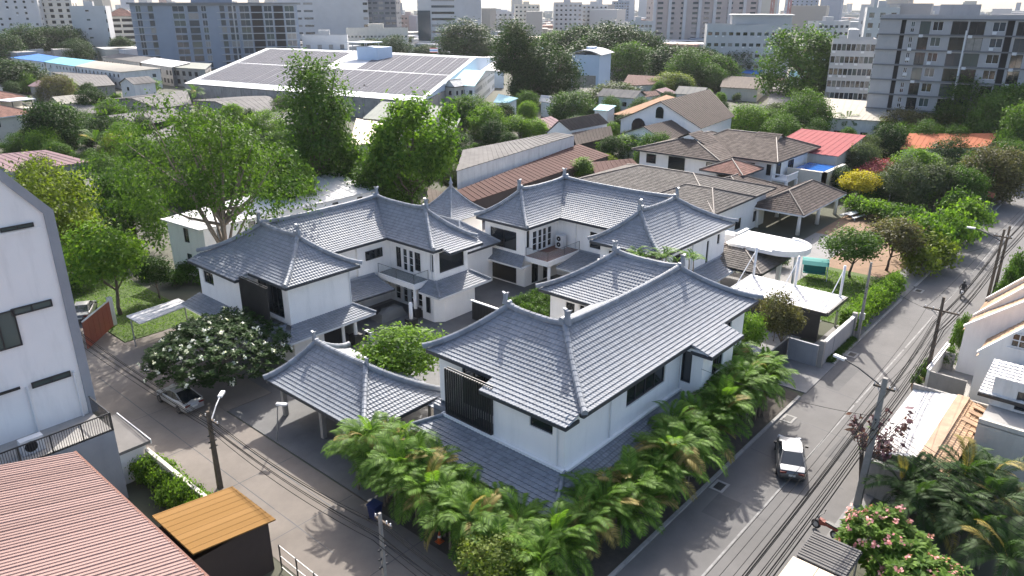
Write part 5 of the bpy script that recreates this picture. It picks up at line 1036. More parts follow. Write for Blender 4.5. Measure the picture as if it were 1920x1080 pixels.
for i in range(2600):
    r = 430 * (2600 / 430) ** r5.random(); px = r5.uniform(-250, 2170); x, y = polar(px, r)
    hh = r5.uniform(4, 11) if r5.random() < .93 else r5.uniform(14, 30) * (1 if r < 900 else 1.4)
    if r < 560: hh = min(hh, 8)
    w1, w2 = r5.uniform(8, 22), r5.uniform(8, 26); a = R(8.5) + r5.choice((0, 0, R(30), R(-20))); c, s = math.cos(a), math.sin(a)
    q = [(x + c * u - s * v, y + s * u + c * v) for u, v in ((-w1 / 2, -w2 / 2), (w1 / 2, -w2 / 2), (w1 / 2, w2 / 2), (-w1 / 2, w2 / 2))]; o0 = len(mb.v); mb.prism(q, 0, hh); tv = r5.random()
    for k in range(o0, len(mb.v)): mb.t[k] = tv
o = mb.obj('distant_town', fm); o['kind'] = 'stuff'; tag(o, 'hazy low-rise town stretching to the horizon', 'town')
# ------------------------------------------------------------------ vegetation
def np_mesh(name, V, F, T, m):
    me = bpy.data.meshes.new(name); V = np.asarray(V, np.float32); F = np.asarray(F, np.int32)
    me.vertices.add(len(V)); me.vertices.foreach_set('co', V.ravel()); k = F.shape[1]
    me.loops.add(F.size); me.loops.foreach_set('vertex_index', F.ravel()); me.polygons.add(len(F))
    me.polygons.foreach_set('loop_start', np.arange(0, F.size, k, dtype=np.int32)); me.polygons.foreach_set('loop_total', np.full(len(F), k, np.int32))
    at = me.attributes.new('tint', 'FLOAT', 'POINT'); at.data.foreach_set('value', np.asarray(T, np.float32))
    if m: me.materials.append(m)
    me.update(); me.validate(); return me
def leaves(rs, C, Nrm, ln, wd, tint):
    """diamond leaves: centres C, facing Nrm, length ln, width wd"""
    n = len(C); Nrm = Nrm / np.linalg.norm(Nrm, axis=1, keepdims=True)
    a = rs.normal(size=(n, 3)); a -= Nrm * (a * Nrm).sum(1, keepdims=True); a /= np.linalg.norm(a, axis=1, keepdims=True); b = np.cross(Nrm, a)
    L = (ln * rs.uniform(.5, 1.6, (n, 1))); Wd = wd * rs.uniform(.55, 1.5, (n, 1)); bend = Nrm * L * .12
    V = np.stack([C - a * L / 2 - bend, C + b * Wd / 2, C + a * L / 2 - bend, C - b * Wd / 2], 1).reshape(-1, 3)
    return V, np.arange(4 * n).reshape(-1, 4), np.repeat(tint, 4)
def crown_pts(rs, n, rad, squash=.0, lumps=6, hollow=.45):
    low = squash > .2
    """clump centres through a lumpy ellipsoid"""
    lc = rs.normal(size=(lumps, 3)); lc /= np.linalg.norm(lc, axis=1, keepdims=True); lw = rs.uniform(.1, .38, lumps); out = []
    while len(out) < n:
        d = rs.normal(size=3); d /= np.linalg.norm(d)
        if d[2] < -.55 - squash: continue
        k = .72 + float((lw * np.clip((lc @ d - .35) / .65, 0, 1) ** 1.5).sum())
        r = (hollow + (1 - hollow) * rs.random() ** .6) * k
        p = d * r
        if p[2] < 0 and not low: p[2] *= .7
        out.append(p)
    return np.array(out) * np.array(rad)
def make_crown(seed, rad, cz, n, per, cr, ln, wd, up=.5, lumps=6, hollow=.45, flat=.65, squash=0.):
    rs = np.random.RandomState(seed); C = crown_pts(rs, n, rad, squash, lumps=lumps, hollow=hollow); C[:, 2] += cz
    P = np.repeat(C, per, 0) + rs.normal(size=(n * per, 3)) * np.array([cr, cr, cr * flat])
    out = (P - np.array([0, 0, cz])) / np.array(rad); Nrm = out * .7 + rs.normal(size=P.shape) * .75 + np.array([0, 0, up])
    ct = np.repeat(rs.random(n), per); t = np.clip(.45 * ct + .55 * rs.random(n * per), 0, 1)
    V, F, T = leaves(rs, P, Nrm, ln, wd, t); return V, F, T, C
def make_trunk(seed, h, r, C, nl=9, lean=.2):
    rs = np.random.RandomState(seed); mb = MB(); k = 6; top = np.array([rs.uniform(-lean, lean), rs.uniform(-lean, lean), h])
    pts = [(top[0] * (i / k) ** 1.5 + rs.uniform(-.05, .05), top[1] * (i / k) ** 1.5 + rs.uniform(-.05, .05), h * i / k) for i in range(k + 1)]
    mb.tube(pts, [r * 1.25] + [r * (1 - .5 * i / k) for i in range(1, k + 1)], 8)
    for c in C[rs.choice(len(C), min(nl, len(C)), False)]:
        s = np.array(pts[rs.randint(k // 2, k + 1)]); m = (s + c) / 2 + np.array([0, 0, -.25]) + rs.uniform(-.2, .2, 3)
        mb.tube([s, m, c], [r * .45, r * .28, r * .07], 6, False)
    return mb
KIND = {}
def kind(name, H, Rr, variants, bark='bark', **kw):
    L = []
    for s in range(variants):
        V, F, T, C = make_crown(100 * len(KIND) + s, kw['rad'], kw['cz'], kw['n'], kw['per'], kw['cr'], kw['ln'], kw['wd'], kw.get('up', .5), kw.get('lumps', 6), kw.get('hollow', .45), kw.get('flat', .65), kw.get('squash', 0.))
        me = np_mesh('crown', V, F, T, M['l_mid']); tm = make_trunk(s + 7, kw['cz'] * kw.get('th', .9), kw.get('tr', .22), C, kw.get('nl', 10)).mesh('trunk', M[bark], True); L.append((me, tm))
    KIND[name] = (H, Rr, L)
kind('broad', 9.4, 4.3, 3, squash=.3, lumps=9, rad=(4, 4, 4.2), cz=5.2, n=230, per=55, cr=.62, ln=.31, wd=.19)
kind('dense', 7.2, 3.7, 4, squash=.4, lumps=9, rad=(3.4, 3.4, 3.5), cz=3.6, n=250, per=55, cr=.5, ln=.27, wd=.16, hollow=.55)
kind('airy', 13.0, 5.6, 1, bark='palebark', rad=(5.2, 5.2, 4.3), cz=8.4, n=330, per=46, cr=.5, ln=.22, wd=.13, lumps=12, hollow=.35, nl=26, tr=.28, th=.75)
kind('tall', 14.0, 3.6, 2, rad=(3.2, 3.2, 6.0), cz=7.8, n=330, per=46, cr=.6, ln=.31, wd=.18, lumps=10, hollow=.3, nl=20, tr=.3)
kind('clumpy', 9.5, 4.4, 3, rad=(4.0, 4.0, 3.8), cz=5.6, n=110, per=110, cr=.48, ln=.36, wd=.2, lumps=8, hollow=.5, flat=.8)
kind('small', 4.6, 2.1, 3, rad=(1.9, 1.9, 1.7), cz=2.8, n=120, per=44, cr=.32, ln=.2, wd=.115, tr=.1)
kind('cypress', 8.0, 1.3, 1, rad=(1.1, 1.1, 4.0), cz=4.2, n=150, per=30, cr=.28, ln=.2, wd=.1, hollow=.4, tr=.12)
kind('bush', 1.9, 1.35, 3, rad=(1.2, 1.2, 1.1), cz=.85, n=75, per=26, cr=.24, ln=.2, wd=.12, tr=.05, nl=5)
kind('far', 9.0, 4.5, 3, squash=.4, rad=(4.2, 4.2, 3.8), cz=5.0, n=120, per=16, cr=.75, ln=.9, wd=.6)
TN = {}
def set_mat(o, m):
    if o.data.materials and o.data.materials[0] is m: return
    o.material_slots[0].link = 'OBJECT'; o.material_slots[0].material = m
def tree(kd, x, y, h, wd, m, label, cat='tree', name='tree', group=None, rz=None):
    H, Rr, L = KIND[kd]; me, tm = L[rng.randrange(len(L))]; t = thing(name, label, cat, (x, y, 0), rng.uniform(0, 6.28) if rz is None else rz, group)
    s = wd / (2 * Rr); z = h / H; t.scale = (s, s, z)
    c = link('crown', me, t); set_mat(c, M[m]); link('trunk', tm, t); return t
def tree_px(kd, px, ytop, ybase, wpx, m, label, **kw):
    x, y = G(px, ybase); D = depth(x, y); return tree(kd, x, y, max(1.2, zat(x, y, ytop)), wpx / FPX * D, m, label, **kw)
# trees that can be told apart
for a in (
    
    ('tall', 608, 130, 408, 128, 'l_mid', 'tallest slender leafy tree before the solar warehouse'),
    ('clumpy', 775, 190, 425, 182, 'l_bright', 'bright yellow-green clump-leaved tree behind left house roof'),
    ('broad', 720, 280, 420, 150, 'l_mid', 'lower leafy tree filling beside the bright clump tree'),
    ('broad', 640, 240, 400, 130, 'l_mid', 'green tree crowding the tallest slender tree'),
    ('dense', 120, 330, 545, 175, 'l_yel', 'mango tree with yellowish tips beside the white block'),
    ('broad', 262, 310, 478, 135, 'l_mid', 'bright green tree between mango and airy tree'),
    ('clumpy', 545, 280, 445, 130, 'l_bright', 'large-leaved almond tree hanging over white flat roof'),
    ('small', 226, 418, 590, 150, 'l_bright', 'garden tree with light feathery crown on the left lawn'),
    ('small', 300, 480, 560, 70, 'l_dark', 'dark shrub tree against the left house wall'),
    ('dense', 112, 186, 300, 105, 'l_dark', 'dense round dark tree beside the red-roofed villa'),
    ('dense', 185, 165, 222, 62, 'l_dark', 'dark bushy tree standing over grey low roofs'),
    ('small', 272, 148, 188, 62, 'l_bright', 'bright round tree in front of the beige terrace unit'),
    ('dense', 225, 250, 318, 75, 'l_yel', 'yellow-green garden tree below the skylight house'),
    ('dense', 280, 262, 330, 80, 'l_mid', 'green garden tree beside grey lean-to roof'),
    ('dense', 30, 110, 175, 120, 'l_dark', 'dark spreading tree left of the blue roof'),
    ('dense', 110, 140, 200, 70, 'l_olive', 'olive green tree behind red-roofed villa'),
    ('broad', 870, 40, 122, 118, 'l_dark', 'big dark tree by the flag behind the solar warehouse'),
    ('tall', 965, 48, 195, 82, 'l_dark', 'tall dark column-like tree right of teal-roofed house'),
    ('dense', 1030, 92, 195, 115, 'l_dark', 'broad dark tree below the curved roof hall'),
    ('dense', 985, 120, 198, 80, 'l_dark', 'dark tree between teal house and curved hall'),
    ('dense', 1515, 52, 200, 160, 'l_mid', 'big round-headed tree in front of white colonnade block'),
    ('dense', 870, 178, 250, 80, 'l_mid', 'round tree below the teal-roofed house'),
    ('small', 920, 200, 268, 70, 'l_bright', 'bright round tree behind long warehouse roof'),
    ('small', 975, 218, 270, 60, 'l_bright', 'light green tree right behind the warehouse ridge'),
    ('dense', 1065, 172, 235, 90, 'l_mid', 'grey-green tree above brown shingle house'),
    ('dense', 1150, 152, 215, 110, 'l_grey', 'broad grey-green tree left of the tan roof'),
    ('dense', 1268, 135, 180, 75, 'l_yel', 'yellow-topped tree below grey gabled roof'),
    ('small', 1178, 252, 300, 70, 'l_bright', 'rounded bush tree before the brown gable'),
    ('cypress', 1092, 288, 352, 46, 'l_bright', 'upright feathery shrub beside oxide-red roof'),
    ('dense', 1395, 195, 262, 85, 'l_bright', 'bright green tree right of arched gable house'),
    ('dense', 1510, 178, 262, 85, 'l_mid', 'green tree behind faded red roof'),
    ('dense', 1445, 205, 262, 70, 'l_mid', 'leafy tree left of faded red roof'),
    ('dense', 1655, 232, 312, 72, 'l_dark', 'dark tree between faded red and orange roofs'),
    ('broad', 1800, 150, 268, 110, 'l_mid', 'tall green tree in front of grey condominium'),
    ('clumpy', 1765, 192, 262, 95, 'l_yel', 'yellow-green pompom tree before grey condominium'),
    ('dense', 1700, 205, 275, 95, 'l_olive', 'olive brown tree above the orange roof'),
    ('broad', 1895, 150, 290, 130, 'l_mid', 'large leafy tree at the far road bend'),
    ('dense', 1852, 272, 378, 115, 'l_olive', 'wide olive green tree overhanging the road'),
    ('dense', 1690, 308, 392, 90, 'l_grey', 'grey-green tree behind the garden hedge'),
    ('dense', 1745, 302, 388, 90, 'l_grey', 'pale flowering grey-green tree behind hedge'),
    ('dense', 1800, 312, 395, 80, 'l_mid', 'mid green tree next to the olive tree'),
    ('small', 1600, 322, 385, 72, 'l_gold', 'golden yellow bush tree at the hedge corner'),
    ('small', 1635, 302, 352, 66, 'l_red', 'magenta bougainvillea bush behind the golden bush'),
    ('small', 1592, 428, 520, 108, 'l_mid', 'rounded dark green tree on the garden soil'),
    ('small', 1662, 412, 508, 108, 'l_olive', 'olive leaved rounded tree beside the garden gate'),
    ('small', 750, 622, 742, 165, 'l_bright', 'bright leafy courtyard tree behind the carport'),
    ('small', 692, 652, 712, 70, 'l_yel', 'yellowish shrub at the courtyard column foot'),
    ('small', 1392, 585, 688, 78, 'l_bright', 'bright green shrub by the front house corner'),
    ('small', 1460, 555, 672, 90, 'l_olive', 'brownish croton tree in front of black wall'),
    ('small', 920, 1000, 1095, 150, 'l_yel', 'light green small-leaved shrub at the street corner'),
    ('small', 1450, 560, 640, 40, 'l_mid', 'slim dark shrub beside the croton tree'),
): tree_px(*a)
tree('airy', 35.2, 69.6, zat(35.2, 69.6, 192), 275 / FPX * depth(35.2, 69.6), 'l_mix', 'tall airy tree with visible branches behind the left house')
for px, yt in ((1508, 146), (1532, 150), (1564, 142), (1588, 156), (1614, 150), (1637, 130)):
    tree_px('cypress', px, yt, 196, 24, 'l_mid', 'slim cypress in the row before the white colonnade block', group='cypress row')
for px, yt, yb, w in ((1040, 55, 125, 90), (1085, 44, 128, 100), (1150, 42, 135, 120), (1205, 55, 138, 90), (1255, 82, 160, 100), (1310, 88, 158, 95), (1345, 100, 165, 70), (1385, 92, 150, 80), (1120, 60, 140, 110), (1180, 75, 150, 90), (1285, 98, 168, 80), (1330, 118, 172, 60)):
    tree_px('dense', px, yt, yb, w, rng.choice(('l_mid', 'l_dark', 'l_dark')), 'green tree of the dense wood beyond the curved roof hall', group='wood beyond the curved hall')
for px, yt, yb, w in ((20, 62, 128, 80), (60, 50, 122, 90), (105, 46, 118, 90), (140, 52, 118, 70), (232, 66, 116, 50), (155, 75, 122, 60)):
    tree_px('broad', px, yt, yb, w, 'l_dark', 'dark tree in front of the white apartment blocks', group='trees before apartment blocks')
for px, yt, yb, w in ((740, 72, 118, 60), (800, 82, 120, 60), (920, 75, 125, 60), (960, 45, 100, 50), (1660, 60, 110, 50), (700, 70, 112, 50)):
    tree_px('dense', px, yt, yb, w, 'l_dark', 'dark tree along the back edge of the solar warehouse', group='trees behind solar warehouse')
for px, yt, yb, w in ((1845, 178, 290, 90), (1905, 200, 330, 90), (1770, 235, 300, 60), (1880, 262, 345, 80), (1725, 232, 298, 60)):
    tree_px('dense', px, yt, yb, w, 'l_mid', 'leafy tree along the far bend before grey condominium', group='trees before grey condominium')
# clipped bushes along the road side and in gardens
hb = [(1726, 405, 490, 95, 'l_bright'), (1770, 390, 470, 95, 'l_bright'), (1812, 372, 430, 80, 'l_bright'), (1740, 440, 505, 90, 'l_yel'), (1795, 410, 455, 80, 'l_bright'), (1702, 385, 440, 70, 'l_mid'), (1680, 380, 425, 70, 'l_mid'), (1640, 372, 412, 70, 'l_bright'), (1605, 365, 402, 60, 'l_bright'), (1722, 458, 515, 70, 'l_yel'), (1790, 355, 420, 60, 'l_mid')]
for px, yt, yb, w, m in hb: tree_px('bush', px, yt, yb, w, m, 'rounded bright green bush in the hedge along the garden wall', cat='bush', name='bush', group='garden hedge bushes')
for i in range(12):
    x = 69.2 + i * 1.3; tree('bush', x, 18.5 + rng.uniform(-.1, .1), 2.3, 2.4, 'l_bright', 'bright green bush of the clipped hedge beside the lawn', 'bush', 'bush', 'lawn hedge bushes')
for i in range(10):
    y = 36.6 + i * .88; tree('bush', 15.3 + rng.uniform(-.35, .5), y, rng.uniform(1.8, 2.6), 1.9, 'l_bright', 'green creeper bush draped over the white alley wall', 'bush', 'bush', 'alley wall creeper')
for i in range(9):
    x, y = 50.0 + (i % 3) * 1.5, 40.2 + (i // 3) * 1.6; t = tree('bush', x, y, 1.5, 2.0, 'l_mid', 'clipped bush growing on the raised courtyard deck', 'bush', 'bush', 'deck bushes'); t.location.z = 1.22
for px, py in ((420, 520), (395, 530), (330, 535), (360, 515), (290, 520), (150, 545), (470, 478), (1240, 470), (1450, 500)):
    tree_px('bush', px, py - 30, py, 55, 'l_mid', 'dark green shrub near the house walls', cat='bush', name='bush', group='shrubs near house walls')
for i in range(8):
    x, y = 61.9 + i * .8, 17.5; t = tree('bush', x, y, .5, .9, 'l_mid', 'low grass tuft in the strip before slate grey wall', 'bush', 'bush', 'strip tufts')
for px, yt, yb, w in ((1790, 605, 660, 26), (1800, 588, 640, 26), (1775, 650, 690, 26), (1885, 500, 560, 30), (1900, 470, 540, 40), (1870, 520, 575, 26), (1912, 520, 575, 26)):
    tree_px('bush', px, yt, yb, w, 'l_mid', 'potted bush beside the row houses across the road', cat='bush', name='bush', group='row house bushes')

# ---- frangipanis: rounded crown of leaf rosettes with flower clusters
def frangipani(x, y, h, wd, label, flower, fm, nfl, seed, leafm='l_dark', sparse=1.0, cf=.42, czf=.56):
    rs = np.random.RandomState(seed); t = thing('frangipani_tree', label, 'tree', (x, y, 0)); rad = np.array([wd / 2, wd / 2, h * cf]); cz = h * czf; n = int(620 * sparse)
    C = crown_pts(rs, n, rad, lumps=7, hollow=.5); C[:, 2] += cz; per = 22
    P = np.repeat(C, per, 0); ang = rs.uniform(0, 6.28, n * per); el = rs.uniform(-.2, .7, n * per); d = np.stack([np.cos(ang) * np.cos(el), np.sin(ang) * np.cos(el), np.sin(el)], 1)
    L = .42 * rs.uniform(.7, 1.2, (n * per, 1)); b = np.cross(d, np.array([0, 0, 1.])); b /= np.linalg.norm(b, axis=1, keepdims=True); w_ = .075
    V = np.stack([P + d * .04, P + d * L * .6 + b * w_, P + d * L - np.array([0, 0, .05]), P + d * L * .6 - b * w_], 1).reshape(-1, 3)
    link('crown', np_mesh('crown', V, np.arange(len(V)).reshape(-1, 4), np.repeat(.4 * np.repeat(rs.random(n), per) + .6 * rs.random(n * per), 4), M[leafm]), t)
    out = C[((C - [0, 0, cz]) / rad * [1, 1, 1]).astype(float) @ np.array([-.3, -.3, .7]) > -.25]; idx = rs.choice(len(out), min(nfl, len(out)), False); fl = MB()
    V = []; T = []
    for c in out[idx]:
        o_ = (c - [0, 0, cz]) / rad; o_ = o_ / (np.linalg.norm(o_) + 1e-6); c = c + o_ * .22 + [0, 0, .12]
        for k in range(9):
            p = c + rs.normal(size=3) * .09; q = rs.normal(size=3) * .5 + o_ + [0, 0, .4]; q /= np.linalg.norm(q); a = np.cross(q, rs.normal(size=3)); a /= np.linalg.norm(a); b2 = np.cross(q, a); s = .085
            V += [p - a * s, p + b2 * s, p + a * s, p - b2 * s]; T += [rs.random()] * 4
    link('flower_clusters', np_mesh('flower_clusters', np.array(V), np.arange(len(V)).reshape(-1, 4), np.array(T), M[fm]), t, 'stuff')
    mb = make_trunk(seed, h * .35, .14, C, 30, .1); mb.obj('trunk', M['palebark'], t, smooth=True); return t
x, y = G(380, 668, 2.6); D = depth(x, y); frangipani(x + 1.2, y + .2, 5.6, 262 / FPX * D, 'white flowering frangipani beside the silver car', 'white', 'petal', 120, 3, cf=.44, czf=.56, sparse=1.4)
frangipani(37.2, 6.4, 3.9, 5.2, 'pink flowering frangipani over the corrugated awning', 'pink', 'petalp', 60, 5, 'l_bright', .55); frangipani(35.3, 3.4, 3.8, 4.6, 'pink frangipani further from the road with paler flowers', 'pink', 'petalp', 55, 6, 'l_bright', .5)
# ---- leafless bougainvillea by the leaning pole
bg_ = thing('bougainvillea', 'sparse bougainvillea with dark mauve blooms climbing by the concrete pole', 'shrub', (44.9, 9.7, 0)); rs = np.random.RandomState(8); mb = MB(); fl = MB(); V = []; T = []
for i in range(26):
    a = rs.uniform(0, 6.28); hh = rs.uniform(3.2, 5.6); r_ = rs.uniform(.6, 2.6); p = [(0, 0, 0), (math.cos(a) * r_ * .3, math.sin(a) * r_ * .3, hh * .6), (math.cos(a) * r_, math.sin(a) * r_, hh)]; mb.tube(p, [.05, .03, .012], 5, False)
    for k in range(16):
        s = rs.uniform(.55, 1); c = np.array(p[1]) * (1 - s) + np.array(p[2]) * s + rs.normal(size=3) * .16; q = rs.normal(size=(2, 3)) * .09; V += [c - q[0], c + q[1], c + q[0], c - q[1]]; T += [rs.random()] * 4
mb.obj('branches', M['bark'], bg_, 'stuff'); M['l_mauve'] = leaf_mat('mauve_bract', (.05, .03, .035), (.2, .10, .13), .2); link('blooms', np_mesh('blooms', np.array(V), np.arange(len(V)).reshape(-1, 4), np.array(T), M['l_mauve']), bg_, 'stuff')
# ---- areca palms: every frond an object of its own
def frond_mesh(seed, L=2.3, arch=1.0, n=28, w_=.046, ll=.58):
    rs = np.random.RandomState(seed); V = []; F = []; T = []
    def P(s): return np.array([L * (s - .22 * arch * s ** 3), 0, L * (.42 * s - .62 * arch * s ** 2.2)])
    ring = []
    for i in range(9):
        s = i / 8; p = P(s); r_ = .028 * (1 - .8 * s); k = len(V); V += [p + [0, r_, 0], p + [0, 0, r_], p - [0, r_, 0]]; T += [.85] * 3
        if i: F += [(k - 3, k, k + 1, k - 2), (k - 2, k + 1, k + 2, k - 1)]
    for i in range(n):
        s = .16 + .84 * i / (n - 1); p = P(s); tn = P(min(1, s + .02)) - P(s - .02); tn /= np.linalg.norm(tn); lf = ll * (math.sin(math.pi * (.12 + .8 * (s - .16) / .84)) ** .7)
        for sd in (-1, 1):
            d = tn * .75 + np.array([0, sd, 0]) * .9 + np.array([0, 0, .18 + rs.uniform(-.12, .1)]); d /= np.linalg.norm(d); tip = p + d * lf + np.array([0, 0, -.3 * lf * lf - .08 * rs.random()]); mid = p + d * lf * .5 + [0, 0, .01]; b = tn * w_ / 2 * 1.6
            k = len(V); tt = .25 + .6 * rs.random(); V += [p, mid + b, tip, mid - b]; T += [tt] * 4; F.append((k, k + 1, k + 2, k + 3))
    return np_mesh('frond', np.array(V), np.array(F), T, M['l_palm'])
FR = [frond_mesh(i, 2.2 + .15 * i, .6 + .2 * i) for i in range(4)]
STM = MB().tube([(0, 0, 0), (.05, .02, .5), (0, .04, 1.0)], [.075, .06, .05], 7).mesh('stem', M['palebark'], True)
def palm(x, y, h, label, group, stems=4, nf=9, dry=.08, s=1., m='l_palm', name='areca_palm'):
    t = thing(name, label, 'palm', (x, y, 0), 0, group)
    for k in range(stems):
        a = rng.uniform(0, 6.28); r_ = .15 + .3 * (k > 0); bx_, by_ = r_ * math.cos(a), r_ * math.sin(a); hh = h * rng.uniform(.42, .68) if k else h * .68
        st = link('stem', STM, t); st.location = (bx_, by_, 0); st.scale = (1, 1, hh); lean = rng.uniform(.0, .18); tx_, ty_ = bx_ + .0, by_ + .04
        a0 = rng.uniform(0, 6.28)
        for j in range(nf):
            o = link('frond', FR[rng.randrange(4)], t); o.location = (tx_, ty_, hh - .05 * rng.random()); el = rng.choice((-.75, -.5, -.35, -.15, .05)) - (.55 if j < 2 else 0)
            o.rotation_euler = (rng.uniform(-.3, .3), el, a0 + j * 2.4 + rng.uniform(-.3, .3)); sc_ = s * rng.uniform(.75, 1.2); o.scale = (sc_, sc_ * 1.05, sc_)
            set_mat(o, M['l_palmdry' if rng.random() < dry else m])
    return t
gA = 'alley palms'; gB = 'road palms'
for i in range(11):
    y = 33.6 - i * 1.22
    palm(24.0 + rng.uniform(-.3, .3), y, rng.uniform(3.5, 5.0) if y > 28 else rng.uniform(2.9, 4.0), 'areca palm in the row along the alley side of the front house', gA, 4, 9)
for i in range(9): palm(25.6 + rng.uniform(-.25, .25), 33.0 - i * 1.4, rng.uniform(3.5, 4.7) if i < 4 else rng.uniform(2.6, 3.3), 'areca palm in the row along the alley side of the front house', gA, 3, 9)
for i in range(7): palm(24.3 + i * 1.3, 18.9 + .5 * rng.random(), rng.uniform(2.8, 3.6), 'areca palm in the row along the road side of front house', gB, 3, 9)
for i in range(15):
    x = 32.6 + i * 1.3; hh = rng.uniform(2.8, 4.0) if x < 36 else rng.uniform(3.5, 4.9) if x < 42 else rng.uniform(4.2, 5.8)
    palm(x, 18.7 + rng.uniform(-.35, .35), hh, 'areca palm in the row along the road side of front house', gB, 4, 9)
for i in range(10): palm(29.5 + i * 2.3, 19.9 + rng.uniform(-.2, .2) - (.5 if 42 < 29.5 + i * 2.3 < 49.5 else 0), rng.uniform(2.8, 3.4) if i < 4 else rng.uniform(3.4, 4.6), 'areca palm in the row along the road side of front house', gB, 3, 9)
for x, y, h in ((50.4, 21.6, 4.2), (51.6, 21.9, 3.8), (52.6, 22.6, 3.6)): palm(x, y, h, 'areca palm in the row along the road side of front house', gB, 4, 9)
for x, y, h in ((43.8, 6.9, 3.4), (44.2, 5.4, 3.8), (43.0, 4.0, 3.7), (45.2, 4.2, 4.6), (41.4, 2.8, 3.6), (44.0, 2.4, 4.2), (42.2, 5.9, 2.8), (39.6, 1.4, 3.6), (46.6, 3.0, 4.4)): palm(x, y, h, 'dark areca palm in front of the plain beige house', 'beige house palms', 3, 8, .1, 1.1, 'l_dark')
for px, yt, yb in ((1195, 462, 500), (1250, 468, 505), (1292, 470, 508)):
    x, y = G(px, yb, 6.0); p = palm(x, y, 1.9, 'small bushy palm planted along the white planter parapet', 'parapet palms', 2, 10, .05, .62); p.location.z = 5.85
for px, yt, yb, lab in ((1585, 212, 262, 'fan palm in front of long beige-roofed house'), (372, 155, 215, 'tall thin palm beside the solar warehouse corner'), (1725, 290, 352, 'feather palm before the orange roof'), (560, 168, 300, 'drooping palm in front of tallest slender tree'), (190, 240, 320, 'banana-like palm below the skylight house')):
    x, y = G(px, yb); palm(x, y, zat(x, y, yt), lab, None, 1, 14, .1, 1.5, 'l_mid', 'palm_tree')
x, y = G(1632, 880); palm(x, y, 2.6, 'potted palm at the foot of leaning pole', None, 2, 8, .1, .6)

# ---- background trees between the houses, kept off the roofs
bpy.context.view_layer.update(); boxes = []
for o in list(col.objects):
    if o.type == 'MESH' and o.name.split('.')[0] in ('wall', 'roof_sheet', 'roof_tiles', 'roof', 'slab', 'basin'):
        c = [o.matrix_world @ Vector(v) for v in o.bound_box]; boxes.append((min(p.x for p in c), max(p.x for p in c), min(p.y for p in c), max(p.y for p in c)))
BX = np.array(boxes)
def free(x, y, r): return not ((x > BX[:, 0] - r) & (x < BX[:, 1] + r) & (y > BX[:, 2] - r) & (y < BX[:, 3] + r)).any()
r8 = random.Random(33); kk = 0; hp = []
for _ in range(3000):
    if kk >= 60: break
    px = r8.uniform(-40, 1700); py = r8.uniform(95, 262); x, y = G(px, py)
    if x < 24 or (24 < x < 125 and 5 < y < 72) or y < 24 or (px < 430 and 98 < py < 168): continue
    w1, w2 = r8.uniform(7, 14), r8.uniform(6, 9); rr = max(w1, w2) * .62
    if not free(x, y, rr) or any(math.dist((x, y), q) < 15 for q in hp): continue
    hp.append((x, y)); kk += 1; a = R(8.5) + r8.choice((0, R(90))); c, s = math.cos(a), math.sin(a); e = r8.uniform(2.8, 3.6) if r8.random() < .75 else r8.uniform(5.4, 6.2); rh = e + r8.uniform(1.2, 2.0)
    tr_ = lambda u, v, z: (x + c * u - s * v, y + s * u + c * v, z)
    shed('house', 'small house with weathered sheet roof among the background trees', 'house', [tr_(-w1 / 2, -w2 / 2, e), tr_(w1 / 2, -w2 / 2, e), tr_(w1 / 2, 0, rh), tr_(-w1 / 2, 0, rh)], r8.choice(('white2', 'cream', 'white2', 'dirt_shade_wall')), r8.choice(('gravroof', 'gravroof', 'gravroof', 'r_brown', 'r_mauve', 'metalroof', 'r_beige', 'r_redbrown', 'r_teal')), (3.5, 1.2, 1.1, 'dark'), 'small background houses', 1.6, True)
    BX = np.vstack([BX, [x - rr * .8, x + rr * .8, y - rr * .8, y + rr * .8]])
r9 = random.Random(21); k = 0; tries = 0; pts = []
while k < 290 and tries < 30000:
    tries += 1; px = r9.uniform(-60, 1980); py = 70 + 320 * r9.random() ** 1.1; x, y = G(px, py)
    if x < 20 or (8.5 < y < 20 and x < 430) or (24 < x < 118 and 18 < y < 70): continue
    if y < 9 and x < 80 or (px < 430 and 98 < py < 168): continue
    h = r9.uniform(3.8, 7.2) if py > 110 else r9.uniform(5, 9)
    if not free(x, y, h * .2) or any(abs(x - a) + abs(y - b) < h * .75 for a, b in pts): continue
    pts.append((x, y)); k += 1; kd = 'dense' if py > 150 else 'far'
    tree(kd, x, y, h, h * r9.uniform(.8, 1.15), r9.choice(('l_mid', 'l_mid', 'l_dark', 'l_bright', 'l_grey', 'l_dark')), 'green garden tree growing in the gaps between background houses', group='garden trees among background houses')
k = 0
for _ in range(20000):
    if k >= 280: break
    px = r9.uniform(-60, 1980); py = 95 + 300 * r9.random(); x, y = G(px, py)
    if x < 20 or (8.5 < y < 20 and x < 430) or (24 < x < 118 and 18 < y < 70) or (y < 9 and x < 80) or not free(x, y, .6): continue
    k += 1; h = r9.uniform(1.6, 3.4); tree('bush', x, y, h, h * r9.uniform(1.0, 1.7), r9.choice(('l_mid', 'l_dark', 'l_bright', 'l_yel', 'l_grey')), 'leafy garden shrub growing in the gaps between background houses', 'shrub', 'shrub', 'garden shrubs among background houses')
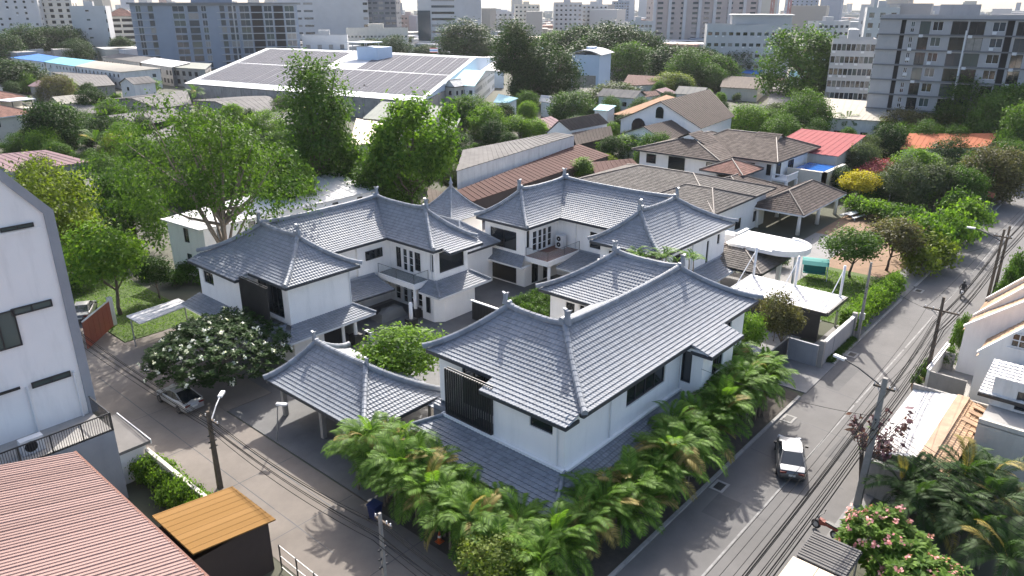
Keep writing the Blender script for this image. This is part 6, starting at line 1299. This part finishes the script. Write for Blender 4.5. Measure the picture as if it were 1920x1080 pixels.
# far canopy that reads as one mass
V, F, T = [], [], []; off = 0; rs = np.random.RandomState(4)
for i in range(420):
    r_ = 480 * (2400 / 480) ** rs.random(); x, y = polar(rs.uniform(-250, 2170), r_); s = rs.uniform(4, 8); P = rs.normal(size=(46, 3)); P /= np.linalg.norm(P, axis=1, keepdims=True); P *= rs.uniform(.5, 1, (46, 1)) * np.array([s, s, s * .7]); P[:, 2] = np.abs(P[:, 2]) + 2
    v, f, t_ = leaves(rs, P + np.array([x, y, 0]), P + rs.normal(size=P.shape) * s * .4 + [0, 0, 2], s * .55, s * .4, rs.random(46)); V.append(v); F.append(f + off); T.append(t_); off += len(v)
o = link('distant_trees', np_mesh('distant_trees', np.vstack(V), np.vstack(F), np.concatenate(T), M['l_dark']), None, 'stuff'); tag(o, 'far-off tree tops scattered through the hazy town', 'trees')
# low grass and weeds on open ground
V, F, T = [], [], []; n = 9000; rs = np.random.RandomState(9); P = np.c_[rs.uniform(23.6, 30.8, n), rs.uniform(67.6, 91.5, n), np.full(n, .09)]; P2 = np.c_[rs.uniform(70.6, 85.8, n), rs.uniform(20.7, 27.4, n), np.full(n, .09)]
P = np.vstack([P, P2]); v, f, t_ = leaves(rs, P, rs.normal(size=P.shape) + [0, 0, .3], .2, .05, rs.random(len(P))); o = link('grass', np_mesh('grass', v, f, t_, M['l_bright']), None, 'stuff'); tag(o, 'short mown grass of the two lawns', 'grass')
# ------------------------------------------------------------------ vehicles
M['silver'] = mat('silver_paint_and_glare', (.34, .345, .35), .4, (.32, .325, .33), metal=.2, coat=.6, scale=.5); M['greycar'] = mat('grey_car_paint', (.10, .102, .106), .3, (.095, .097, .1), metal=.4, coat=.7, scale=.5); M['blackcar'] = mat('black_car_paint', (.012, .012, .014), .2, coat=.8)
M['silver2'] = MATS['silver_paint_and_glare']; M['tyre'] = mat('tyre_rubber', (.02, .02, .02), .85); M['redlight'] = mat('tail_lamp_red', (.12, .012, .012), .25); M['lampglass'] = mat('head_lamp', (.6, .62, .64), .15); M['plate'] = mat('number_plate', (.62, .62, .6), .5); M['chrome'] = mat('chrome', (.6, .6, .6), .15, metal=1.)
def lerp_tab(tab, x):
    for (a, b), (c, d) in zip(tab[:-1], tab[1:]):
        if x <= c: return b + (d - b) * (x - a) / (c - a)
    return tab[-1][1]
def car(label, loc, rz, paint, roofm=None, L=4.5, Wd=1.76, coupe=False, rear_dark=False):
    """x forward; body shell lofted from cross-sections, glasshouse, wheels and lamps as parts"""
    t = thing('car', label, 'car', loc, rz); h = L / 2; hw = Wd / 2
    top = [(-h, .78), (-h + .1, .9), (-h + .75, 1.0 if not coupe else 1.06), (-.9, .98), (.75, .95), (1.1, .9), (h - .5, .76), (h - .12, .66), (h, .5)]
    wid = [(-h, .76), (-h + .15, .9), (-h + .6, .98), (0, 1.0), (h - .8, .97), (h - .25, .86), (h, .66)]
    bot = [(-h, .42), (-h + .2, .24), (h - .3, .22), (h, .36)]; n = 25; V = []; F = []
    for i in range(n):
        x = -h + L * i / (n - 1); w_ = lerp_tab(wid, x) * hw; zt = lerp_tab(top, x); zb = lerp_tab(bot, x); zm = zb + (zt - zb) * .55
        V += [(x, -w_ * .86, zb), (x, -w_ * .99, zb + .14), (x, -w_, zm), (x, -w_ * .95, zt - .06), (x, -w_ * .84, zt), (x, 0, zt + .03), (x, w_ * .84, zt), (x, w_ * .95, zt - .06), (x, w_, zm), (x, w_ * .99, zb + .14), (x, w_ * .86, zb)]
    k = 11
    for i in range(n - 1):
        for j in range(k - 1): F.append((i * k + j, (i + 1) * k + j, (i + 1) * k + j + 1, i * k + j + 1))
    F += [tuple(range(k)), tuple((n - 1) * k + j for j in range(k - 1, -1, -1))]
    MB().add(V, F).obj('body', M[paint], t, smooth=True)
    xr, xf, rr, rf = (-h + .42, 1.05, -.75, .25) if not coupe else (-h + .25, 1.15, -.7, .1); zb, zt = .95, 1.43; wb, wt = hw * .86, hw * .64
    gv = [(xr, -wb, zb), (xf, -wb, zb), (xf, wb, zb), (xr, wb, zb), (rr, -wt, zt), (rf, -wt, zt), (rf, wt, zt), (rr, wt, zt)]; g = MB().add(gv, [(0, 1, 5, 4), (1, 2, 6, 5), (2, 3, 7, 6), (3, 0, 4, 7)]); g.obj('windows', M['glass'], t)
    rv = [(rr - .05, -wt * .98, zt - .01), (rf + .06, -wt * .98, zt - .01), (rf + .06, wt * .98, zt - .01), (rr - .05, wt * .98, zt - .01), (rr + .12, -wt * .8, zt + .05), (rf - .12, -wt * .8, zt + .05), (rf - .12, wt * .8, zt + .05), (rr + .12, wt * .8, zt + .05)]
    MB().add(rv, [(0, 1, 5, 4), (1, 2, 6, 5), (2, 3, 7, 6), (3, 0, 4, 7), (4, 5, 6, 7)]).obj('roof_panel', M[roofm or paint], t, smooth=True)
    for a, b in ((0, 4), (1, 5), (2, 6), (3, 7), (4, 5), (7, 6)): MB().tube([gv[a], gv[b]], .045, 6).obj('pillar', M[paint], t)
    for s in (-1, 1): 
        p = Vector(gv[0]).lerp(Vector(gv[1]), .5), Vector(gv[4]).lerp(Vector(gv[5]), .5); MB().tube([(q.x, q.y * s * -1 if s < 0 else -q.y * -1 * -1, q.z) for q in p], .035, 6).obj('pillar', M['black'], t)
        MB().cbox((.78, s * (hw + .09), 1.0), .12, .2, .13).obj('mirror', M['black'], t)
        MB().cbox((h - .16, s * hw * .62, .64), .26, .36, .12, (0, .25, -s * .35)).obj('headlight', M['lampglass'], t); MB().cbox((-h + .03, s * hw * .58, .78), .1, .42, .12, (0, 0, s * .12)).obj('tail_light', M['redlight'], t)
        for xw in (-L * .3, L * .31):
            w_ = thing_part('wheel', t, (xw, s * (hw - .1), .32)); MB().tube([(0, -.11, 0), (0, .11, 0)], .325, 18).obj('tyre', M['tyre'], w_); MB().tube([(0, s * .09, 0), (0, s * .118, 0)], .21, 14).obj('rim', M['chrome'], w_)
    if roofm == 'silver':
        MB().add([(-h + .1, -hw * .78, .915), (-h + .62, -hw * .84, 1.02), (-h + .62, hw * .84, 1.02), (-h + .1, hw * .78, .915), (-h + .36, 0, 1.035)], [(0, 1, 4), (1, 2, 4), (2, 3, 4), (3, 0, 4)]).obj('boot_glare', M['silver'], t, smooth=True); MB().add([(1.08, -hw * .82, .935), (h - .3, -hw * .7, .76), (h - .3, hw * .7, .76), (1.08, hw * .82, .935), (1.5, 0, .94)], [(0, 1, 4), (1, 2, 4), (2, 3, 4), (3, 0, 4)]).obj('bonnet_glare', M['silver'], t, smooth=True)  # pale panels put the sun's reflection into the colour of boot and bonnet
    MB().cbox((-h - .0, 0, .62), .04, .42, .13).obj('number_plate', M['plate'], t); MB().cbox((-h + .06, 0, .38), .12, Wd * .8, .16).obj('rear_bumper', M['black' if rear_dark else paint], t); MB().cbox((h - .04, 0, .42), .1, Wd * .6, .14).obj('grille', M['black'], t)
    return t
def thing_part(name, parent, loc):
    o = bpy.data.objects.new(name, None); col.objects.link(o); o.parent = parent; o.location = loc; o.empty_display_size = .1; return o
car('silver hatchback with black glass roof parked by the frangipani', (21.4, 52.9, 0), R(93), 'silver', 'silver2', 4.5, 1.82, True)
car('grey sedan with sun glare painted on its roof turning on the road', (44.6, 14.15, 0), R(24), 'greycar', 'silver', 4.85, 1.86, rear_dark=True)  # silver top colour stands in for sun glare on a darker car
car('black car parked in shade under the carport', (28.6, 38.4, .045), R(184), 'blackcar', None, 4.4, 1.75)
x, y = G(160, 592); car('dark pickup-sized car behind the brick-red gate', (x, y, .03), R(60), 'greycar', 'silver', 4.7, 1.8)
# ---- motorcycles and rider
def motorcycle(label, loc, rz, m):
    t = thing('motorcycle', label, 'motorcycle', loc, rz)
    for xw in (-.62, .62): 
        w_ = thing_part('wheel', t, (xw, 0, .29)); MB().tube([(0, -.05, 0), (0, .05, 0)], .29, 16).obj('tyre', M['tyre'], w_); MB().tube([(0, -.055, 0), (0, .055, 0)], .17, 12).obj('rim', M['steel'], w_)
    MB().add([(-.75, -.1, .62), (-.75, .1, .62), (-.1, -.12, .6), (-.1, .12, .6), (.35, -.1, .42), (.35, .1, .42), (-.8, -.08, .8), (-.8, .08, .8), (-.1, -.14, .78), (-.1, .14, .78), (.45, -.12, .8), (.45, .12, .8)], [(6, 8, 9, 7), (8, 10, 11, 9), (0, 2, 8, 6), (1, 7, 9, 3), (2, 4, 10, 8), (3, 9, 11, 5), (0, 6, 7, 1), (4, 5, 11, 10)]).obj('fairing', M[m], t)
    MB().cbox((-.35, 0, .84), .75, .24, .09, (0, .04, 0)).obj('seat', M['black'], t); MB().tube([(.62, 0, .29), (.46, 0, .98)], .035, 6).obj('fork', M['steel'], t); MB().tube([(.40, -.33, 1.02), (.47, 0, .98), (.40, .33, 1.02)], .022, 6).obj('handlebar', M['black'], t); MB().tube([(.55, 0, .82), (.64, 0, .82)], .09, 10).obj('headlight', M['lampglass'], t)
    for s in (-1, 1): MB().tube([(.4, s * .3, 1.03), (.38, s * .36, 1.18)], .012, 5).cbox((.38, s * .37, 1.22), .02, .12, .08).obj('mirror', M['black'], t)
    return t
motorcycle('red motorcycle parked at the road edge by the pink frangipani', (38.9, 9.75, .05), R(75), 'redgate'); 
b2_ = motorcycle('white motorcycle ridden along the road past twin poles', (86.4, 12.6, 0), R(186), 'frame_w')
pe = thing('person', 'motorcyclist in dark jacket and helmet riding on the road', 'person', (86.4, 12.6, 0), R(186))
def skin(name, pts, edges, m, parent):
    me = bpy.data.meshes.new(name); me.from_pydata([p[:3] for p in pts], edges, []); o = bpy.data.objects.new(name, me); col.objects.link(o); o.parent = parent; me.materials.append(m)
    o.modifiers.new('skin', 'SKIN'); o.modifiers.new('sub', 'SUBSURF').render_levels = 1
    for i, p in enumerate(pts): me.skin_vertices[0].data[i].radius = (p[3], p[3])
    me.skin_vertices[0].data[0].use_root = True; return o
bp_ = [(-.35, 0, .92, .17), (-.3, 0, 1.15, .16), (-.2, 0, 1.38, .17), (-.14, 0, 1.5, .07), (-.1, 0, 1.62, .09), (-.2, .2, 1.4, .07), (.05, .3, 1.2, .05), (.36, .3, 1.06, .04), (-.2, -.2, 1.4, .07), (.05, -.3, 1.2, .05), (.36, -.3, 1.06, .04), (-.3, .12, .88, .1), (.08, .2, .8, .085), (.0, .18, .42, .055), (.12, .18, .36, .045), (-.3, -.12, .88, .1), (.08, -.2, .8, .085), (.0, -.18, .42, .055), (.12, -.18, .36, .045)]
M['jacket'] = mat('dark_jacket', (.03, .03, .035), .8); skin('body', bp_, [(0, 1), (1, 2), (2, 3), (3, 4), (2, 5), (5, 6), (6, 7), (2, 8), (8, 9), (9, 10), (0, 11), (11, 12), (12, 13), (13, 14), (0, 15), (15, 16), (16, 17), (17, 18)], M['jacket'], pe)
me = bpy.data.meshes.new('helmet'); import bmesh; bm_ = bmesh.new(); bmesh.ops.create_uvsphere(bm_, u_segments=14, v_segments=9, radius=.15); bmesh.ops.scale(bm_, vec=(1.1, .92, 1), verts=bm_.verts); bm_.to_mesh(me); bm_.free(); me.materials.append(M['black']); o = link('helmet', me, pe); o.location = (-.08, 0, 1.7)
# ------------------------------------------------------------------ poles, lamps, wires
def insul(mb, p, r=.035): mb.tube([p, (p[0], p[1], p[2] + .14)], r, 6)
def pole(label, x, y, h, arms=(), w_=.16, lean=(0, 0), az=0., m='polec', box=False, name='utility_pole'):
    t = thing(name, label, 'pole', (x, y, 0), az); L = lambda z: (lean[0] * z, lean[1] * z, z)
    q = [(-w_, -w_), (w_, -w_), (w_, w_), (-w_, w_)]; MB().add([(a, b, 0) for a, b in q] + [(lean[0] * h + a * .62, lean[1] * h + b * .62, h) for a, b in q], [(0, 1, 5, 4), (1, 2, 6, 5), (2, 3, 7, 6), (3, 0, 4, 7), (4, 5, 6, 7)]).obj('shaft', M[m], t)
    for z, half in arms:
        c = L(z); MB().cbox((c[0] + .16, c[1], z), .1, half * 2, .12).obj('cross_arm', M['bark'], t)
        for s in (-.9, -.45, .45, .9): mb = MB(); insul(mb, (c[0] + .16, c[1] + s * half, z + .06)); mb.obj('insulator', M['frame_w'], t)
        MB().tube([(c[0] + .16, c[1] + half * .6, z), (c[0], c[1], z - .6)], .03, 5).obj('brace', M['steel'], t)
    if box: MB().cbox((.1, 0, 2.4), .3, .45, .6).obj('meter_box', M['offwhite'], t)
    for z in (h * .55, h * .62, h * .7): c = L(z); MB().tube([(c[0] - .26, c[1], z), (c[0] + .26, c[1], z)], .05, 6).obj('cable_clamp', M['black'], t)
    return t
pole('concrete pole leaning over the tiled shed wall', 42.9, 9.2, 8.9, ((8.2, .6),), .2, (.0, -.02))
pole('dark pole with wide cross arm beside the small walled yard', 63.5, 10.4, 7.4, ((6.2, 1.3),), .15, m='bark')
for i, (x, y) in enumerate(((85.2, 10.1), (86.9, 9.9))): pole('dark twin pole standing across the road from the lawn', x, y, 8.2, ((7.4, .8),) if i == 0 else (), .15, m='bark').__setitem__('group', 'twin poles')
pole('pole with meter boxes between lawn hedge and slate grey wall', 68.0, 17.25, 7.6, (), .13, box=True, m='polec')
pole('tangled cable pole in front of the white alley wall', 17.9, 40.5, 5.6, ((4.9, .8),), .15, m='bark'); pole('alley pole near the brown shed fence', 17.6, 23.6, 6.8, ((6.2, .6),), .11)
pole('thin grey pole behind the garden hedge', *G(1664, 392), 6.4, (), .09, m='steel'); pole('thin pole beside the olive road tree', *G(1822, 380), 7.5, (), .1, m='bark')
for px, yb, yt in ((548, 205, 150), (686, 205, 158), (716, 206, 163), (404, 170, 138)):
    x, y = G(px, yb); pole('dark cross-armed pole along the front of solar warehouse', x, y, zat(x, y, yt), ((zat(x, y, yt) - .5, 1.4),), .16, m='bark')['group'] = 'poles before solar warehouse'
# street lamps
def lamp(label, base, z0, tip, m='steel'):
    t = thing('street_lamp', label, 'street lamp', (base[0], base[1], z0)); d = Vector(tip) - Vector((*base, z0)); MB().tube([(0, 0, 0), d * .6 + Vector((0, 0, .1)), d], .045, 8).obj('arm', M[m], t); u = Vector((d.x, d.y, 0)).normalized()
    MB().cbox(d + u * .3, .75, .26, .14, (0, 0, math.atan2(u.y, u.x))).obj('lamp_head', M['frame_w'], t); return t
lamp('street lamp arm on the leaning concrete pole', (42.9, 9.3), 8.4, (43.6, 11.6, 9.0), 'black'); lamp('street lamp with white head on the tangled cable pole', (17.95, 40.6), 4.6, (19.6, 42.2, 5.3)); lamp('street lamp on twin poles reaching over the road', (85.2, 10.2), 7.0, (85.0, 12.6, 7.9), 'black')
x, y = G(640, 1) if False else (23.4, 42.6); lamp('garden lamp with white head by the carport', (x, y), 0, (x + .2, y - .3, 3.0))
def wire(pts, sag=.4, r=.018, k=12):
    out = []
    for a, b in zip(pts[:-1], pts[1:]):
        a, b = Vector(a), Vector(b)
        for i in range(k): s = i / k; p = a.lerp(b, s); out.append(p - Vector((0, 0, sag * 4 * s * (1 - s))))
    return out + [Vector(pts[-1])]
r3 = random.Random(3)
for i in range(9):
    dy = -.5 + .12 * i; dz = r3.uniform(-.5, .4); o = MB().tube(wire([(10, 9.0 + dy, 6.2 + dz), (42.9, 9.3 + dy, 6.0 + dz), (63.5, 10.4 + dy, 5.0 + dz), (85.5, 10.0 + dy, 5.9 + dz), (120, 10 + dy, 6 + dz)], r3.uniform(.35, .7), .02 if i % 3 else .035), .02 if i % 3 else .034, 5, False).obj('cable', M['cable']); tag(o, 'black utility cable slung between poles along the road', 'cable', 'road cables')
for i in range(4):
    o = MB().tube(wire([(10, 9.6 - i * .45, 8.5), (42.9, 9.8 - i * .36, 8.3), (63.5, 11.4 - i * .8, 6.4), (85.3, 10.7 - i * .4, 7.6), (120, 10.6 - i * .4, 8)], .45), .013, 4, False).obj('power_line', M['cable']); tag(o, 'thin power line strung above the road cables', 'cable', 'road power lines')
for i in range(7):
    dx = -.5 + .17 * i; dz = r3.uniform(-.4, .3); o = MB().tube(wire([(17.9 + dx, 75, 4.9 + dz), (17.9 + dx * .6, 40.5, 4.7 + dz), (17.6 + dx, 23.6, 5.6 + dz), (17.4 + dx, 5, 5.6 + dz)], r3.uniform(.35, .6)), .018, 5, False).obj('cable', M['cable']); tag(o, 'black cable sagging along the alley between poles', 'cable', 'alley cables')
for i in range(6):
    o = MB().tube(wire([(42.9, 9.2, 6.6 - i * .25), (37.5 - i * .3, -6, 5.6 - i * .22)], .5), .014, 4, False).obj('cable', M['cable']); tag(o, 'thin service wire running from leaning pole past the beige house', 'cable', 'service wires')
for a, b, lab in (((42.9, 9.2, 6.3), (43.4, 20.6, 5.4), 'service wire crossing the road to the front house'), ((63.5, 10.4, 6.0), (68, 17.25, 6.6), 'service wire crossing road to meter box pole'), ((85.2, 10.1, 6.8), (68, 17.25, 7.2), 'service wire from twin poles to meter box pole')):
    o = MB().tube(wire([a, b], .4), .014, 4, False).obj('cable', M['cable']); tag(o, lab, 'cable')
# ------------------------------------------------------------------ small things
bn = thing('wheelie_bin', 'dark blue wheelie bin beside the alley palms', 'bin', (22.5, 30.6, .004), R(10)); M['binblue'] = mat('blue_bin_plastic', (.02, .035, .12), .5)
MB().add([(-.26, -.24, .06), (.26, -.24, .06), (.26, .24, .06), (-.26, .24, .06), (-.34, -.32, 1.0), (.34, -.32, 1.0), (.34, .32, 1.0), (-.34, .32, 1.0)], [(0, 3, 2, 1), (0, 1, 5, 4), (1, 2, 6, 5), (2, 3, 7, 6), (3, 0, 4, 7)]).obj('body', M['binblue'], bn); MB().cbox((0, .02, 1.04), .74, .7, .07, (.08, 0, 0)).obj('lid', M['binblue'], bn)
for s in (-1, 1): MB().tube([(s * .24 - .03, .3, .1), (s * .24 + .03, .3, .1)], .1, 12).obj('wheel', M['tyre'], bn)
cn = thing('traffic_cone', 'orange traffic cone at the foot of alley palms', 'cone', (23.6, 26.2, .01)); M['orange'] = mat('cone_orange', (.55, .12, .03), .5); MB().box(-.2, .2, -.2, .2, 0, .04).obj('base', M['orange'], cn); MB().tube([(0, 0, .04), (0, 0, .72)], [.15, .03], 14).obj('cone', M['orange'], cn, smooth=True); MB().tube([(0, 0, .32), (0, 0, .46)], [.108, .082], 14, False).obj('stripe', M['frame_w'], cn)
pc = thing('picnic_table', 'white picnic table with benches on the garden soil', 'table', (*G(1602, 408), .05), R(-12))
MB().box(-2.2, 2.2, -.5, .5, .72, .8).obj('table_top', M['frame_w'], pc)
for s in (-1, 1): MB().box(-2.2, 2.2, s * 1.0 - .2, s * 1.0 + .2, .42, .48).obj('bench', M['frame_w'], pc)
for xx in (-1.6, 1.6):
    for s in (-1, 1): MB().tube([(xx, s * .3, .72), (xx, s * 1.0, 0)], .06, 6).obj('leg', M['frame_w'], pc)
ts = thing('swing_seat', 'garden swing seat with turquoise fabric canopy on the lawn', 'swing seat', (*G(1525, 520), .05), R(20)); M['turq'] = mat('turquoise_fabric', (.02, .22, .2), .8)
mb = MB(); pr_ = [(-1.3, 1.75), (-.7, 2.05), (0, 2.15), (.7, 2.05), (1.3, 1.75)]
for (a, za), (b, zb) in zip(pr_[:-1], pr_[1:]): mb.quad((a, -1.4, za), (b, -1.4, zb), (b, 1.4, zb), (a, 1.4, za))
mb.obj('canopy', M['turq'], ts); MB().box(-.35, .35, -1.2, 1.2, .45, .55).obj('seat', M['turq'], ts); MB().cbox((.4, 0, .85), .08, 2.4, .7, (0, .2, 0)).obj('backrest', M['turq'], ts)
for s in (-1, 1):
    for a in (-1, 1): MB().tube([(a * 1.1, s * 1.35, 0), (0, s * 1.35, 2.0)], .04, 6).obj('leg', M['frame_w'], ts)
st_ = thing('patio_table', 'covered patio furniture in the shaded courtyard corner', 'table', (43.2, 54.0, .03)); M['cover'] = mat('grey_furniture_cover', (.2, .2, .19), .9)
MB().add([(-1.6, -.9, 0), (1.6, -.9, 0), (1.6, .9, 0), (-1.6, .9, 0), (-1.3, -.6, .75), (1.2, -.65, .9), (1.25, .6, .85), (-1.2, .65, .7), (0, 0, 1.0)], [(0, 1, 5, 4), (1, 2, 6, 5), (2, 3, 7, 6), (3, 0, 4, 7), (4, 5, 8), (5, 6, 8), (6, 7, 8), (7, 4, 8)]).obj('cover', M['cover'], st_); MB().cbox((-1.2, .4, .9), .7, .6, .5, (0, 0, .4)).obj('chair_back', M['black'], st_)
ty = thing('tyre', 'old car tyre lying on the whitewashed tile roof', 'tyre', (45.8, 8.9, 2.93)); mb = MB(); 
ring = [(.36 + .13 * math.cos(a), .13 * math.sin(a)) for a in np.linspace(0, 2 * math.pi, 9)[:-1]]; V = []; F = []
for i in range(20):
    a = 2 * math.pi * i / 20; V += [(r_ * math.cos(a), r_ * math.sin(a), z) for r_, z in ring]
for i in range(20):
    for j in range(8): F.append((i * 8 + j, ((i + 1) % 20) * 8 + j, ((i + 1) % 20) * 8 + (j + 1) % 8, i * 8 + (j + 1) % 8))
o = mb.add(V, F).obj('tyre_ring', M['tyre'], ty, smooth=True); o.rotation_euler = (.35, 0, 0); o.location.z = .12; MB().tube([(0, 0, .08), (0, 0, .14)], .22, 12).obj('rim', M['chrome'], ty)
fg = thing('flag', 'red white and blue striped flag on a pole behind the solar warehouse', 'flag', (*polar(818, 330), 0)); MB().tube([(0, 0, 0), (0, 0, 12)], .1, 6).obj('flagpole', M['steel'], fg)
for i, m_n in enumerate(('mastred', 'frame_w', 'r_blue', 'frame_w', 'mastred')): MB().cbox((-1.2, 1.2, 11.4 - i * .38), 3.4, .05, .37, (0, 0, R(135))).obj('stripe', M[m_n], fg)
f2 = thing('flag', 'small red flag on a pole beside the road hedge', 'flag', (*G(1842, 398), 0)); MB().tube([(0, 0, 0), (0, 0, 3.2)], .04, 6).obj('flagpole', M['steel'], f2); MB().cbox((.3, -.5, 2.7), 1.2, .03, .7, (0, .3, R(-50))).obj('cloth', M['mastred'], f2)
pts_ = [(62.8, 10.75), (64.2, 10.7), (65.4, 10.75), (61.2, 10.7)]
for i, (x, y) in enumerate(pts_):
    t = thing('plant_pot', 'small pot with plant on the pavement by the yard wall', 'pot', (x, y, .01), group='pavement pots'); MB().tube([(0, 0, 0), (0, 0, .5)], [.2, .3], 12).obj('pot', M['binblue' if i == 2 else 'terrband'], t); c = link('leaves', KIND['bush'][2][i % 3][0], t); c.location.z = .45; c.scale = (.35, .35, .45)
# ------------------------------------------------------------------ haze: the humid air over the town
hz = MB().box(-420, 6100, -1520, 6100, -1.5, 150).obj('haze', None); hz['kind'] = 'stuff'; tag(hz, 'thin pale haze over the whole town', 'haze')
hm = bpy.data.materials.new('haze'); N_, L_ = nodes_of(hm); N_.remove(N_['Principled BSDF']); pv_ = N_.new('ShaderNodeVolumePrincipled'); pv_.inputs['Color'].default_value = (.93, .96, 1, 1); pv_.inputs['Density'].default_value = .00006; pv_.inputs['Anisotropy'].default_value = .25
L_.new(pv_.outputs[0], N_['Material Output'].inputs['Volume']); hz.data.materials.append(hm)
